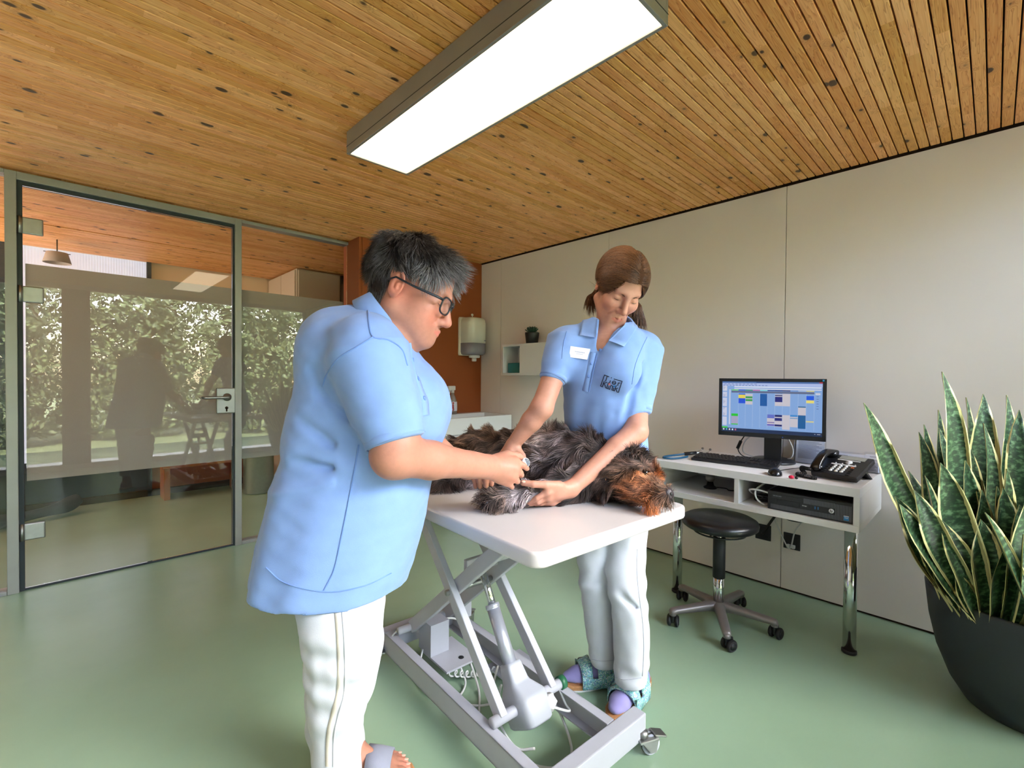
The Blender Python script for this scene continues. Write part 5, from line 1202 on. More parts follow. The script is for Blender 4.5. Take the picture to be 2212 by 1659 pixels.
class Head:
    """a head in its own axes: x sideways, y towards the face, z up, origin between the ears"""
    def __init__(s, o, fwd, up, sc): 
        s.o = np.array(o, float); s.Y = nrm(fwd); s.X = nrm(np.cross(s.Y, up)); s.Z = np.cross(s.X, s.Y); s.s = sc; s.R = np.stack([s.X, s.Y, s.Z])
    def p(s, x, y, z): return s.o + s.s * (s.X * x + s.Y * y + s.Z * z)
    def loc(s, P): return (P - s.o) @ s.R.T / s.s
    def build(s, F, jaw=1.0, full=0.0, nose=1.0, smile=0.0, lip=0.0):
        S = s.s; zj = lambda q: (q[0], q[1], q[2] if q[2] > -.036 else -.036 + (q[2] + .036) * jaw)
        c = lambda a, b, ra, rb=None, k=.01, mode='add': F.cap(s.p(*zj(a)), s.p(*zj(b)), ra * S, (ra if rb is None else rb) * S, k * S, mode)
        e = lambda a, r, k=.01, mode='add', R=None: F.ell(s.p(*zj(a)), np.array(r) * S, s.R if R is None else R, k * S, mode)
        e((0, -.018, .045), (.072, .092, .080), .02)
        e((0, .040, .045), (.058, .052, .062), .03)
        e((0, .040, -.035), (.052 + full * .006, .052, .080 - .016 * (jaw < .95)), .03)
        for sg in (-1, 1):
            c((sg * .050, .000, -.050), (sg * .020, .072, -.098), .020 + full * .004, .018, .025)
            e((sg * .040, .062, -.020), (.024, .026, .024), .025)
            if full: e((sg * .040, .045, -.060), (.024, .034, .030), .03)
            c((sg * .036, .078, .030), (sg * .008, .089, .026), .0085, .0085, .018)
        e((0, .078 + lip * .9, -.104), (.020, .018, .017), .02)
        if full: e((0, .040, -.110), (.036, .036, .024), .03)
        e((0, .081, -.064), (.030, .0165, .026), .02)
        for sg in (-1, 1):
            e((sg * .031, .096, .010), (.019, .014, .012), .014, 'sub')
            e((sg * .031, .0765, .0075), (.0150, .0132, .0122), .004)
            c((sg * .018, .0865, .0035), (sg * .044, .080, .0035), .0022, .0018, .004)
        c((0, .088, .022), (0, .116 * nose, -.026), .0075, .0105, .012); e((0, .115 * nose, -.029), (.0105, .0105, .0095), .008)
        for sg in (-1, 1):
            e((sg * .0125, .102 * nose, -.034), (.0080, .0100, .0075), .006); e((sg * .0065, .106 * nose, -.0425), (.0032, .0045, .0032), .003, 'sub')
        for sg in (-1, 1):
            c((0, .0965 + lip, -.0610), (sg * .021, .0850 + lip * .5, -.0645 + smile), .0048, .0030, .004); c((0, .0942 + lip, -.0728), (sg * .019, .0845 + lip * .5, -.0680 + smile), .0058, .0032, .004)
            c((0, .1030 + lip, -.0668), (sg * .024, .0880 + lip * .6, -.0662 + smile), .0016, .0014, .002, 'sub')
            c((sg * .026, .092, -.036), (sg * .034, .078, -.066 + smile), .0025, .0020, .008, 'sub')
        for sg in (-1, 1):
            Rm = s.R.copy(); a_ = nrm(s.X * sg * .94 - s.Y * .34); b_ = nrm(s.Y * .94 + s.X * sg * .34); Re = np.stack([a_, b_, s.Z])
            e((sg * .072, -.008, .004), (.0085, .0185, .031), .004, 'add', Re)
            e((sg * .080, -.004, .006), (.0055, .0115, .020), .004, 'sub', Re)
            e((sg * .0745, -.004, .000), (.006, .007, .010), .003, 'add', Re)
            e((sg * .079, .001, -.002), (.004, .004, .006), .002, 'sub', Re)
    def scalp(s, L, front=.085, nape=-.075, hs=1.2):
        hs = 1.9 if front < .08 else 1.2
        """1 where hair grows (local coordinates L)"""
        x, y, z = L.T
        line = np.where(y > 0.03, front - .55 * np.maximum(0, .075 - y) * 0 - hs * np.maximum(0, np.abs(x) - .028), np.where(y > -.02, .028 + .9 * (y + .02) * .6, nape))
        m = z > line
        m &= ~((y > -.035) & (y < .02) & (z < .034) & (np.abs(x) > .05))
        m &= z > np.where(y < -.02, nape, -.02)
        return m.astype(float)
    def colours(s, vv, base, flush=.12, jaw=1.0):
        L = s.loc(vv); x, y, z = np.abs(L[:, 0]), L[:, 1], L[:, 2]; col = np.tile(base, (len(vv), 1))
        near = (np.linalg.norm(L, axis=1) < .17)
        g = lambda cx_, cy_, cz_, r: np.exp(-(((x - cx_) ** 2 + (y - cy_) ** 2 + (z - cz_) ** 2) / r ** 2)) * near
        red = np.array(lin(214, 120, 100)[:3])
        for w_, a in ((flush * 2.2, g(.042, .075, -.03, .026)), (flush * 1.6, g(0, .115, -.03, .014)), (flush * 1.8, g(.075, 0, 0, .03))):
            col += (red - col) * np.clip(a * w_, 0, 1)[:, None]
        zl = np.where(z > -.036, z, -.036 + (z + .036) / jaw); lip = near & (y > .083) & (x < .0215) & (zl < -.0575 - x * .25) & (zl > -.0785 + x * .42)
        col[lip] = base * .35 + np.array(lin(196, 108, 98)[:3]) * .65
        return col

def lashes(H, parent, colr=(48, 32, 28), z0=.0012):
    m = mat('eyelash', lin(*colr), .6, var=0)
    for sg in (-1, 1):
        P = []
        for t in np.linspace(-1, 1, 13):
            x = .031 + .0118 * t; z = z0 + .0024 * t * t; q = max(.02, 1 - ((x - .031) / .0150) ** 2 - ((z - .0075) / .0122) ** 2); P.append(H.p(sg * x, .0765 + .0132 * math.sqrt(q) + .0006, z))
        obj('eyelash', MB().tube(P, [.0004 + .0007 * (1 - abs(t)) for t in np.linspace(-1, 1, 13)], 6), m, parent)
def hand(F, wrist, palm, fingers, thumb, rw=.028, k=.006):
    """wrist point, list of four knuckle points, four finger chains, one thumb chain (points from base to tip)"""
    wrist = np.array(wrist, float); pc_ = np.mean(palm, axis=0)
    for i, q in enumerate(palm):
        F.cap(wrist + (np.array(q) - pc_) * .45, q, .0165, .0125, .012)
    for j in range(3): F.cap(palm[j], palm[j + 1], .0120, .0120, .010)
    for i, fg in enumerate(fingers):
        r = (.0098, .0102, .0096, .0084)[i]; pts = [palm[i]] + list(fg); n_ = len(pts)
        for j in range(n_ - 1): F.cap(pts[j], pts[j + 1], r * (1 - .09 * j) + (.0012 if j == 0 else 0), r * (1 - .09 * (j + 1)), .0035 if j else .006)
    pts = list(thumb); rs = [.0175, .0125, .0112, .0098][:len(pts)]
    for j in range(len(pts) - 1): F.cap(pts[j], pts[j + 1], rs[j], rs[j + 1], .010 if j == 0 else .004)
def nails(parent, spots):
    for c, ax, nn, r in spots:
        ax = nrm(ax); nn = nrm(nn - ax * (np.array(nn) @ ax)); sd = np.cross(ax, nn)
        obj('nail', MB().ball(np.array(c) + nn * .0, (r * .62, r, .0016), np.stack([sd, ax, nn], 1), 10, 6), mat('nail', lin(228, 178, 160), .3, var=.02), parent)
# ------------------------------------------------------------------ older person, left of the table
D1 = 1.28
f1 = nrm(IR * 1.0 + IF * 0.02)
W1o = V(*at(735, 1300, 1.26)[:2], 0)
w1 = thing('person', 'older person with short grey hair and dark glasses in light blue polo, beside the dog', 'person', W1o)
def rows_px(rows, D): # (y, xb, xf, half across)
    out = []
    for y, xa, xb, hw in rows:
        a, b_ = at(xa, y, D), at(xb, y, D); c = (a + b_) / 2
        out.append((c[2], c[:2], np.linalg.norm((b_ - a)[:2]) / 2, hw))
    return out
R1 = rows_px([(680, 792, 838, .060), (694, 755, 850, .105), (714, 724, 866, .150), (742, 703, 888, .180), (780, 681, 912, .193), (830, 661, 936, .198), (890, 640, 958, .202), (940, 630, 956, .205), (980, 627, 946, .207), (1004, 622, 940, .207),
              (1050, 609, 930, .213), (1100, 596, 921, .218), (1150, 584, 909, .222), (1200, 573, 895, .224), (1241, 566, 880, .224)], D1)
sh_r, el_r = at(798, 775, 1.095), at(852, 985, 1.060); cuff_r = at(856, 955, 1.063)
sh_l, el_l = at(800, 775, 1.455), at(900, 930, 1.50)
def drape(u, w_, z, A, B):
    # folds: pull lines at the waist and soft vertical fall towards the hem
    lo = np.clip((1.10 - z) / .4, 0, 1)
    return (.0035 * np.sin(9 * u / .2 + 5 * w_ / .2) * lo + .003 * np.sin(55 * z + 14 * u) * np.exp(-((z - .97) / .05) ** 2) * (u < .05) - .005 * np.exp(-((z - .955 - .25 * u) / .012) ** 2) * (u < 0)).astype(np.float32)
FS = Field(np.array([q[1] for q in R1]).min(0).tolist() + [.64] - V(.30, .30, 0), np.array([q[1] for q in R1]).max(0).tolist() + [1.45] + V(.30, .30, 0), .005)
FS.slices(R1, f1, .02, 2.35, zlo=.655, zhi=1.366, warp=drape)
FS.cap(at(795, 748, 1.11), at(795, 748, 1.45), .074, .074, .06)
FS.cap(sh_r + V(0, 0, .01), cuff_r, .086, .0665, .035, flat=True); FS.cap(sh_r, sh_r + (cuff_r - sh_r) * .6, .088, .078, .03)
FS.cap(sh_l, el_l + (sh_l - el_l) * .2, .086, .068, .03)
FS.ell(at(900, 875, D1), (.092, .15, .105), np.stack([f1, nrm(np.cross(UP, f1)), UP]), .05)       # bust
FS.ell(at(735, 760, D1), (.10, .17, .12), np.stack([f1, nrm(np.cross(UP, f1)), UP]), .06)       # rounded upper back
# creases running from the armpit
for a_, b_, r_ in (((905, 742), (918, 830), .010), ((918, 830), (905, 905), .007), ((672, 800), (692, 850), .008), ((692, 850), (760, 905), .005), ((640, 905), (720, 960), .006), ((625, 1000), (720, 1010), .006), ((930, 950), (890, 1010), .006), ((880, 905), (925, 880), .007)):
    FS.cap(at(*a_, 1.09), at(*b_, 1.085), r_, r_ * .6, .022, 'sub')
FS.bumps(.0016, 22, 5); FS.bumps(.0010, 55, 6)
# neck opening and hem hollow
NB, HC = at(842, 690, 1.28), at(881, 634, 1.28)
FS.cap(NB - V(0, 0, .03), HC, .068, .066, .008, 'sub')
FS.slices([(z - .001 if i == 0 else z, c, a - .012, b_ - .012) for i, (z, c, a, b_) in enumerate(rows_px([(1215, 571, 888, .224), (1260, 560, 880, .224)], D1))], f1, 0, 2.35) if False else None
vS, fS = FS.mesh(); vS = relax(vS, fS, 2)
polo1 = quick('polo_shirt', vS, fS, M_polo, w1)
bv1 = BVHTree.FromPolygons([Vector(p) for p in vS], [tuple(q) for q in fS])
def on_surface(bv, p, d, lift=.0012):
    h = bv.ray_cast(Vector(p), Vector(d))
    return None if h[0] is None else (np.array(h[0]) + np.array(h[1]) * lift, np.array(h[1]))
def ribbon(name, bv, pxs, d0, wdt, m, parent, lift=.0012, n=10, thick=.0012):
    """narrow strip lying on a surface along picture points seen from the eye's side"""
    P = []
    for q in catmull([V(x, y, 0) for x, y in pxs], n):
        tgt = at(q[0], q[1], d0); r_ = on_surface(bv, EYE, nrm(tgt - EYE), lift)
        if r_ is not None: P.append(r_)
    b_ = MB(); vv, ff = [], []
    for i, (p, nn) in enumerate(P):
        t = nrm(P[min(i + 1, len(P) - 1)][0] - P[max(i - 1, 0)][0]); sd = np.cross(nn, t)
        vv += [p - sd * wdt / 2 - nn * .003, p - sd * wdt / 2 + nn * thick * .3, p + nn * thick, p + sd * wdt / 2 + nn * thick * .3, p + sd * wdt / 2 - nn * .003]
    for i in range(len(P) - 1):
        for k in range(4): ff.append((i * 5 + k, i * 5 + k + 1, i * 5 + 6 + k, i * 5 + 5 + k))
    return obj(name, MB().add(vv, ff), m, parent)
ribbon('shoulder_seam', bv1, [(806, 728), (770, 750), (730, 775), (705, 810), (697, 835)], 1.1, .0035, M_seam, polo1)
ribbon('shoulder_seam', bv1, [(795, 670), (797, 700), (806, 728), (840, 735), (868, 755), (880, 790)], 1.1, .0035, M_seam, polo1)
ribbon('side_seam', bv1, [(775, 960), (765, 1020), (752, 1090), (738, 1160), (722, 1230), (700, 1275)], 1.1, .004, M_seam, polo1)
ribbon('hem_stitch', bv1, [(575, 1226), (610, 1256), (660, 1272), (720, 1278), (790, 1264), (845, 1238)], 1.1, .0025, M_seam, polo1)
def band(name, c, ax, r, wdt, m, parent, thick=.003, n=48, tilt=None):
    ax = nrm(ax); a_ = nrm(np.cross(ax, V(.3, .5, .8))); b_ = np.cross(ax, a_); rr = r if hasattr(r, '__len__') else (r, r); vv, ff = [], []
    for k in range(n):
        an = 2 * PI * k / n; e = a_ * math.cos(an) * rr[0] + b_ * math.sin(an) * rr[1]; en = nrm(e)
        for o_, h in ((0, -wdt / 2), (thick, -wdt / 2), (thick, wdt / 2), (0, wdt / 2)): vv.append(c + e + en * o_ + ax * h)
    for k in range(n):
        for j in range(4): ff.append((k * 4 + j, k * 4 + (j + 1) % 4, ((k + 1) % n) * 4 + (j + 1) % 4, ((k + 1) % n) * 4 + j))
    return obj(name, MB().add(vv, ff), m, parent)
band('sleeve_cuff', cuff_r + (sh_r - cuff_r) * .055, cuff_r - sh_r, .0655, .020, M_polo, polo1, .0042)
# collar
def collar(name, c, fwd, ax, rx, ry, hgt, drop, m, parent, open_=.5, tip=.03, n=44):
    """stand collar turned over: a strip around the neck axis, open at the front"""
    ax = nrm(ax); fy = nrm(np.array(fwd) - ax * (np.array(fwd) @ ax)); fx = np.cross(fy, ax); vv, ff = [], []
    for i in range(n):
        a_ = -PI + open_ + (2 * PI - 2 * open_) * i / (n - 1); e = -fy * math.cos(a_) * -1 if False else (fy * math.cos(a_ + PI) * -1)
        e = fx * math.sin(a_) * rx + fy * (-math.cos(a_)) * ry * -1
        e = fx * math.sin(a_) * rx - fy * math.cos(a_ - 0) * -ry * -1 if False else fx * math.sin(a_) * rx + fy * (math.cos(a_)) * -ry
        # a_ = 0 is the back of the neck, +-(pi - open) the front
        en = nrm(e); f_ = (abs(a_) / (PI - open_)) ** 2.2; low = drop + tip * f_; out = .014 + .016 * f_
        base = c + e - ax * .012 * 0
        fr_ = -ax * .030 * f_
        for o_, h in ((0.0, -.018), (0.001, hgt * .9), (.004, hgt), (.009, hgt * .92), (out + .012, -low + hgt * .25), (out + .010, -low - .002 + hgt * .25), (.006, hgt * .6)):
            vv.append(base + fr_ + en * o_ + ax * h)
    for i in range(n - 1):
        for j in range(7): ff.append((i * 7 + j, i * 7 + (j + 1) % 7, i * 7 + 7 + (j + 1) % 7, i * 7 + 7 + j))
    ff += [tuple(range(6, -1, -1)), tuple((n - 1) * 7 + k for k in range(7))]
    return obj(name, MB().add(vv, ff), m, parent)
nax1 = nrm(HC - NB)
collar('collar', at(838, 690, 1.28), f1, nrm(UP * .74 + f1 * .67), .077, .074, .026, .030, M_polo, polo1, .45, .020)
# placket and buttons on the front edge
pl1 = MB(); P_ = []
for y in range(742, 900, 6):
    h = on_surface(bv1, at(1000, y, 1.12), nrm(-f1 * .9 + IF * .12 + V(0, 0, 0)), .0015)
    if h is not None: P_.append(h)
vv, ff = [], []
for p, nn in P_:
    sd = nrm(np.cross(UP, nn)); vv += [p - sd * .018 - nn * .003, p - sd * .018 + nn * .002, p + sd * .018 + nn * .002, p + sd * .018 - nn * .003]
for i in range(len(P_) - 1):
    for k in range(3): ff.append((i * 4 + k, i * 4 + k + 1, i * 4 + 5 + k, i * 4 + 4 + k))
if len(P_) > 3:
    obj('placket', MB().add(vv, ff), M_polo, polo1)
    for j in (6, 13, 20):
        if j < len(P_): obj('button', MB().cyl(P_[j][0] + P_[j][1] * .002, P_[j][0] + P_[j][1] * .0045, .0055, n=16), M_seam, polo1)

# trousers
Rn = rows_px([(1285, 664, 815, .080), (1310, 650, 828, .096), (1380, 660, 822, .092), (1440, 667, 819, .086), (1500, 672, 800, .080), (1545, 676, 783, .076), (1600, 683, 778, .072), (1659, 689, 776, .070), (1740, 697, 776, .068)], 1.155)
Rf = rows_px([(1270, 665, 808, .080), (1300, 660, 818, .092), (1400, 665, 806, .084), (1480, 663, 792, .078), (1560, 664, 784, .073), (1620, 676, 784, .070), (1648, 680, 786, .070)], 1.385)
def knee_folds(u, w_, z, A, B): return (.0035 * np.sin(95 * z + 16 * u + 6 * np.sin(20 * w_)) * np.exp(-((z - .50) / .14) ** 2) + .002 * np.sin(60 * z - 20 * u)).astype(np.float32)
lo_ = np.minimum(np.array([q[1] for q in Rn]).min(0), np.array([q[1] for q in Rf]).min(0)); hi_ = np.maximum(np.array([q[1] for q in Rn]).max(0), np.array([q[1] for q in Rf]).max(0))
FT = Field([lo_[0] - .16, lo_[1] - .16, .05], [hi_[0] + .16, hi_[1] + .16, .90], .005)
FT.slices(Rn, f1, .02, 2.2, warp=knee_folds); FT.slices(Rf, f1, .02, 2.2, warp=knee_folds)
FT.ell(at(738, 1220, 1.27), (.140, .165, .11), np.stack([f1, nrm(np.cross(UP, f1)), UP]), .05)
FT.bumps(.0012, 40, 3)
vT, fT = FT.mesh(); vT = relax(vT, fT, 2)
tr1 = quick('trousers', vT, fT, M_jeans, w1)
bvT = BVHTree.FromPolygons([Vector(p) for p in vT], [tuple(q) for q in fT])
ribbon('side_stripe', bvT, [(728, 1312), (733, 1380), (735, 1450), (732, 1500), (720, 1545), (711, 1590), (709, 1655)], 1.06, .013, cloth('cream_tape', lin(206, 198, 186)), tr1, .0010)
ribbon('side_piping', bvT, [(739, 1312), (744, 1380), (746, 1450), (743, 1500), (731, 1545), (722, 1590), (720, 1655)], 1.06, .0035, M_jeans, tr1, .0012, thick=.002)

# body: head, neck, arms, hands, feet in one surface
fw1 = nrm(f1 * math.cos(math.radians(23)) - UP * math.sin(math.radians(23)) - IF * .05); up1 = nrm(f1 * math.sin(math.radians(23)) + UP * math.cos(math.radians(23)))
h1 = Head(HC, fw1, up1, 1.17)
FB = Field([-.12, .55, 0.0], [1.10, 1.60, 1.68], .0033)
h1.build(FB, jaw=.72, full=.8, nose=.965, smile=.009, lip=.0050)
FB.cap(NB - V(0, 0, .05), h1.p(0, -.022, -.02), .066, .062, .03); FB.cap(NB + f1 * .02 - V(0, 0, .06), h1.p(0, .02, -.08), .052, .045, .03)
FB.slices([(z, c, a * .72, b_ * .72) for z, c, a, b_ in R1 if z < 1.36], f1, .03, 2.2)
FB.cap(sh_r, NB - V(0, 0, .05), .05, .05, .03); FB.cap(sh_l, NB - V(0, 0, .05), .05, .05, .03)
FB.chain([sh_r, cuff_r, el_r], [.058, .053, .051], .02)
wr_r = at(1052, 1008, 1.300)
FB.cap(el_r + V(0, 0, .004), el_r + (wr_r - el_r) * .35, .052, .0455, .02); FB.cap(el_r + (wr_r - el_r) * .35, wr_r, .0455, .030, .015, sq=None); FB.cap(wr_r - (wr_r - el_r) * .22, wr_r, .034, .031, .012)
FB.cap(sh_l, el_l, .055, .045, .02); wr_l = at(1008, 1018, 1.50); FB.cap(el_l, wr_l, .044, .028, .012)
# right hand: a loose fist around the white device, index finger and thumb on its end
kn = [at(1112, 996, 1.345), at(1113, 1012, 1.330), at(1108, 1028, 1.330), at(1098, 1041, 1.340)]
hand(FB, wr_r, kn, [[at(1131, 1006, 1.352), at(1138, 1012, 1.372)], [at(1124, 1022, 1.345), at(1126, 1026, 1.372), at(1118, 1020, 1.390)], [at(1116, 1038, 1.345), at(1118, 1040, 1.372), at(1108, 1034, 1.388)], [at(1104, 1050, 1.352), at(1106, 1052, 1.374), at(1098, 1046, 1.385)]],
     [at(1070, 994, 1.330), at(1096, 982, 1.352), at(1118, 985, 1.372), at(1133, 994, 1.382)])
FB.ell(at(1085, 1014, 1.333), (.036, .036, .026), np.stack([nrm(IR * .95 - UP * .2), nrm(UP * .95 + IR * .2), -IF]), .02)
# left hand: three fingers folded over the hind leg
kl_ = [at(1056, 1028, 1.50), at(1046, 1026, 1.50), at(1034, 1025, 1.505), at(1023, 1026, 1.515)]
hand(FB, wr_l, kl_, [[at(1062, 1036, 1.485), at(1062, 1046, 1.485)], [at(1049, 1037, 1.478), at(1050, 1050, 1.482)], [at(1035, 1036, 1.482), at(1037, 1052, 1.488)], [at(1025, 1037, 1.492), at(1027, 1052, 1.498)]],
     [at(1020, 1020, 1.53), at(1034, 1030, 1.56), at(1044, 1040, 1.57)])
# legs and feet under the trousers
hp1 = at(738, 1180, 1.27)
an_f = at(757, 1636, 1.385); an_f[2] = .085; an_n = at(735, 1740, 1.155); an_n[2] = .085
FB.cap(hp1 - IF * .09, at(745, 1430, 1.155), .07, .05, .02); FB.cap(at(745, 1430, 1.155), an_n, .05, .036, .02); FB.cap(hp1 + IF * .09, at(735, 1430, 1.385), .07, .05, .02); FB.cap(at(735, 1430, 1.385), an_f, .05, .036, .02)
def foot(F, an, d, inn, k=.012, toes=True, L=.245, base=.026):
    d = nrm(d); s_ = nrm(np.cross(UP, d)); s_ = s_ if s_ @ inn > 0 else -s_; g = V(an[0], an[1], base)
    F.cap(an, g + V(0, 0, .030) - d * .03, .036, .030, .02); F.ell(g - d * .045 + V(0, 0, .024), (.034, .030, .028), np.stack([d, s_, UP]), .015)
    F.cap(an + d * .01 - V(0, 0, .01), g + d * .11 + V(0, 0, .014), .034, .021, .02); F.cap(g - d * .03 + V(0, 0, .018), g + d * .115 + V(0, 0, .012), .028, .026, .02, sq=(UP, .7)); F.cap(g + d * .07 + s_ * .012 + V(0, 0, .010), g + d * .125 + s_ * .022 + V(0, 0, .008), .022, .018, .02)
    tips = []
    if toes:
        for i, (fo, si, r_) in enumerate(((.170, .030, .0125), (.168, .008, .0098), (.160, -.010, .0092), (.150, -.025, .0086), (.137, -.038, .0082))):
            F.cap(g + d * (fo - .055) + s_ * si * .9 + V(0, 0, .012), g + d * (fo - .018) + s_ * si + V(0, 0, .014), r_, r_, .008); F.cap(g + d * (fo - .018) + s_ * si + V(0, 0, .014), g + d * fo + s_ * si + V(0, 0, .009), r_, r_ * .95, .003); tips.append((g + d * (fo + .002) + s_ * si + V(0, 0, .009 + r_ * .9), d, r_))
    return g, d, s_, tips
fd1 = nrm(at(885, 1645, 1.40)[:2].tolist() + [0] - V(an_f[0], an_f[1], 0)); fd1[2] = 0; fd1 = nrm(fd1)
g1, d_1, s_1, tips1 = foot(FB, an_f, fd1, -IF); g2, d_2, s_2, tips2 = foot(FB, an_n, nrm(f1 - IF * .1), IF)
vB, fB = FB.mesh(); vB = relax(vB, fB, 1, .35)
col = h1.colours(vB, SKIN1, .30, .72)
for c_, r_ in [(k_, .016) for k_ in kn] + [(t_[0], .014) for t_ in tips1]:
    w_ = np.exp(-np.sum((vB - c_) ** 2, 1) / r_ ** 2)[:, None]; col += (np.array(lin(212, 128, 108)[:3]) - col) * w_ * .35
body1 = quick('body', vB, fB, M_skin, w1, col)
nails(body1, [(c_ + UP * .0005, d_1, UP, r_ * .8) for c_, _, r_ in tips1])
# sandals
M_cork = mat('cork', lin(186, 132, 86), .75, var=.12, scale=160); M_greyfelt = cloth('grey_felt', lin(140, 142, 158), 500)
def sandal(g, d, s_, parent, strap_m, sole_m, zt=.024, straps=((.02, .075),), buckle=False, wd=.046, sock=False, heel=False):
    sd_ = thing_child('sandal', parent); out = []
    prof = [(-.085, .0), (-.080, .022), (-.06, .033), (-.02, .034), (.03, .036), (.08, .044), (.12, .046), (.15, .042), (.178, .026), (.188, .006)]
    poly = [(a_, b_ + .004) for a_, b_ in prof] + [(a_, -b_ * (.95 if a_ < .1 else .88)) for a_, b_ in prof[::-1]]
    P = lambda u, v_, z: V(g[0], g[1], 0) + d * u + s_ * v_ + V(0, 0, z)
    sl_ = slab(poly, 0.0, zt, .004, P); obj('sole', sl_, sole_m, sd_)
    obj('outsole', slab([(a_ * 1.01, b_ * 1.02) for a_, b_ in poly], 0.0, .007, .002, P), M_white if sock else M_rubber, sd_)
    for (u0, u1, hw, hh) in straps:
        vv, ff = [], []; n_ = 18
        for i, u in enumerate((u0, (u0 + u1) / 2, u1)):
            for k in range(n_ + 1):
                an = PI * k / n_; e = .8; x = math.copysign(abs(math.cos(an)) ** e, math.cos(an)) * (hw + .003 * (i == 1)); z = zt * .6 + hh * (1.0 - .16 * (i - 1)) * abs(math.sin(an)) ** e
                for t_ in (0, .004): vv.append(P(u + .012 * math.cos(an) * 0, x * (1 + t_ / hw), z + t_))
        m_ = (n_ + 1) * 2
        for i in range(2):
            for k in range(n_):
                a0 = i * m_ + k * 2
                ff += [(a0 + 1, a0 + 3, a0 + m_ + 3, a0 + m_ + 1), (a0, a0 + m_, a0 + m_ + 2, a0 + 2)]
        for k in range(n_):
            a0 = k * 2; ff.append((a0, a0 + 2, a0 + 3, a0 + 1)); a0 += 2 * m_; ff.append((a0, a0 + 1, a0 + 3, a0 + 2))
        obj('strap', MB().add(vv, ff), strap_m, sd_)
        if buckle:
            side = 1 if buckle > 0 else -1; an = PI * .27; x = side * math.cos(an) ** .8 * hw; z = zt * .6 + hh * math.sin(an) ** .8
            c_ = P((u0 + u1) / 2, x, z + .006); nn = nrm(s_ * side * math.cos(an) + UP * math.sin(an)); tt = np.cross(nn, d); q = [c_ + d * a_ * .011 + tt * b_ * .013 for a_, b_ in ((-1, -1), (1, -1), (1, 1), (-1, 1))]
            obj('buckle', MB().tube(q, .0022, 6, closed=True).tube([c_ - d * .011, c_ + tt * .012], .0015, 6), M_alu, sd_)
    if len(straps) > 1:
        for sg in (-1, 1):
            vv, ff = [], []
            for i in range(9):
                u = straps[0][0] + (straps[-1][1] - straps[0][0]) * i / 8; dip = .018 * math.sin(PI * i / 8); hw = straps[0][2] + .001
                vv += [P(u, sg * hw, zt * .55), P(u, sg * hw, zt + .046 - dip), P(u, sg * (hw + .004), zt + .045 - dip), P(u, sg * (hw + .005), zt * .55)]
            for i in range(8):
                for j in range(4): ff.append((i * 4 + j, i * 4 + (j + 1) % 4, i * 4 + 4 + (j + 1) % 4, i * 4 + 4 + j))
            obj('strap_side', MB().add(vv, ff), strap_m, sd_)
    if heel:
        vv, ff = [], []
        for k in range(15):
            an = PI * .5 + PI * k / 14; u = -.045 + .042 * math.cos(an) * 1.0; v_ = .037 * math.sin(an)
            for t_, z in ((0, zt), (.004, zt), (.004, zt + .022), (0, zt + .022)): vv.append(P(u + t_ * math.cos(an), v_ + t_ * math.sin(an), z))
        for k in range(14):
            for j in range(4): ff.append((k * 4 + j, k * 4 + (j + 1) % 4, k * 4 + 4 + (j + 1) % 4, k * 4 + 4 + j))
        obj('heel_cup', MB().add(vv, ff), M_cork, sd_)
    return sd_
def thing_child(name, parent):
    o = bpy.data.objects.new(name, None); COL.objects.link(o); o.parent = parent; o.empty_display_size = .03; ROOTLOC[o.name] = ROOTLOC[parent.name]; return o
for g, d, s_ in ((g1, d_1, s_1), (g2, d_2, s_2)): sandal(g, d, s_, w1, M_greyfelt, M_cork, .022, ((.050, .122, .052, .062),), False)
# hair
def hair_mass(H, vB, fB, seed, N, length, tintf, flow, m, parent, lift, grav, curl, rad, front=.085, nape=-.075, name='hair', npts=7, cfreq=45, keep=None, base=None):
    L = H.loc(vB); msk = np.where(np.linalg.norm(L, axis=1) < .2, H.scalp(L, front, nape), 0.0)
    rg = np.random.default_rng(seed); P, nn = scatter(vB, fB, N, msk + 1e-9, rg); LL = H.loc(P)
    if base is not None: P = P + nn * (base(LL) - .002)[:, None]
    d = flow(LL) @ H.R; d = d - nn * np.sum(d * nn, 1)[:, None]; d /= np.linalg.norm(d, axis=1)[:, None] + 1e-9
    d = d + nn * lift(LL)[:, None] + .18 * swirl(P, 70, seed + 1) + rg.normal(size=P.shape) * .07
    ln = length(LL) * rg.uniform(.65, 1.15, N)
    return strands(name, P, d, ln, m, parent, npts, grav, curl, cfreq, rad, seed + 2, tintf(LL, rg), keep=keep)
def cap_mesh(H, vB, fB, thick, m, parent, front=.085, nape=-.075, name='hair_base', colr=(30, 26, 26)):
    L = H.loc(vB); msk = np.where(np.linalg.norm(L, axis=1) < .2, H.scalp(L, front, nape), 0.0) > .5
    F = fB[msk[fB].all(1)]; used = np.unique(F); mp_ = np.full(len(vB), -1); mp_[used] = np.arange(len(used)); nn = vnormals(vB, fB)
    return quick(name, vB[used] + nn[used] * (thick(L[used])[:, None] if callable(thick) else thick), mp_[F], m, parent)
M_hairbase1 = mat('dark_hair_base', lin(44, 38, 37), .95, var=.3, scale=90, spec=.05)
thick1 = lambda L: .004 + .006 * np.clip((L[:, 2] - .03) / .07, 0, 1)
hb1 = cap_mesh(h1, vB, fB, thick1, M_hairbase1, w1, name='hair')
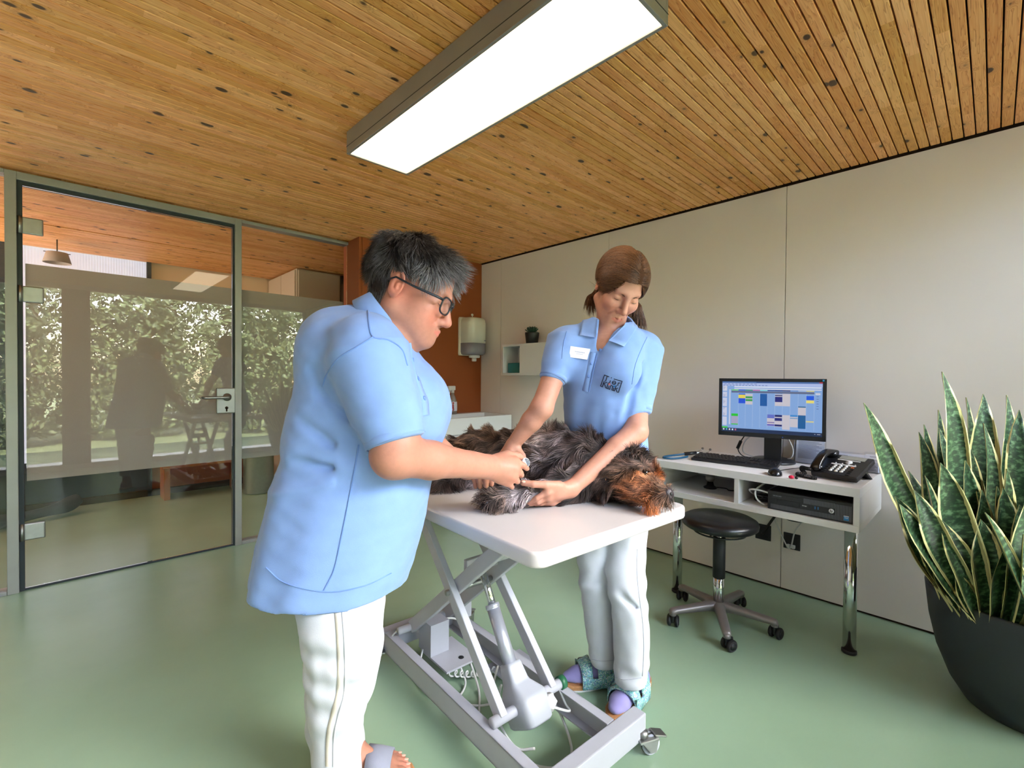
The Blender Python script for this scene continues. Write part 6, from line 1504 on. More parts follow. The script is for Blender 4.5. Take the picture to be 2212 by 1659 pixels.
def flow1(L):
    x, y, z = L.T; s_ = lambda v: 1 / (1 + np.exp(-np.clip(v, -30, 30)))
    top = np.stack([x * 6, .55 + 0 * x, -.15 + 0 * x], 1); back = np.stack([x * 2, -.25 + 0 * x, -1 + 0 * x], 1); side = np.stack([x * 1, .45 + 0 * x, -.75 + 0 * x], 1)
    wb = s_((-.055 - y) / .015)[:, None]; ws_ = (s_((np.abs(x) - .058) / .008) * s_((.085 - z) / .012))[:, None]
    d = top * (1 - ws_) + side * ws_; return d * (1 - wb) + back * wb
def tint1(L, rg):
    g = np.clip((L[:, 1] - .004 + .10 * rg.normal(size=len(L)) * .30) / .06, 0, 1) * np.clip(1.15 - (L[:, 2] - .03) / .085, .10, 1) * .9; g = np.clip(g + rg.uniform(-.25, .15, len(L)), 0, 1)[:, None]
    dark = np.array(lin(38, 30, 28)[:3]); grey = np.array(lin(196, 190, 194)[:3]); brown = np.array(lin(86, 62, 48)[:3]); top = (np.clip((L[:, 2] - .10) / .04, 0, 1) * rg.uniform(0, .9, len(L)))[:, None]
    return (dark * (1 - top) + brown * top) * (1 - g) + grey * g
hair_mass(h1, vB, fB, 21, 15000, lambda L: .036 + .018 * np.clip((L[:, 1] + .02) / .08, 0, 1) + .012 * (L[:, 2] > .09), tint1, flow1, M_hair, hb1, lambda L: .12 + .12 * np.clip((L[:, 2] - .06) / .06, 0, 1), .07, .20, .0005, name='strands', base=thick1)
def brows(H, parent, seed, colr, N=130, z0=.0235):
    rg = np.random.default_rng(seed); P, d = [], []
    for sg in (-1, 1):
        t = rg.random(N); x = .012 + .034 * t; z = z0 + .0065 * np.sin(t * 2.3) + rg.normal(size=N) * .0014; y = .0985 - .9 * (x - .012) ** 1.35 * 2.2
        for i in range(N): P.append(H.p(sg * x[i], y[i] - .004, z[i])); d.append(H.X * sg * 1.0 + H.Z * (.55 - t[i] * .8) + H.Y * .10)
    return strands('eyebrow', np.array(P), np.array(d), .008, M_hair, parent, 4, .1, .02, 60, .0004, seed, np.tile(np.array(lin(*colr)[:3]), (len(P), 1)))
brows(h1, hb1, 4, (66, 58, 56)); lashes(h1, body1)
# glasses
gl = thing_child('glasses', w1); M_gf = mat('dark_spectacle_frame', lin(26, 28, 34), .35)
for sg in (-1, 1):
    q = [h1.p(sg * (.034 + .0275 * math.copysign(abs(math.cos(a)) ** .55, math.cos(a))), .107 - .010 * (1 + math.cos(a)) * .5, .004 + .0185 * math.copysign(abs(math.sin(a)) ** .6, math.sin(a))) for a in np.linspace(0, 2 * PI, 28, endpoint=False)]
    rim = obj('rim', MB().tube(q, .0024, 8, closed=True), M_gf, gl)
    b_ = MB(); b_.add(q, [tuple(range(28))], 0, False); obj('lens', b_, M_lens, rim)
    obj('temple_arm', MB().tube([h1.p(sg * .063, .097, .013), h1.p(sg * .0725, .086, .013), h1.p(sg * .080, .03, .013), h1.p(sg * .0835, -.012, .016), h1.p(sg * .078, -.030, .004)], [.0036, .0036, .0030, .0026, .0022], 8), M_gf, gl)
obj('bridge', MB().tube(catmull([h1.p(-.009, .107, .009), h1.p(0, .112, .012), h1.p(.009, .107, .009)], 5), .0022, 8), M_gf, gl)

# device in the right hand
dv = thing('handheld_reader', 'small white handheld device with dark oval display held in the older persons fist', 'device', at(1138, 1000, 1.375))
dax = nrm(at(1138, 1001, 1.355) - at(1118, 1006, 1.40)); c0 = at(1137, 999, 1.362)
nv_ = nrm(-IF * .80 + IR * .45 + UP * .25); sv = nrm(np.cross(UP, nv_)); uv_ = np.cross(nv_, sv); rl = lambda a, b_: sv * a + uv_ * b_
b_ = MB(); vv, ff = [], []
for t_, r_ in ((-.07, .009), (-.03, .0115), (-.012, .0128), (-.002, .0132), (0, .0122)):
    for k in range(24): an = 2 * PI * k / 24; vv.append(c0 + nv_ * t_ + rl(math.cos(an) * r_, math.sin(an) * r_ * 1.05))
for i in range(4):
    for k in range(24): ff.append((i * 24 + k, i * 24 + (k + 1) % 24, i * 24 + 24 + (k + 1) % 24, i * 24 + 24 + k))
ff += [tuple(range(23, -1, -1)), tuple(96 + k for k in range(24))]
obj('body', MB().add(vv, ff), M_white, dv)
pd_ = [(.0112 * math.cos(a), .0112 * math.sin(a) * 1.05) for a in np.linspace(-PI * .42, PI * .62, 18)]
obj('display', MB().prism(pd_, c0 + nv_ * .0002, sv, uv_, nv_ * .0006), mat('dark_blue_display', lin(36, 44, 66), .2), dv)
for i in range(3): obj('key', MB().cyl(c0 + nv_ * .0008 + rl(.0042 + .001 * i, .006 - .006 * i), c0 + nv_ * .0013 + rl(.0042 + .001 * i, .006 - .006 * i), .0013, n=10), M_lcd, dv)
# ------------------------------------------------------------------ younger person, behind the table
f2 = nrm(-IF * .85 - IR * .52); r2 = nrm(np.cross(f2, UP))           # r2: her right hand side
L2 = -r2                                                              # her left, towards the right of the picture
W2o = V(1.60, 1.0, 0)
w2 = thing('person', 'younger person with brown ponytail in light blue polo, holding the dog from behind', 'person', W2o)
# rows of the trunk: (y, x left, x right, half depth, distance)
R2 = []
for y, xl, xr, hd, D in ((694, 1262, 1352, .070, 1.742), (708, 1243, 1372, .082, 1.745), (724, 1222, 1392, .092, 1.75), (745, 1211, 1402, .100, 1.755), (780, 1210, 1398, .108, 1.762), (820, 1211, 1392, .112, 1.770), (860, 1212, 1391, .114, 1.782), (900, 1213, 1393, .112, 1.797),
                       (940, 1214, 1398, .110, 1.815), (980, 1215, 1402, .112, 1.832), (1020, 1216, 1405, .116, 1.845), (1060, 1220, 1407, .118, 1.855), (1090, 1222, 1408, .118, 1.86)):
    a, b_ = at(xl, y, D), at(xr, y, D); c = (a + b_) / 2
    R2.append((c[2], c[:2], hd, np.linalg.norm((b_ - a)[:2]) / 2 * .97))
sR, cuR = at(1222, 742, 1.745), at(1192, 823, 1.70); sL, cuL = at(1388, 755, 1.765), at(1374, 889, 1.725)
lo_ = np.array([q[1] for q in R2]).min(0); hi_ = np.array([q[1] for q in R2]).max(0)
FS = Field([lo_[0] - .32, lo_[1] - .30, .68], [hi_[0] + .30, hi_[1] + .32, 1.50], .0045)
def drape2(u, w_, z, A, B):
    lo = np.clip((1.22 - z) / .3, 0, 1)
    return (.0032 * np.sin(52 * w_ + 9 * z + 3) * (.4 + .6 * lo) + .0045 * np.exp(-((w_ + .03 + .10 * (z - 1.1)) / .016) ** 2) * lo - .004 * np.exp(-((w_ - .07 + .12 * (z - 1.1)) / .02) ** 2) * lo).astype(np.float32)
FS.slices(R2, f2, .02, 2.4, zlo=.72, warp=drape2)
FS.cap(sR + (sL - sR) * .12, sL + (sR - sL) * .12, .060, .060, .05)
FS.cap(sR, cuR, .064, .0475, .030, flat=True); FS.cap(sR, sR + (cuR - sR) * .5, .066, .058, .03); FS.cap(sL, cuL, .068, .0535, .030, flat=True); FS.cap(sL, sL + (cuL - sL) * .6, .070, .060, .03)
for sg in (-.065, .065): FS.ell(at(1300, 800, 1.70) + L2 * sg + f2 * .0, (.065, .055, .065), np.stack([L2, f2, UP]), .05)
for a_, b_, r_ in (((1225, 800), (1232, 900), .008), ((1250, 840), (1240, 940), .008), ((1372, 820), (1352, 900), .009), ((1352, 900), (1345, 960), .007), ((1390, 790), (1370, 830), .007), ((1330, 900), (1300, 950), .007), ((1290, 760), (1262, 850), .006), ((1345, 760), (1358, 800), .006)):
    FS.cap(at(*a_, 1.655), at(*b_, 1.665), r_, r_ * .6, .022, 'sub')
FS.bumps(.0014, 30, 15); FS.bumps(.0009, 70, 16)
NB2, HC2 = at(1318, 716, 1.745), at(1334, 624, 1.690)
FS.cap(NB2 - V(0, 0, .02), HC2, .062, .060, .008, 'sub')
# open V of the polo front
Vp = at(1291, 757, 1.66)
FS.cap(at(1322, 698, 1.69), Vp, .052, .006, .008, 'sub')
vS, fS = FS.mesh(); vS = relax(vS, fS, 2)
polo2 = quick('polo_shirt', vS, fS, M_polo, w2)
bv2 = BVHTree.FromPolygons([Vector(p) for p in vS], [tuple(q) for q in fS])
band('sleeve_cuff', cuR + (sR - cuR) * .10, cuR - sR, .0468, .016, M_polo, polo2, .0036); band('sleeve_cuff', cuL + (sL - cuL) * .07, cuL - sL, .0528, .018, M_polo, polo2, .0040)
ribbon('shoulder_seam', bv2, [(1398, 728), (1385, 755), (1372, 790), (1365, 830)], 1.7, .0026, M_seam, polo2, .0006); ribbon('shoulder_seam', bv2, [(1224, 716), (1217, 745), (1214, 775)], 1.7, .0026, M_seam, polo2, .0006)
ribbon('placket', bv2, [(1283, 762), (1277, 790), (1271, 818), (1265, 845)], 1.7, .024, M_polo, polo2, .0010, n=5, thick=.0016)
ribbon('placket_edge', bv2, [(1290, 764), (1284, 792), (1278, 820), (1272, 846)], 1.7, .0022, M_seam, polo2, .0022, n=5)
for x, y in ((1298, 757), (1277, 785), (1271, 813)):
    h = on_surface(bv2, EYE, nrm(at(x, y, 1.7) - EYE), .0025)
    if h is not None: obj('button', MB().cyl(h[0], h[0] + h[1] * .003, .0055, n=16), M_seam, polo2)
# collar: two turned leaves around the neck
nax2 = nrm(nrm(HC2 - NB2) * .5 + UP * .6 + f2 * -.05)
collar('collar', at(1322, 703, 1.745), f2, nrm(UP * .88 + f2 * .46 + IR * .08), .066, .070, .016, .020, M_polo, polo2, .75, .0)
def patch(name, bv, a, b_, d0, m, parent, lift=.005, thick=.0035, n=10, nu=8):
    """cloth leaf laid over a surface between two outlines"""
    A = catmull([V(*q, 0) for q in a], 6); B = catmull([V(*q, 0) for q in b_], 6); A = [A[int(i * (len(A) - 1) / (n - 1))] for i in range(n)]; B = [B[int(i * (len(B) - 1) / (n - 1))] for i in range(n)]; G = []
    for p, q in zip(A, B):
        row = []
        for k in range(nu):
            t = k / (nu - 1); x = p * (1 - t) + q * t; h = on_surface(bv, EYE, nrm(at(x[0], x[1], d0) - EYE), lift * (1.35 - .35 * t)); row.append(h if h is not None else (row[-1] if row else (at(x[0], x[1], d0), -IF)))
        G.append(row)
    vv = [p + nn * thick * s_ for s_ in (0, 1) for r in G for p, nn in r]; N = n * nu; ff = []
    for i in range(n - 1):
        for k in range(nu - 1):
            a0 = i * nu + k; ff += [(a0 + N, a0 + 1 + N, a0 + nu + 1 + N, a0 + nu + N), (a0, a0 + nu, a0 + nu + 1, a0 + 1)]
    for i in range(n - 1):
        for k in (0, nu - 1): a0 = i * nu + k; ff.append((a0, a0 + nu, a0 + nu + N, a0 + N))
    for k in range(nu - 1):
        for i in (0, n - 1): a0 = i * nu + k; ff.append((a0, a0 + 1, a0 + 1 + N, a0 + N))
    return obj(name, MB().add(vv, ff), m, parent)
patch('collar_leaf', bv2, [(1291, 691), (1289, 706), (1287, 730)], [(1268, 680), (1258, 702), (1251, 726)], 1.7, M_polo, polo2)
patch('collar_leaf', bv2, [(1366, 690), (1344, 710), (1317, 737)], [(1378, 700), (1366, 724), (1347, 750)], 1.7, M_polo, polo2)
# clinic lettering on the chest: strokes laid on the cloth
def chest(name, lines, x0, y0, ux, uy, wdt, m, parent, lift=.0016):
    """lines in letter units, placed by the picture position of their origin and axes, then dropped on the shirt"""
    b_ = MB()
    for ln_ in lines:
        pts = []
        for (a0, b0), (a1, b1) in zip(ln_[:-1], ln_[1:]):
            n_ = max(2, int(3 * math.hypot(a1 - a0, b1 - b0)) + 1)
            for i in range(n_): pts.append((a0 + (a1 - a0) * i / n_, b0 + (b1 - b0) * i / n_))
        pts.append(ln_[-1]); Q = []
        for a_, c_ in pts:
            h = on_surface(bv2, EYE, nrm(at(x0 + ux[0] * a_ + uy[0] * c_, y0 + ux[1] * a_ + uy[1] * c_, 1.7) - EYE), lift)
            if h is not None: Q.append(h)
        for (p, nn), (q, _) in zip(Q[:-1], Q[1:]):
            a_ = nrm(q - p); c_ = np.cross(nn, a_) * wdt / 2; e = a_ * wdt * .3
            b_.add([p - c_ - e, q - c_ + e, q + c_ + e, p + c_ + e * -1], [(0, 1, 2, 3)], 0, False)
    return obj(name, b_, m, parent)
M_navy = mat('navy_embroidery', lin(16, 22, 54), .7)
# in pixels of the zoomed crop (20.7 px per photo px), origin 1280,780
Z = lambda L: [[((x) / 20.74, (y) / 20.74) for x, y in l] for l in L]
arc = lambda cx_, cy_, r, a0, a1, n=10: [(cx_ + r * math.cos(math.radians(a0 + (a1 - a0) * i / n)), cy_ + r * math.sin(math.radians(a0 + (a1 - a0) * i / n))) for i in range(n + 1)]
logo = Z([[(740, 700), (545, 625), (365, 1110), (445, 1150), (530, 895)], [(660, 690), (590, 900)], [(650, 940), (505, 1000), (560, 1060), (600, 1200), (770, 1260), (800, 1110)], [(715, 960), (640, 1190)], [(800, 870), (760, 980)],
          arc(965, 960, 75, 15, -300, 14) + [(1040, 985), (895, 945)], [(960, 795), (1325, 900), (1160, 1390), (1100, 1380), (1050, 1230), (1130, 1200)], [(1165, 960), (1125, 1090)], [(1150, 985), (1245, 970)],
          [(800, 1110), (860, 1085), (910, 1130), (865, 1285), (980, 1330), (1065, 1085)], [(725, 1130), (690, 1240)], [(955, 1200), (925, 1310)], [(1050, 1230), (1020, 1240)]])
lgo = chest('chest_logo', logo, 1280, 780, (1, 0), (0, 1), .0030, M_navy, polo2)
chest('logo_dot', Z([[(845, 745), (852, 750)]]), 1280, 780, (1, 0), (0, 1), .0036, M_navy, lgo)
chest('logo_dot', Z([[(750, 1010), (770, 1045)]]), 1280, 780, (1, 0), (0, 1), .0060, mat('coral_embroidery', lin(214, 120, 116), .7), lgo, .0020)
chest('logo_dot', Z([[(965, 1105), (985, 1140)]]), 1280, 780, (1, 0), (0, 1), .0062, mat('blue_embroidery', lin(30, 110, 180), .7), lgo, .0020)
# name badge
hb_ = on_surface(bv2, EYE, nrm(at(1251, 763, 1.7) - EYE), .006)
if hb_ is not None:
    c_, nn = hb_; nn = nrm(nn * .5 - IF * .7); ux = nrm(L2 - nn * (L2 @ nn)); ux = nrm(ux - UP * .12); uy = np.cross(nn, ux)
    bd = obj('name_badge', MB().obox(c_, ux, uy, nn, (.036, .020, .0016), .0006), mat('white_badge', lin(226, 222, 236), .3, var=.005), polo2)
    b_ = MB()
    for i in range(9): b_.obox(c_ + ux * (-.016 + .0040 * i) + uy * .003 + nn * .0018, ux, uy, nn, (.0014, .0018, .0002))
    for i in range(7): b_.obox(c_ + ux * (-.010 + .0034 * i) - uy * .004 + nn * .0018, ux, uy, nn, (.0012, .0011, .0002))
    obj('print', b_, M_ink, bd)
# trousers
Rr = []; Rl = []
for y, xl, xr, hd, D in ((1020, 1228, 1322, .088, 1.86), (1100, 1236, 1324, .084, 1.85), (1180, 1245, 1326, .076, 1.83), (1240, 1252, 1328, .072, 1.81), (1262, 1251, 1329, .072, 1.80), (1300, 1258, 1329, .066, 1.80), (1360, 1267, 1330, .060, 1.80), (1420, 1276, 1331, .056, 1.80), (1432, 1277, 1332, .056, 1.80)):
    a, b_ = at(xl, y, D), at(xr, y, D); c = (a + b_) / 2; Rr.append((c[2], c[:2], hd, np.linalg.norm((b_ - a)[:2]) / 2))
for y, xl, xr, hd, D in ((1020, 1312, 1406, .088, 1.84), (1100, 1312, 1402, .084, 1.82), (1180, 1311, 1394, .078, 1.78), (1230, 1310, 1393, .074, 1.74), (1270, 1314, 1394, .072, 1.71), (1320, 1322, 1399, .066, 1.70), (1380, 1325, 1403, .062, 1.70), (1440, 1327, 1401, .060, 1.70), (1472, 1328, 1392, .060, 1.70)):
    a, b_ = at(xl, y, D), at(xr, y, D); c = (a + b_) / 2; Rl.append((c[2], c[:2], hd, np.linalg.norm((b_ - a)[:2]) / 2))
lo_ = np.minimum(np.array([q[1] for q in Rr]).min(0), np.array([q[1] for q in Rl]).min(0)); hi_ = np.maximum(np.array([q[1] for q in Rr]).max(0), np.array([q[1] for q in Rl]).max(0))
FT = Field([lo_[0] - .14, lo_[1] - .14, .04], [hi_[0] + .14, hi_[1] + .14, .90], .0045)
def kf2(u, w_, z, A, B): return (.0035 * np.sin(80 * z + 26 * w_ + 2) * np.exp(-((z - .42) / .10) ** 2) + .0028 * np.sin(90 * z - 30 * w_) * np.exp(-((z - .13) / .06) ** 2)).astype(np.float32)
FT.slices(Rr, f2, .012, 2.2, warp=kf2); FT.slices(Rl, f2, .012, 2.2, warp=kf2)
FT.cap(at(1322, 1268, 1.640), at(1372, 1312, 1.655), .006, .003, .03, 'sub'); FT.cap(at(1258, 1268, 1.735), at(1300, 1252, 1.735), .006, .003, .03, 'sub')
FT.bumps(.0012, 45, 23)
vT, fT = FT.mesh(); vT = relax(vT, fT, 2)
tr2 = quick('trousers', vT, fT, M_jeans, w2)
bvT2 = BVHTree.FromPolygons([Vector(p) for p in vT], [tuple(q) for q in fT])
ribbon('side_seam', bvT2, [(1377, 1186), (1376, 1230), (1380, 1280), (1388, 1340), (1391, 1400), (1388, 1460)], 1.7, .004, cloth('white_seam', lin(186, 188, 198)), tr2, .001)
M_ws = cloth('white_stitch', lin(176, 178, 190)); ribbon('hem_stitch', bvT2, [(1330, 1464), (1355, 1468), (1385, 1464)], 1.7, .002, M_ws, tr2, .001); ribbon('hem_stitch', bvT2, [(1279, 1424), (1300, 1428), (1325, 1426)], 1.8, .002, M_ws, tr2, .001)

# body
fd2 = nrm(-IF * .62 + IR * .06 - UP * .70); up2 = nrm(UP * .80 - IF * .58 + IR * .20)
pit = math.radians(40); base2 = nrm(-IF * .985 + IR * .17)
fd2 = nrm(base2 * math.cos(pit) - UP * math.sin(pit)); up2 = nrm(base2 * math.sin(pit) + UP * math.cos(pit)); rt_ = np.cross(fd2, up2); up2 = nrm(up2 * math.cos(.20) + (IR if True else rt_) * math.sin(.20))
h2 = Head(HC2, fd2, up2, 1.03)
FB = Field([1.02, .62, 0.0], [1.92, 1.50, 1.72], .0033)
h2.build(FB, nose=.965, smile=.0085)
FB.cap(NB2 - V(0, 0, .05), h2.p(0, -.020, -.02), .052, .050, .02); FB.cap(NB2 + f2 * .03 - V(0, 0, .07), h2.p(0, .01, -.07), .046, .038, .02)
FB.slices([(z, c, a * .80, b_ * .80) for z, c, a, b_ in R2 if z < 1.36], f2, .04, 2.2)
FB.ell(at(1306, 745, 1.70), (.085, .040, .055), np.stack([L2, f2, UP]), .03)
FB.cap(sR, NB2 - V(0, 0, .05), .042, .044, .03); FB.cap(sL, NB2 - V(0, 0, .05), .042, .044, .03)
eR, wR = at(1170, 882, 1.655), at(1108, 960, 1.690)
eL, wL = at(1374, 932, 1.665), at(1233, 1056, 1.555)
FB.chain([sR, cuR, eR], [.046, .040, .0395], .02); FB.cap(eR, eR + (wR - eR) * .35, .0405, .0365, .012); FB.cap(eR + (wR - eR) * .35, wR, .0365, .0245, .012)
FB.chain([sL, cuL, eL], [.048, .043, .041], .02); FB.cap(eL, eL + (wL - eL) * .3, .0415, .0385, .012); FB.cap(eL + (wL - eL) * .3, wL, .0385, .0255, .012)
# right hand lies on the dog's flank
kR = [at(1100, 985, 1.660), at(1092, 988, 1.665), at(1084, 990, 1.675), at(1078, 990, 1.690)]
hand(FB, wR, kR, [[at(1098, 1004, 1.635), at(1099, 1016, 1.635)], [at(1089, 1008, 1.640), at(1090, 1022, 1.645)], [at(1079, 1008, 1.655), at(1079, 1022, 1.660)], [at(1071, 1004, 1.675), at(1070, 1016, 1.680)]],
     [at(1118, 974, 1.675), at(1128, 985, 1.660), at(1130, 998, 1.655)])
# left hand around the foreleg: thumb on top, fingers underneath
kL = [at(1183, 1062, 1.495), at(1184, 1073, 1.510), at(1188, 1080, 1.530), at(1194, 1084, 1.550)]
hand(FB, wL, kL, [[at(1160, 1076, 1.492), at(1144, 1084, 1.505), at(1135, 1085, 1.522)], [at(1162, 1084, 1.505), at(1148, 1088, 1.520), at(1140, 1086, 1.535)], [at(1170, 1087, 1.525), at(1158, 1088, 1.540), at(1150, 1085, 1.550)], [at(1180, 1088, 1.548), at(1170, 1087, 1.560), at(1164, 1084, 1.567)]],
     [at(1208, 1050, 1.515), at(1178, 1047, 1.485), at(1152, 1046, 1.478), at(1130, 1043, 1.485)])
FB.cap(wL, at(1200, 1064, 1.525), .026, .024, .015)
# legs, socks come later
hp2 = V(*R2[-1][1], .86); kn_r, kn_l = at(1290, 1265, 1.81), at(1352, 1280, 1.735); aR = V(1.545, 1.045, .085); aL = V(1.555, .925, .085)
FB.cap(hp2 - L2 * .08, kn_r, .055, .038, .02); FB.cap(kn_r, aR, .036, .033, .02); FB.cap(hp2 + L2 * .08, kn_l, .055, .038, .02); FB.cap(kn_l, aL, .036, .033, .02)
dR = nrm(V(1.398, 1.155, 0) - V(1.576, 1.025, 0)); dL = nrm(V(1.397, .912, 0) - V(1.585, .915, 0) + V(0, -.02, 0))
gR, dR, sRr, _ = foot(FB, aR, dR, L2, toes=False); gL, dL, sLl, _ = foot(FB, aL, dL, -L2, toes=False)
vB, fB = FB.mesh(); vB = relax(vB, fB, 1, .35)
col = h2.colours(vB, SKIN2, .14)
body2 = quick('body', vB, fB, M_skin, w2, col)
nails(body2, [(at(1131, 1040.5, 1.476), at(1130, 1043, 1.485) - at(1152, 1046, 1.478), -IF * .7 + UP * .6, .0066)])
# socks and sandals
M_sock = cloth('lilac_sock', lin(150, 142, 196), 700, .3); M_sock2 = cloth('dark_lilac_sock', lin(84, 80, 112), 700, .3)
for an, dd_, inn, ml_, nm in ((aR, dR, L2, M_sock, 0), (aL, dL, -L2, M_sock, 1)):
    FK = Field([an[0] - .26, an[1] - .2, -.004], [an[0] + .12, an[1] + .2, .20], .004)
    g = V(an[0], an[1], .026); d = dd_; s_ = nrm(np.cross(UP, d)); s_ = s_ if s_ @ inn > 0 else -s_
    FK.cap(an + V(0, 0, .09), an, .042, .041, .01); FK.cap(an, g + V(0, 0, .03) - d * .03, .041, .035, .02); FK.ell(g - d * .045 + V(0, 0, .028), (.039, .035, .034), np.stack([d, s_, UP]), .015)
    FK.cap(an + d * .01 - V(0, 0, .01), g + d * .11 + V(0, 0, .016), .039, .027, .02); FK.cap(g - d * .03 + V(0, 0, .020), g + d * .125 + V(0, 0, .016), .034, .032, .02, sq=(UP, .75)); FK.cap(g + d * .12 + s_ * .008 + V(0, 0, .014), g + d * .155 + s_ * .004 + V(0, 0, .010), .034, .026, .02, sq=(UP, .62))
    vK, fK = FK.mesh(); quick('sock', relax(vK, fK, 2), fK, ml_, w2)
def sparkle():
    m = bpy.data.materials.new('glitter_strap'); m.use_nodes = True; n, l = nodes_of(m); p = n['Principled BSDF']; g = n.new('ShaderNodeNewGeometry')
    v_ = n.new('ShaderNodeTexVoronoi'); v_.inputs['Scale'].default_value = 300; l.new(g.outputs['Position'], v_.inputs['Vector'])
    s_ = n.new('ShaderNodeSeparateColor'); l.new(v_.outputs['Color'], s_.inputs[0]); r = n.new('ShaderNodeValToRGB'); r.color_ramp.interpolation = 'CONSTANT'; e = r.color_ramp.elements
    e[0].position = 0; e[0].color = lin(120, 190, 192); e[1].position = .25; e[1].color = lin(100, 146, 180)
    for q, c in ((.42, (168, 206, 200)), (.6, (130, 178, 156)), (.75, (206, 226, 222)), (.9, (120, 136, 178))): x = e.new(q); x.color = lin(*c)
    l.new(s_.outputs[0], r.inputs[0]); l.new(r.outputs[0], p.inputs['Base Color']); p.inputs['Roughness'].default_value = .35; return m
M_spark = sparkle()
sandal(gR, dR, sRr, w2, M_spark, M_cork, .022, ((-.008, .052, .052, .108), (.074, .114, .054, .074)), -1, sock=True, heel=True)
sandal(gL, dL, sLl, w2, M_spark, M_cork, .022, ((-.008, .052, .052, .108), (.074, .114, .054, .074)), 1, sock=True, heel=True)
# hair: brushed back to a ponytail
M_hairbase2 = mat('brown_hair_base', lin(66, 42, 28), .9, var=.25, scale=120, spec=.08)
thick2 = lambda L: .005 + .006 * np.clip((L[:, 2] - .02) / .08, 0, 1)
hb2 = cap_mesh(h2, vB, fB, thick2, M_hairbase2, w2, .070, -.06, 'hair')
def flow2(L):
    x, y, z = L.T; p = np.sign(x + 1e-6 + .012); d = np.stack([p * (.75 * (z > .06) + .18) , -.9 - 0 * x, -.55 * (np.abs(x) > .03) - .25 + 1.0 * (y > .05) * 0], 1)
    return d
def tint2(L, rg):
    a = np.array(lin(66, 40, 26)[:3]); b_ = np.array(lin(146, 96, 58)[:3]); t = np.clip(rg.uniform(-.15, .55, len(L)) + .35 * np.clip((L[:, 2] - .09) / .04, 0, 1), 0, 1)[:, None]; return a * (1 - t) + b_ * t
class KeepOut:
    def __init__(s, H, r): s.H = H; s.r = r
    def __call__(s, P):
        L = s.H.loc(P); c = np.array([0, -.018, .045]); q = (L - c) / np.array(s.r); m = np.linalg.norm(q, axis=1); i = (m < 1) & (m > 1e-6)
        L[i] = c + (q[i] / m[i][:, None]) * np.array(s.r); return s.H.o + s.H.s * (L @ s.H.R)
class Hug:
    """keeps strands combed close to the skull"""
    def __init__(s, H): s.H = H; s.c = np.array([0, -.010, .045]); s.r = np.array([.0845, .1140, .0950])
    def __call__(s, P):
        L = s.H.loc(P); q = (L - s.c) / s.r; m = np.linalg.norm(q, axis=1)[:, None]; t = np.clip(m, 1.0, 1.05); t = np.where(L[:, 2:3] < -.03, m, t)
        return s.H.o + s.H.s * ((s.c + q / m * t * s.r) @ s.H.R)
hair_mass(h2, vB, fB, 41, 9000, lambda L: .085 + 0 * L[:, 0], tint2, flow2, M_hair, hb2, lambda L: .06 + 0 * L[:, 0], .0, .03, .0006, .070, -.06, 'strands', 12, 30, Hug(h2), thick2)
brows(h2, hb2, 9, (92, 60, 42), 150, .0215); lashes(h2, body2)
# ponytail: a thick lock leaving the nape, one side behind each shoulder
rg = np.random.default_rng(5); t0 = h2.p(.01, -.104, .005)
FP = Field(t0 - .20, t0 + .20, .005)
FP.chain([h2.p(0, -.095, .015), h2.p(.0, -.128, -.01), at(1372, 668, 1.79), at(1381, 690, 1.79), at(1386, 706, 1.785)], [.022, .027, .026, .019, .008], .02)
FP.chain([h2.p(0, -.10, .012), at(1290, 640, 1.80), at(1277, 646, 1.79), at(1276, 657, 1.79)], [.022, .022, .018, .010], .02)
vP, fP = FP.mesh(); vP = relax(vP, fP, 2)
pt = quick('ponytail', vP, fP, M_hairbase2, hb2); bP, nP = scatter(vP, fP, 2600, np.ones(len(vP)), rg)
dP = np.tile(-UP, (len(bP), 1)) * .9 + nP * .25 + rg.normal(size=bP.shape) * .06
strands('strands', bP, dP, rg.uniform(.02, .05, len(bP)), M_hair, pt, 5, .5, .08, 40, .0006, 6, tint2(h2.loc(bP), rg))

# ------------------------------------------------------------------ the dog, lying on its side along the table
dg = thing('dog', 'shaggy dark brown and grey dog lying on its side on the white table', 'dog', V(1.33, 1.2, TZ))
Pd = lambda x, y, d: at(x, y, d)
sh, rb, bl, ru = Pd(1268, 1004, 1.73), Pd(1205, 990, 1.84), Pd(1125, 985, 1.92), Pd(1040, 988, 1.98)
SP = nrm(ru - sh); SPx = nrm(np.cross(UP, SP)); RD = np.stack([SP, SPx, UP])
FD = Field([.88, .62, TZ - .01], [1.62, 1.90, 1.05], .0042)
FD.ell(sh, (.125, .108, .100), RD, .05); FD.ell(rb + UP * .004, (.150, .118, .106), RD, .05); FD.ell(bl, (.140, .105, .098), RD, .05); FD.ell(ru, (.120, .100, .092), RD, .05)
FD.cap(sh, ru, .10, .085, .06); FD.ell(Pd(1000, 985, 2.0), (.07, .07, .07), RD, .05)
nk = Pd(1316, 1030, 1.635); hd = Pd(1366, 1032, 1.590)
FD.cap(sh, nk, .085, .066, .05); FD.cap(nk, hd, .066, .066, .04)
np_ = Pd(1428, 1064, 1.492); hF = nrm(np_ - hd); side = nrm(-IF * .75 + UP * .62); side = nrm(side - hF * (side @ hF)); hT = np.cross(side, hF); hT = hT if hT[2] > 0 else -hT   # hT: from jaw to crown
RH = np.stack([hF, side, hT])
hp = lambda a, b_, c: hd + hF * a + side * b_ + hT * c
FD.ell(hd, (.078, .060, .068), RH, .03); FD.ell(hp(.03, 0, .022), (.045, .046, .038), RH, .02)                 # skull, brow
FD.cap(hp(.04, 0, -.012), hp(.128, 0, -.004), .044, .030, .025); FD.cap(hp(.03, 0, -.046), hp(.112, 0, -.036), .032, .023, .02)   # muzzle, lower jaw
FD.ell(hp(.055, .038, .012), (.017, .012, .014), RH, .012, 'sub')
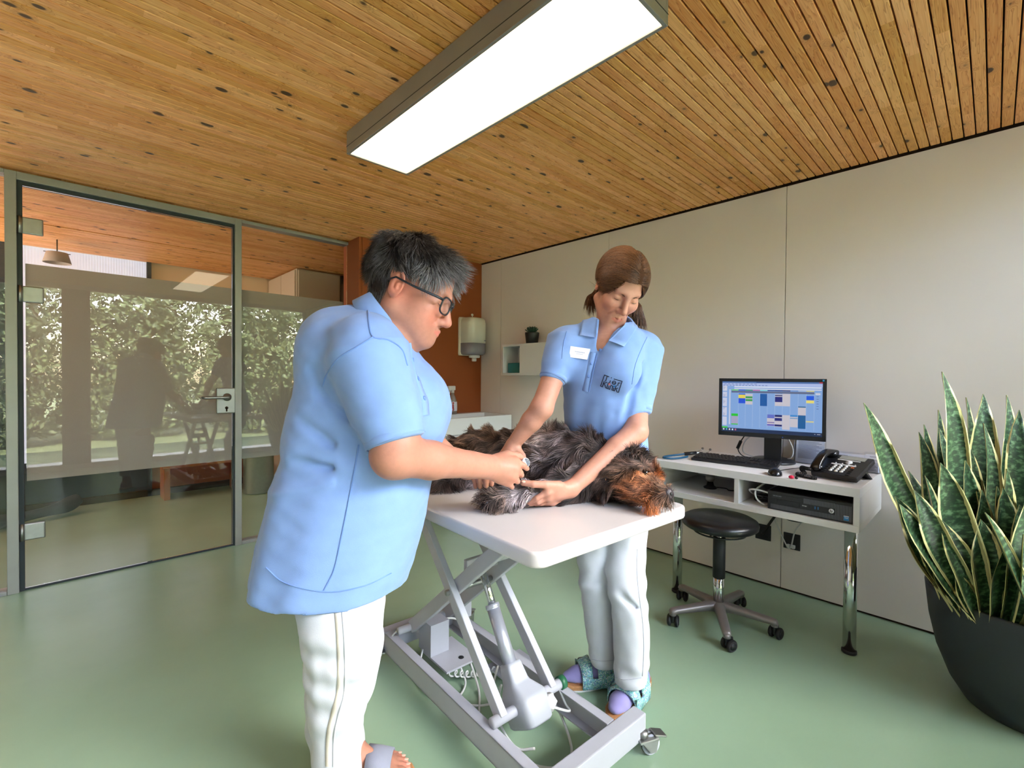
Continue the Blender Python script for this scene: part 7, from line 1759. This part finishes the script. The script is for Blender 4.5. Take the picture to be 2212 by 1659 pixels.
# legs: a foreleg stretched to the camera side, the hind leg to the left, and one tucked below
el, pw = Pd(1215, 1056, 1.575), Pd(1078, 1080, 1.500)
FD.cap(Pd(1262, 1030, 1.66), el, .062, .042, .04); FD.cap(el, Pd(1140, 1068, 1.52), .037, .027, .02); FD.cap(Pd(1140, 1068, 1.52), pw, .027, .026, .012)
pwd = nrm(pw - el); pax = nrm(np.cross(pwd, UP)); 
FD.ell(pw + pwd * .012, (.034, .036, .028), np.stack([pwd, pax, UP]), .015)
for i, a_ in enumerate((-.9, -.3, .3, .9)): FD.cap(pw + pwd * .012, pw + pwd * .038 + pax * .017 * a_ * 1.3 + UP * (.006 * (1 - abs(a_))), .014, .0115, .006)
FD.cap(Pd(1262, 1040, 1.68), Pd(1190, 1076, 1.60), .05, .035, .03); FD.cap(Pd(1190, 1076, 1.60), Pd(1092, 1089, 1.515), .028, .020, .02)
kne, hok, hpw = Pd(1075, 1010, 1.83), Pd(1020, 1034, 1.80), Pd(952, 1043, 1.735)
FD.cap(ru, kne, .085, .058, .05); FD.cap(kne, hok, .050, .032, .03); FD.cap(hok, hpw, .030, .025, .02); FD.ell(hpw - IR * .015, (.040, .028, .024), np.stack([IR, IF, UP]), .015)
FD.cap(Pd(1060, 1018, 1.86), Pd(985, 1046, 1.80), .045, .024, .03)
sl, g = FD.grid([.8, .6, TZ - .02], [1.7, 2.0, 1.1]); FD.D[sl] = np.maximum(FD.D[sl], (TZ + .003) - g[2])
vD, fD = FD.mesh(); vD = relax(vD, fD, 2)
# coat colours
Lh = (vD - hd) @ RH.T; dist = lambda c, r: np.exp(-np.sum((vD - c) ** 2, 1) / r ** 2)
DK = np.array(lin(66, 54, 52)[:3]); GR = np.array(lin(186, 172, 176)[:3]); BRN = np.array(lin(122, 92, 70)[:3]); RUST = np.array(lin(184, 110, 64)[:3]); TAN = np.array(lin(212, 168, 136)[:3])
def coat(P, rg=None):
    n1 = swirl(P, 26, 71)[:, 0]; n2 = swirl(P, 60, 72)[:, 1]; D_ = lambda c, r: np.exp(-np.sum((P - c) ** 2, 1) / r ** 2)[:, None]
    c = np.tile(DK, (len(P), 1)) + np.clip(n1 * .35 + .25, 0, 1)[:, None] * (BRN - DK) * .5
    for q, r_, cc, a in ((Pd(1190, 965, 1.76), .085, GR, .75), (Pd(1165, 950, 1.80), .07, TAN, .45), (Pd(1240, 1000, 1.66), .06, GR, .45), (Pd(1130, 1072, 1.50), .075, GR, .6), (Pd(1180, 1064, 1.53), .06, GR, .55), (Pd(1080, 1085, 1.49), .03, TAN, .4), (Pd(1010, 965, 1.95), .10, BRN, .9), (Pd(1075, 940, 1.93), .10, BRN, .7), (Pd(1040, 1040, 1.76), .05, GR, .25)):
        c = c + (cc - c) * D_(q, r_) * a * np.clip(.75 + n2 * .5, .2, 1.2)[:, None]
    L = (P - hd) @ RH.T
    for q, r_, cc, a in ((hp(.095, .03, -.015), .045, RUST, .85), (hp(.06, .045, -.045), .04, RUST, .8), (hp(.12, .01, .03), .030, TAN, .8), (hp(.075, .015, .045), .028, RUST, .75), (hp(.02, .05, -.035), .030, BRN, .6), (hp(.085, .045, .006), .016, TAN, .9), (hp(.10, .01, -.05), .03, RUST, .7)):
        c = c + (cc - c) * D_(q, r_) * a * np.clip(.62 + .75 * swirl(P, 95, 74)[:, :1], .05, 1.15)
    if rg is not None: c = c * rg.uniform(.22, 1.35, (len(P), 1)) * np.clip(.85 + .9 * swirl(P, 130, 75)[:, :1], .35, 1.5)
    return np.clip(c, .004, 1)
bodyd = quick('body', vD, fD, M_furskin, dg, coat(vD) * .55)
rg = np.random.default_rng(99)
wgt = np.ones(len(vD)); padm = np.exp(-np.sum((vD - (pw + pwd * .05)) ** 2, 1) / .020 ** 2); wgt *= (1 - np.clip(padm * 1.2, 0, 1)); eyep = hp(.058, .044, .012); wgt *= (1 - np.clip(1.3 * dist(eyep, .015), 0, 1)); wgt *= (1 - np.clip(1.6 * dist(np_, .034), 0, 1))
wgt[vD[:, 2] < TZ + .008] = .15
wgt *= 1 + 2.2 * dist(hp(.05, 0, 0), .12) + 1.6 * dist((el + pw) / 2, .09)
P, nn = scatter(vD, fD, 52000, wgt + 1e-6, rg)
bvB2 = BVHTree.FromPolygons([Vector(p) for p in vB], [tuple(q) for q in fB])
def clear(p, n_):
    for h in (0.0, .012, .024, .042, .058):
        q = bvB2.find_nearest(Vector(p + n_ * h), .03)
        if q[0] is not None and (q[3] < .0045 or (Vector(p + n_ * h) - q[0]).dot(q[1]) < 0): return False
    return True
ok_ = np.array([clear(a, b) for a, b in zip(P, nn)]); P, nn = P[ok_], nn[ok_]
Lh = (P - hd) @ RH.T; on_head = np.exp(-np.sum((P - hp(.03, 0, 0)) ** 2, 1) / .10 ** 2)[:, None] > .32; on_head = on_head[:, 0]
d = np.tile(SP, (len(P), 1)) * .55 + nn * .42 - UP * .35 + swirl(P, 22, 81) * .55
legm = np.exp(-np.sum((P - (el + pw) / 2) ** 2, 1) / .09 ** 2); leg = (legm > .45) & (P[:, 2] < TZ + .10)
d[leg] = pwd * .75 + nn[leg] * .32 - UP * .25 + swirl(P[leg], 40, 83) * .5
hd_d = -hF * .60 - hT * .45 - UP * .2 + nn * .28 + swirl(P, 45, 84) * .40; muz = Lh[:, 0] > .055
hd_d[muz] = (nn * .1 - hF * 1.1 - UP * .45 + swirl(P, 60, 85) * .22)[muz]
crown = (Lh[:, 2] > .03) & (Lh[:, 0] > .0); hd_d[crown] = (nn * .8 + hT * .5 - hF * .15 + swirl(P, 50, 86) * .3)[crown]
d[on_head] = hd_d[on_head]
lift = np.where(on_head, .22, .40); lift[crown & on_head] = .6; lift[on_head & (np.linalg.norm(P - hp(.056, .045, .012), axis=1) < .03)] = .08
d = d - nn * np.sum(d * nn, 1)[:, None]; d = d / (np.linalg.norm(d, axis=1)[:, None] + 1e-9) + nn * lift[:, None]
ln = np.where(on_head, .040, .046) * rg.uniform(.6, 1.2, len(P)); ln *= np.where(on_head, np.clip(np.minimum((np.linalg.norm(P - hp(.056, .045, .012), axis=1) - .006) / .045, (np.linalg.norm(P - np_, axis=1) - .012) / .085), .10, 1.1), 1); ln[leg] = .034 * rg.uniform(.6, 1.2, leg.sum()); ln[on_head & muz] *= 1.15
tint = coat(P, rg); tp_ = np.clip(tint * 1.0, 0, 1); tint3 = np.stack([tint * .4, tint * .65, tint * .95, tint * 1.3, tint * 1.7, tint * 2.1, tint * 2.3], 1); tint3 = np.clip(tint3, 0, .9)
floor_keep = lambda Q: np.where((Q[:, 2:3] < TZ + .003) & (np.arange(3) == 2), TZ + .003 + 0 * Q, Q)
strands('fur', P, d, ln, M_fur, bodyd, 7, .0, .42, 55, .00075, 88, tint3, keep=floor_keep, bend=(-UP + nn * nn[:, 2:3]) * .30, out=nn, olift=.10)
# beard hanging over the table edge at the chin, tuft by tuft
Pb = hp(.118, .0, -.045) + rg.normal(size=(420, 3)) * np.array([.010, .010, .008]); strands('beard', Pb, np.tile(hF * .25 - UP * .9, (420, 1)) + rg.normal(size=(420, 3)) * .18, rg.uniform(.03, .062, 420), M_fur, bodyd, 6, .2, .3, 60, .0006, 17, np.clip(RUST * rg.uniform(.6, 1.7, (420, 1)), 0, .9), keep=floor_keep)
# ear
FE = Field(hd - .14, hd + .14, .004)
FE.chain([hp(-.010, .045, .055), hp(-.045, .060, .030), hp(-.062, .066, -.012), hp(-.060, .064, -.035)], [.018, .026, .022, .010], .015)
vE, fE = FE.mesh(); er = quick('ear', vE, fE, M_furskin, dg, coat(vE) * .45); Pe, ne = scatter(vE, fE, 2600, np.ones(len(vE)), rg)
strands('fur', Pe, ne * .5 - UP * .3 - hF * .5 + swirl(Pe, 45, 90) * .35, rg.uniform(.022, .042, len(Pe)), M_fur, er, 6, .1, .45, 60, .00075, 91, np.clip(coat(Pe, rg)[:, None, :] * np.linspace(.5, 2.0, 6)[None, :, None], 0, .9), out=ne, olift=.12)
# eye, nose, pads, collar
obj('eye', MB().ball(hp(.056, .0415, .012), .0100, None, 18, 12), mat('dark_brown_eye', lin(26, 16, 12), .06, spec=.8), dg)
nb = MB(); nb.ball(np_ + hF * .020 + hT * .004, (.021, .026, .022), RH.T, 20, 14)
ns = obj('nose', nb, mat('dog_nose', lin(50, 38, 42), .3, var=.2, scale=150, bump=.5, bscale=500), dg)
for sg in (-1, 1): obj('nostril', MB().ball(np_ + hF * .037 + hT * .005 + side * sg * .0110, (.0045, .0065, .0055), RH.T, 12, 8), M_rubber, ns)
M_pad = mat('paw_pad', lin(44, 38, 42), .55, var=.2, scale=100, bump=.4)
pn_ = nrm(pwd * .9 - IF * .25 + UP * .1)
obj('paw_pad', MB().ball(pw + pwd * .036 - UP * .006, (.010, .019, .014), np.stack([pn_, pax, np.cross(pn_, pax)], 1), 14, 10), M_pad, dg)
for a_ in (-.9, -.3, .3, .9):
    c_ = pw + pwd * .047 + pax * .018 * a_ * 1.35 + UP * (.013 - .010 * abs(a_)); obj('paw_pad', MB().ball(c_, (.007, .0085, .0095), np.stack([pn_, pax, np.cross(pn_, pax)], 1), 12, 8), M_pad, dg)
    obj('claw', MB().cyl(c_ + UP * .006, c_ + UP * .009 + pwd * .013, .0030, .0010, n=8), M_rubber, dg)
nd = nrm(hd - sh); cc_ = Pd(1311, 1029, 1.642) + nd * .002
co_ = band('collar', cc_, nrm(nd + IR * .25), (.076, .074), .036, mat('brown_leather', lin(66, 50, 48), .5, var=.12, scale=40, bump=.2), dg, .004, 56)
a0 = nrm(nd + IR * .25); e1 = nrm(np.cross(a0, V(.3, .5, .8))); e2 = np.cross(a0, e1)
for sg in (-1, 1): obj('stitching', MB().tube([cc_ + a0 * sg * .014 + (e1 * math.cos(t) * .0802 + e2 * math.sin(t) * .0782) for t in np.linspace(0, 2 * PI, 60, endpoint=False)], .0006, 5, closed=True), mat('tan_thread', lin(150, 130, 120), .7), co_)
tocam = nrm(EYE - cc_); 
for k in range(3):
    t_ = -.5 + .35 * k; e = nrm(nrm(tocam - a0 * (tocam @ a0)) * math.cos(t_) + np.cross(a0, nrm(tocam - a0 * (tocam @ a0))) * math.sin(t_)); obj('punch_hole', MB().cyl(cc_ + e * .0775, cc_ + e * .0812, .0028, n=10), M_rubber, co_)
obj('tag_ring', MB().tube([cc_ + a0 * .026 + nrm(tocam - a0 * (tocam @ a0)) * .072 + UP * .012, cc_ + a0 * .030 + nrm(tocam - a0 * (tocam @ a0)) * .078 - UP * .014], .0016, 8), mat('brass', lin(196, 160, 110), .25, 1.0), dg)
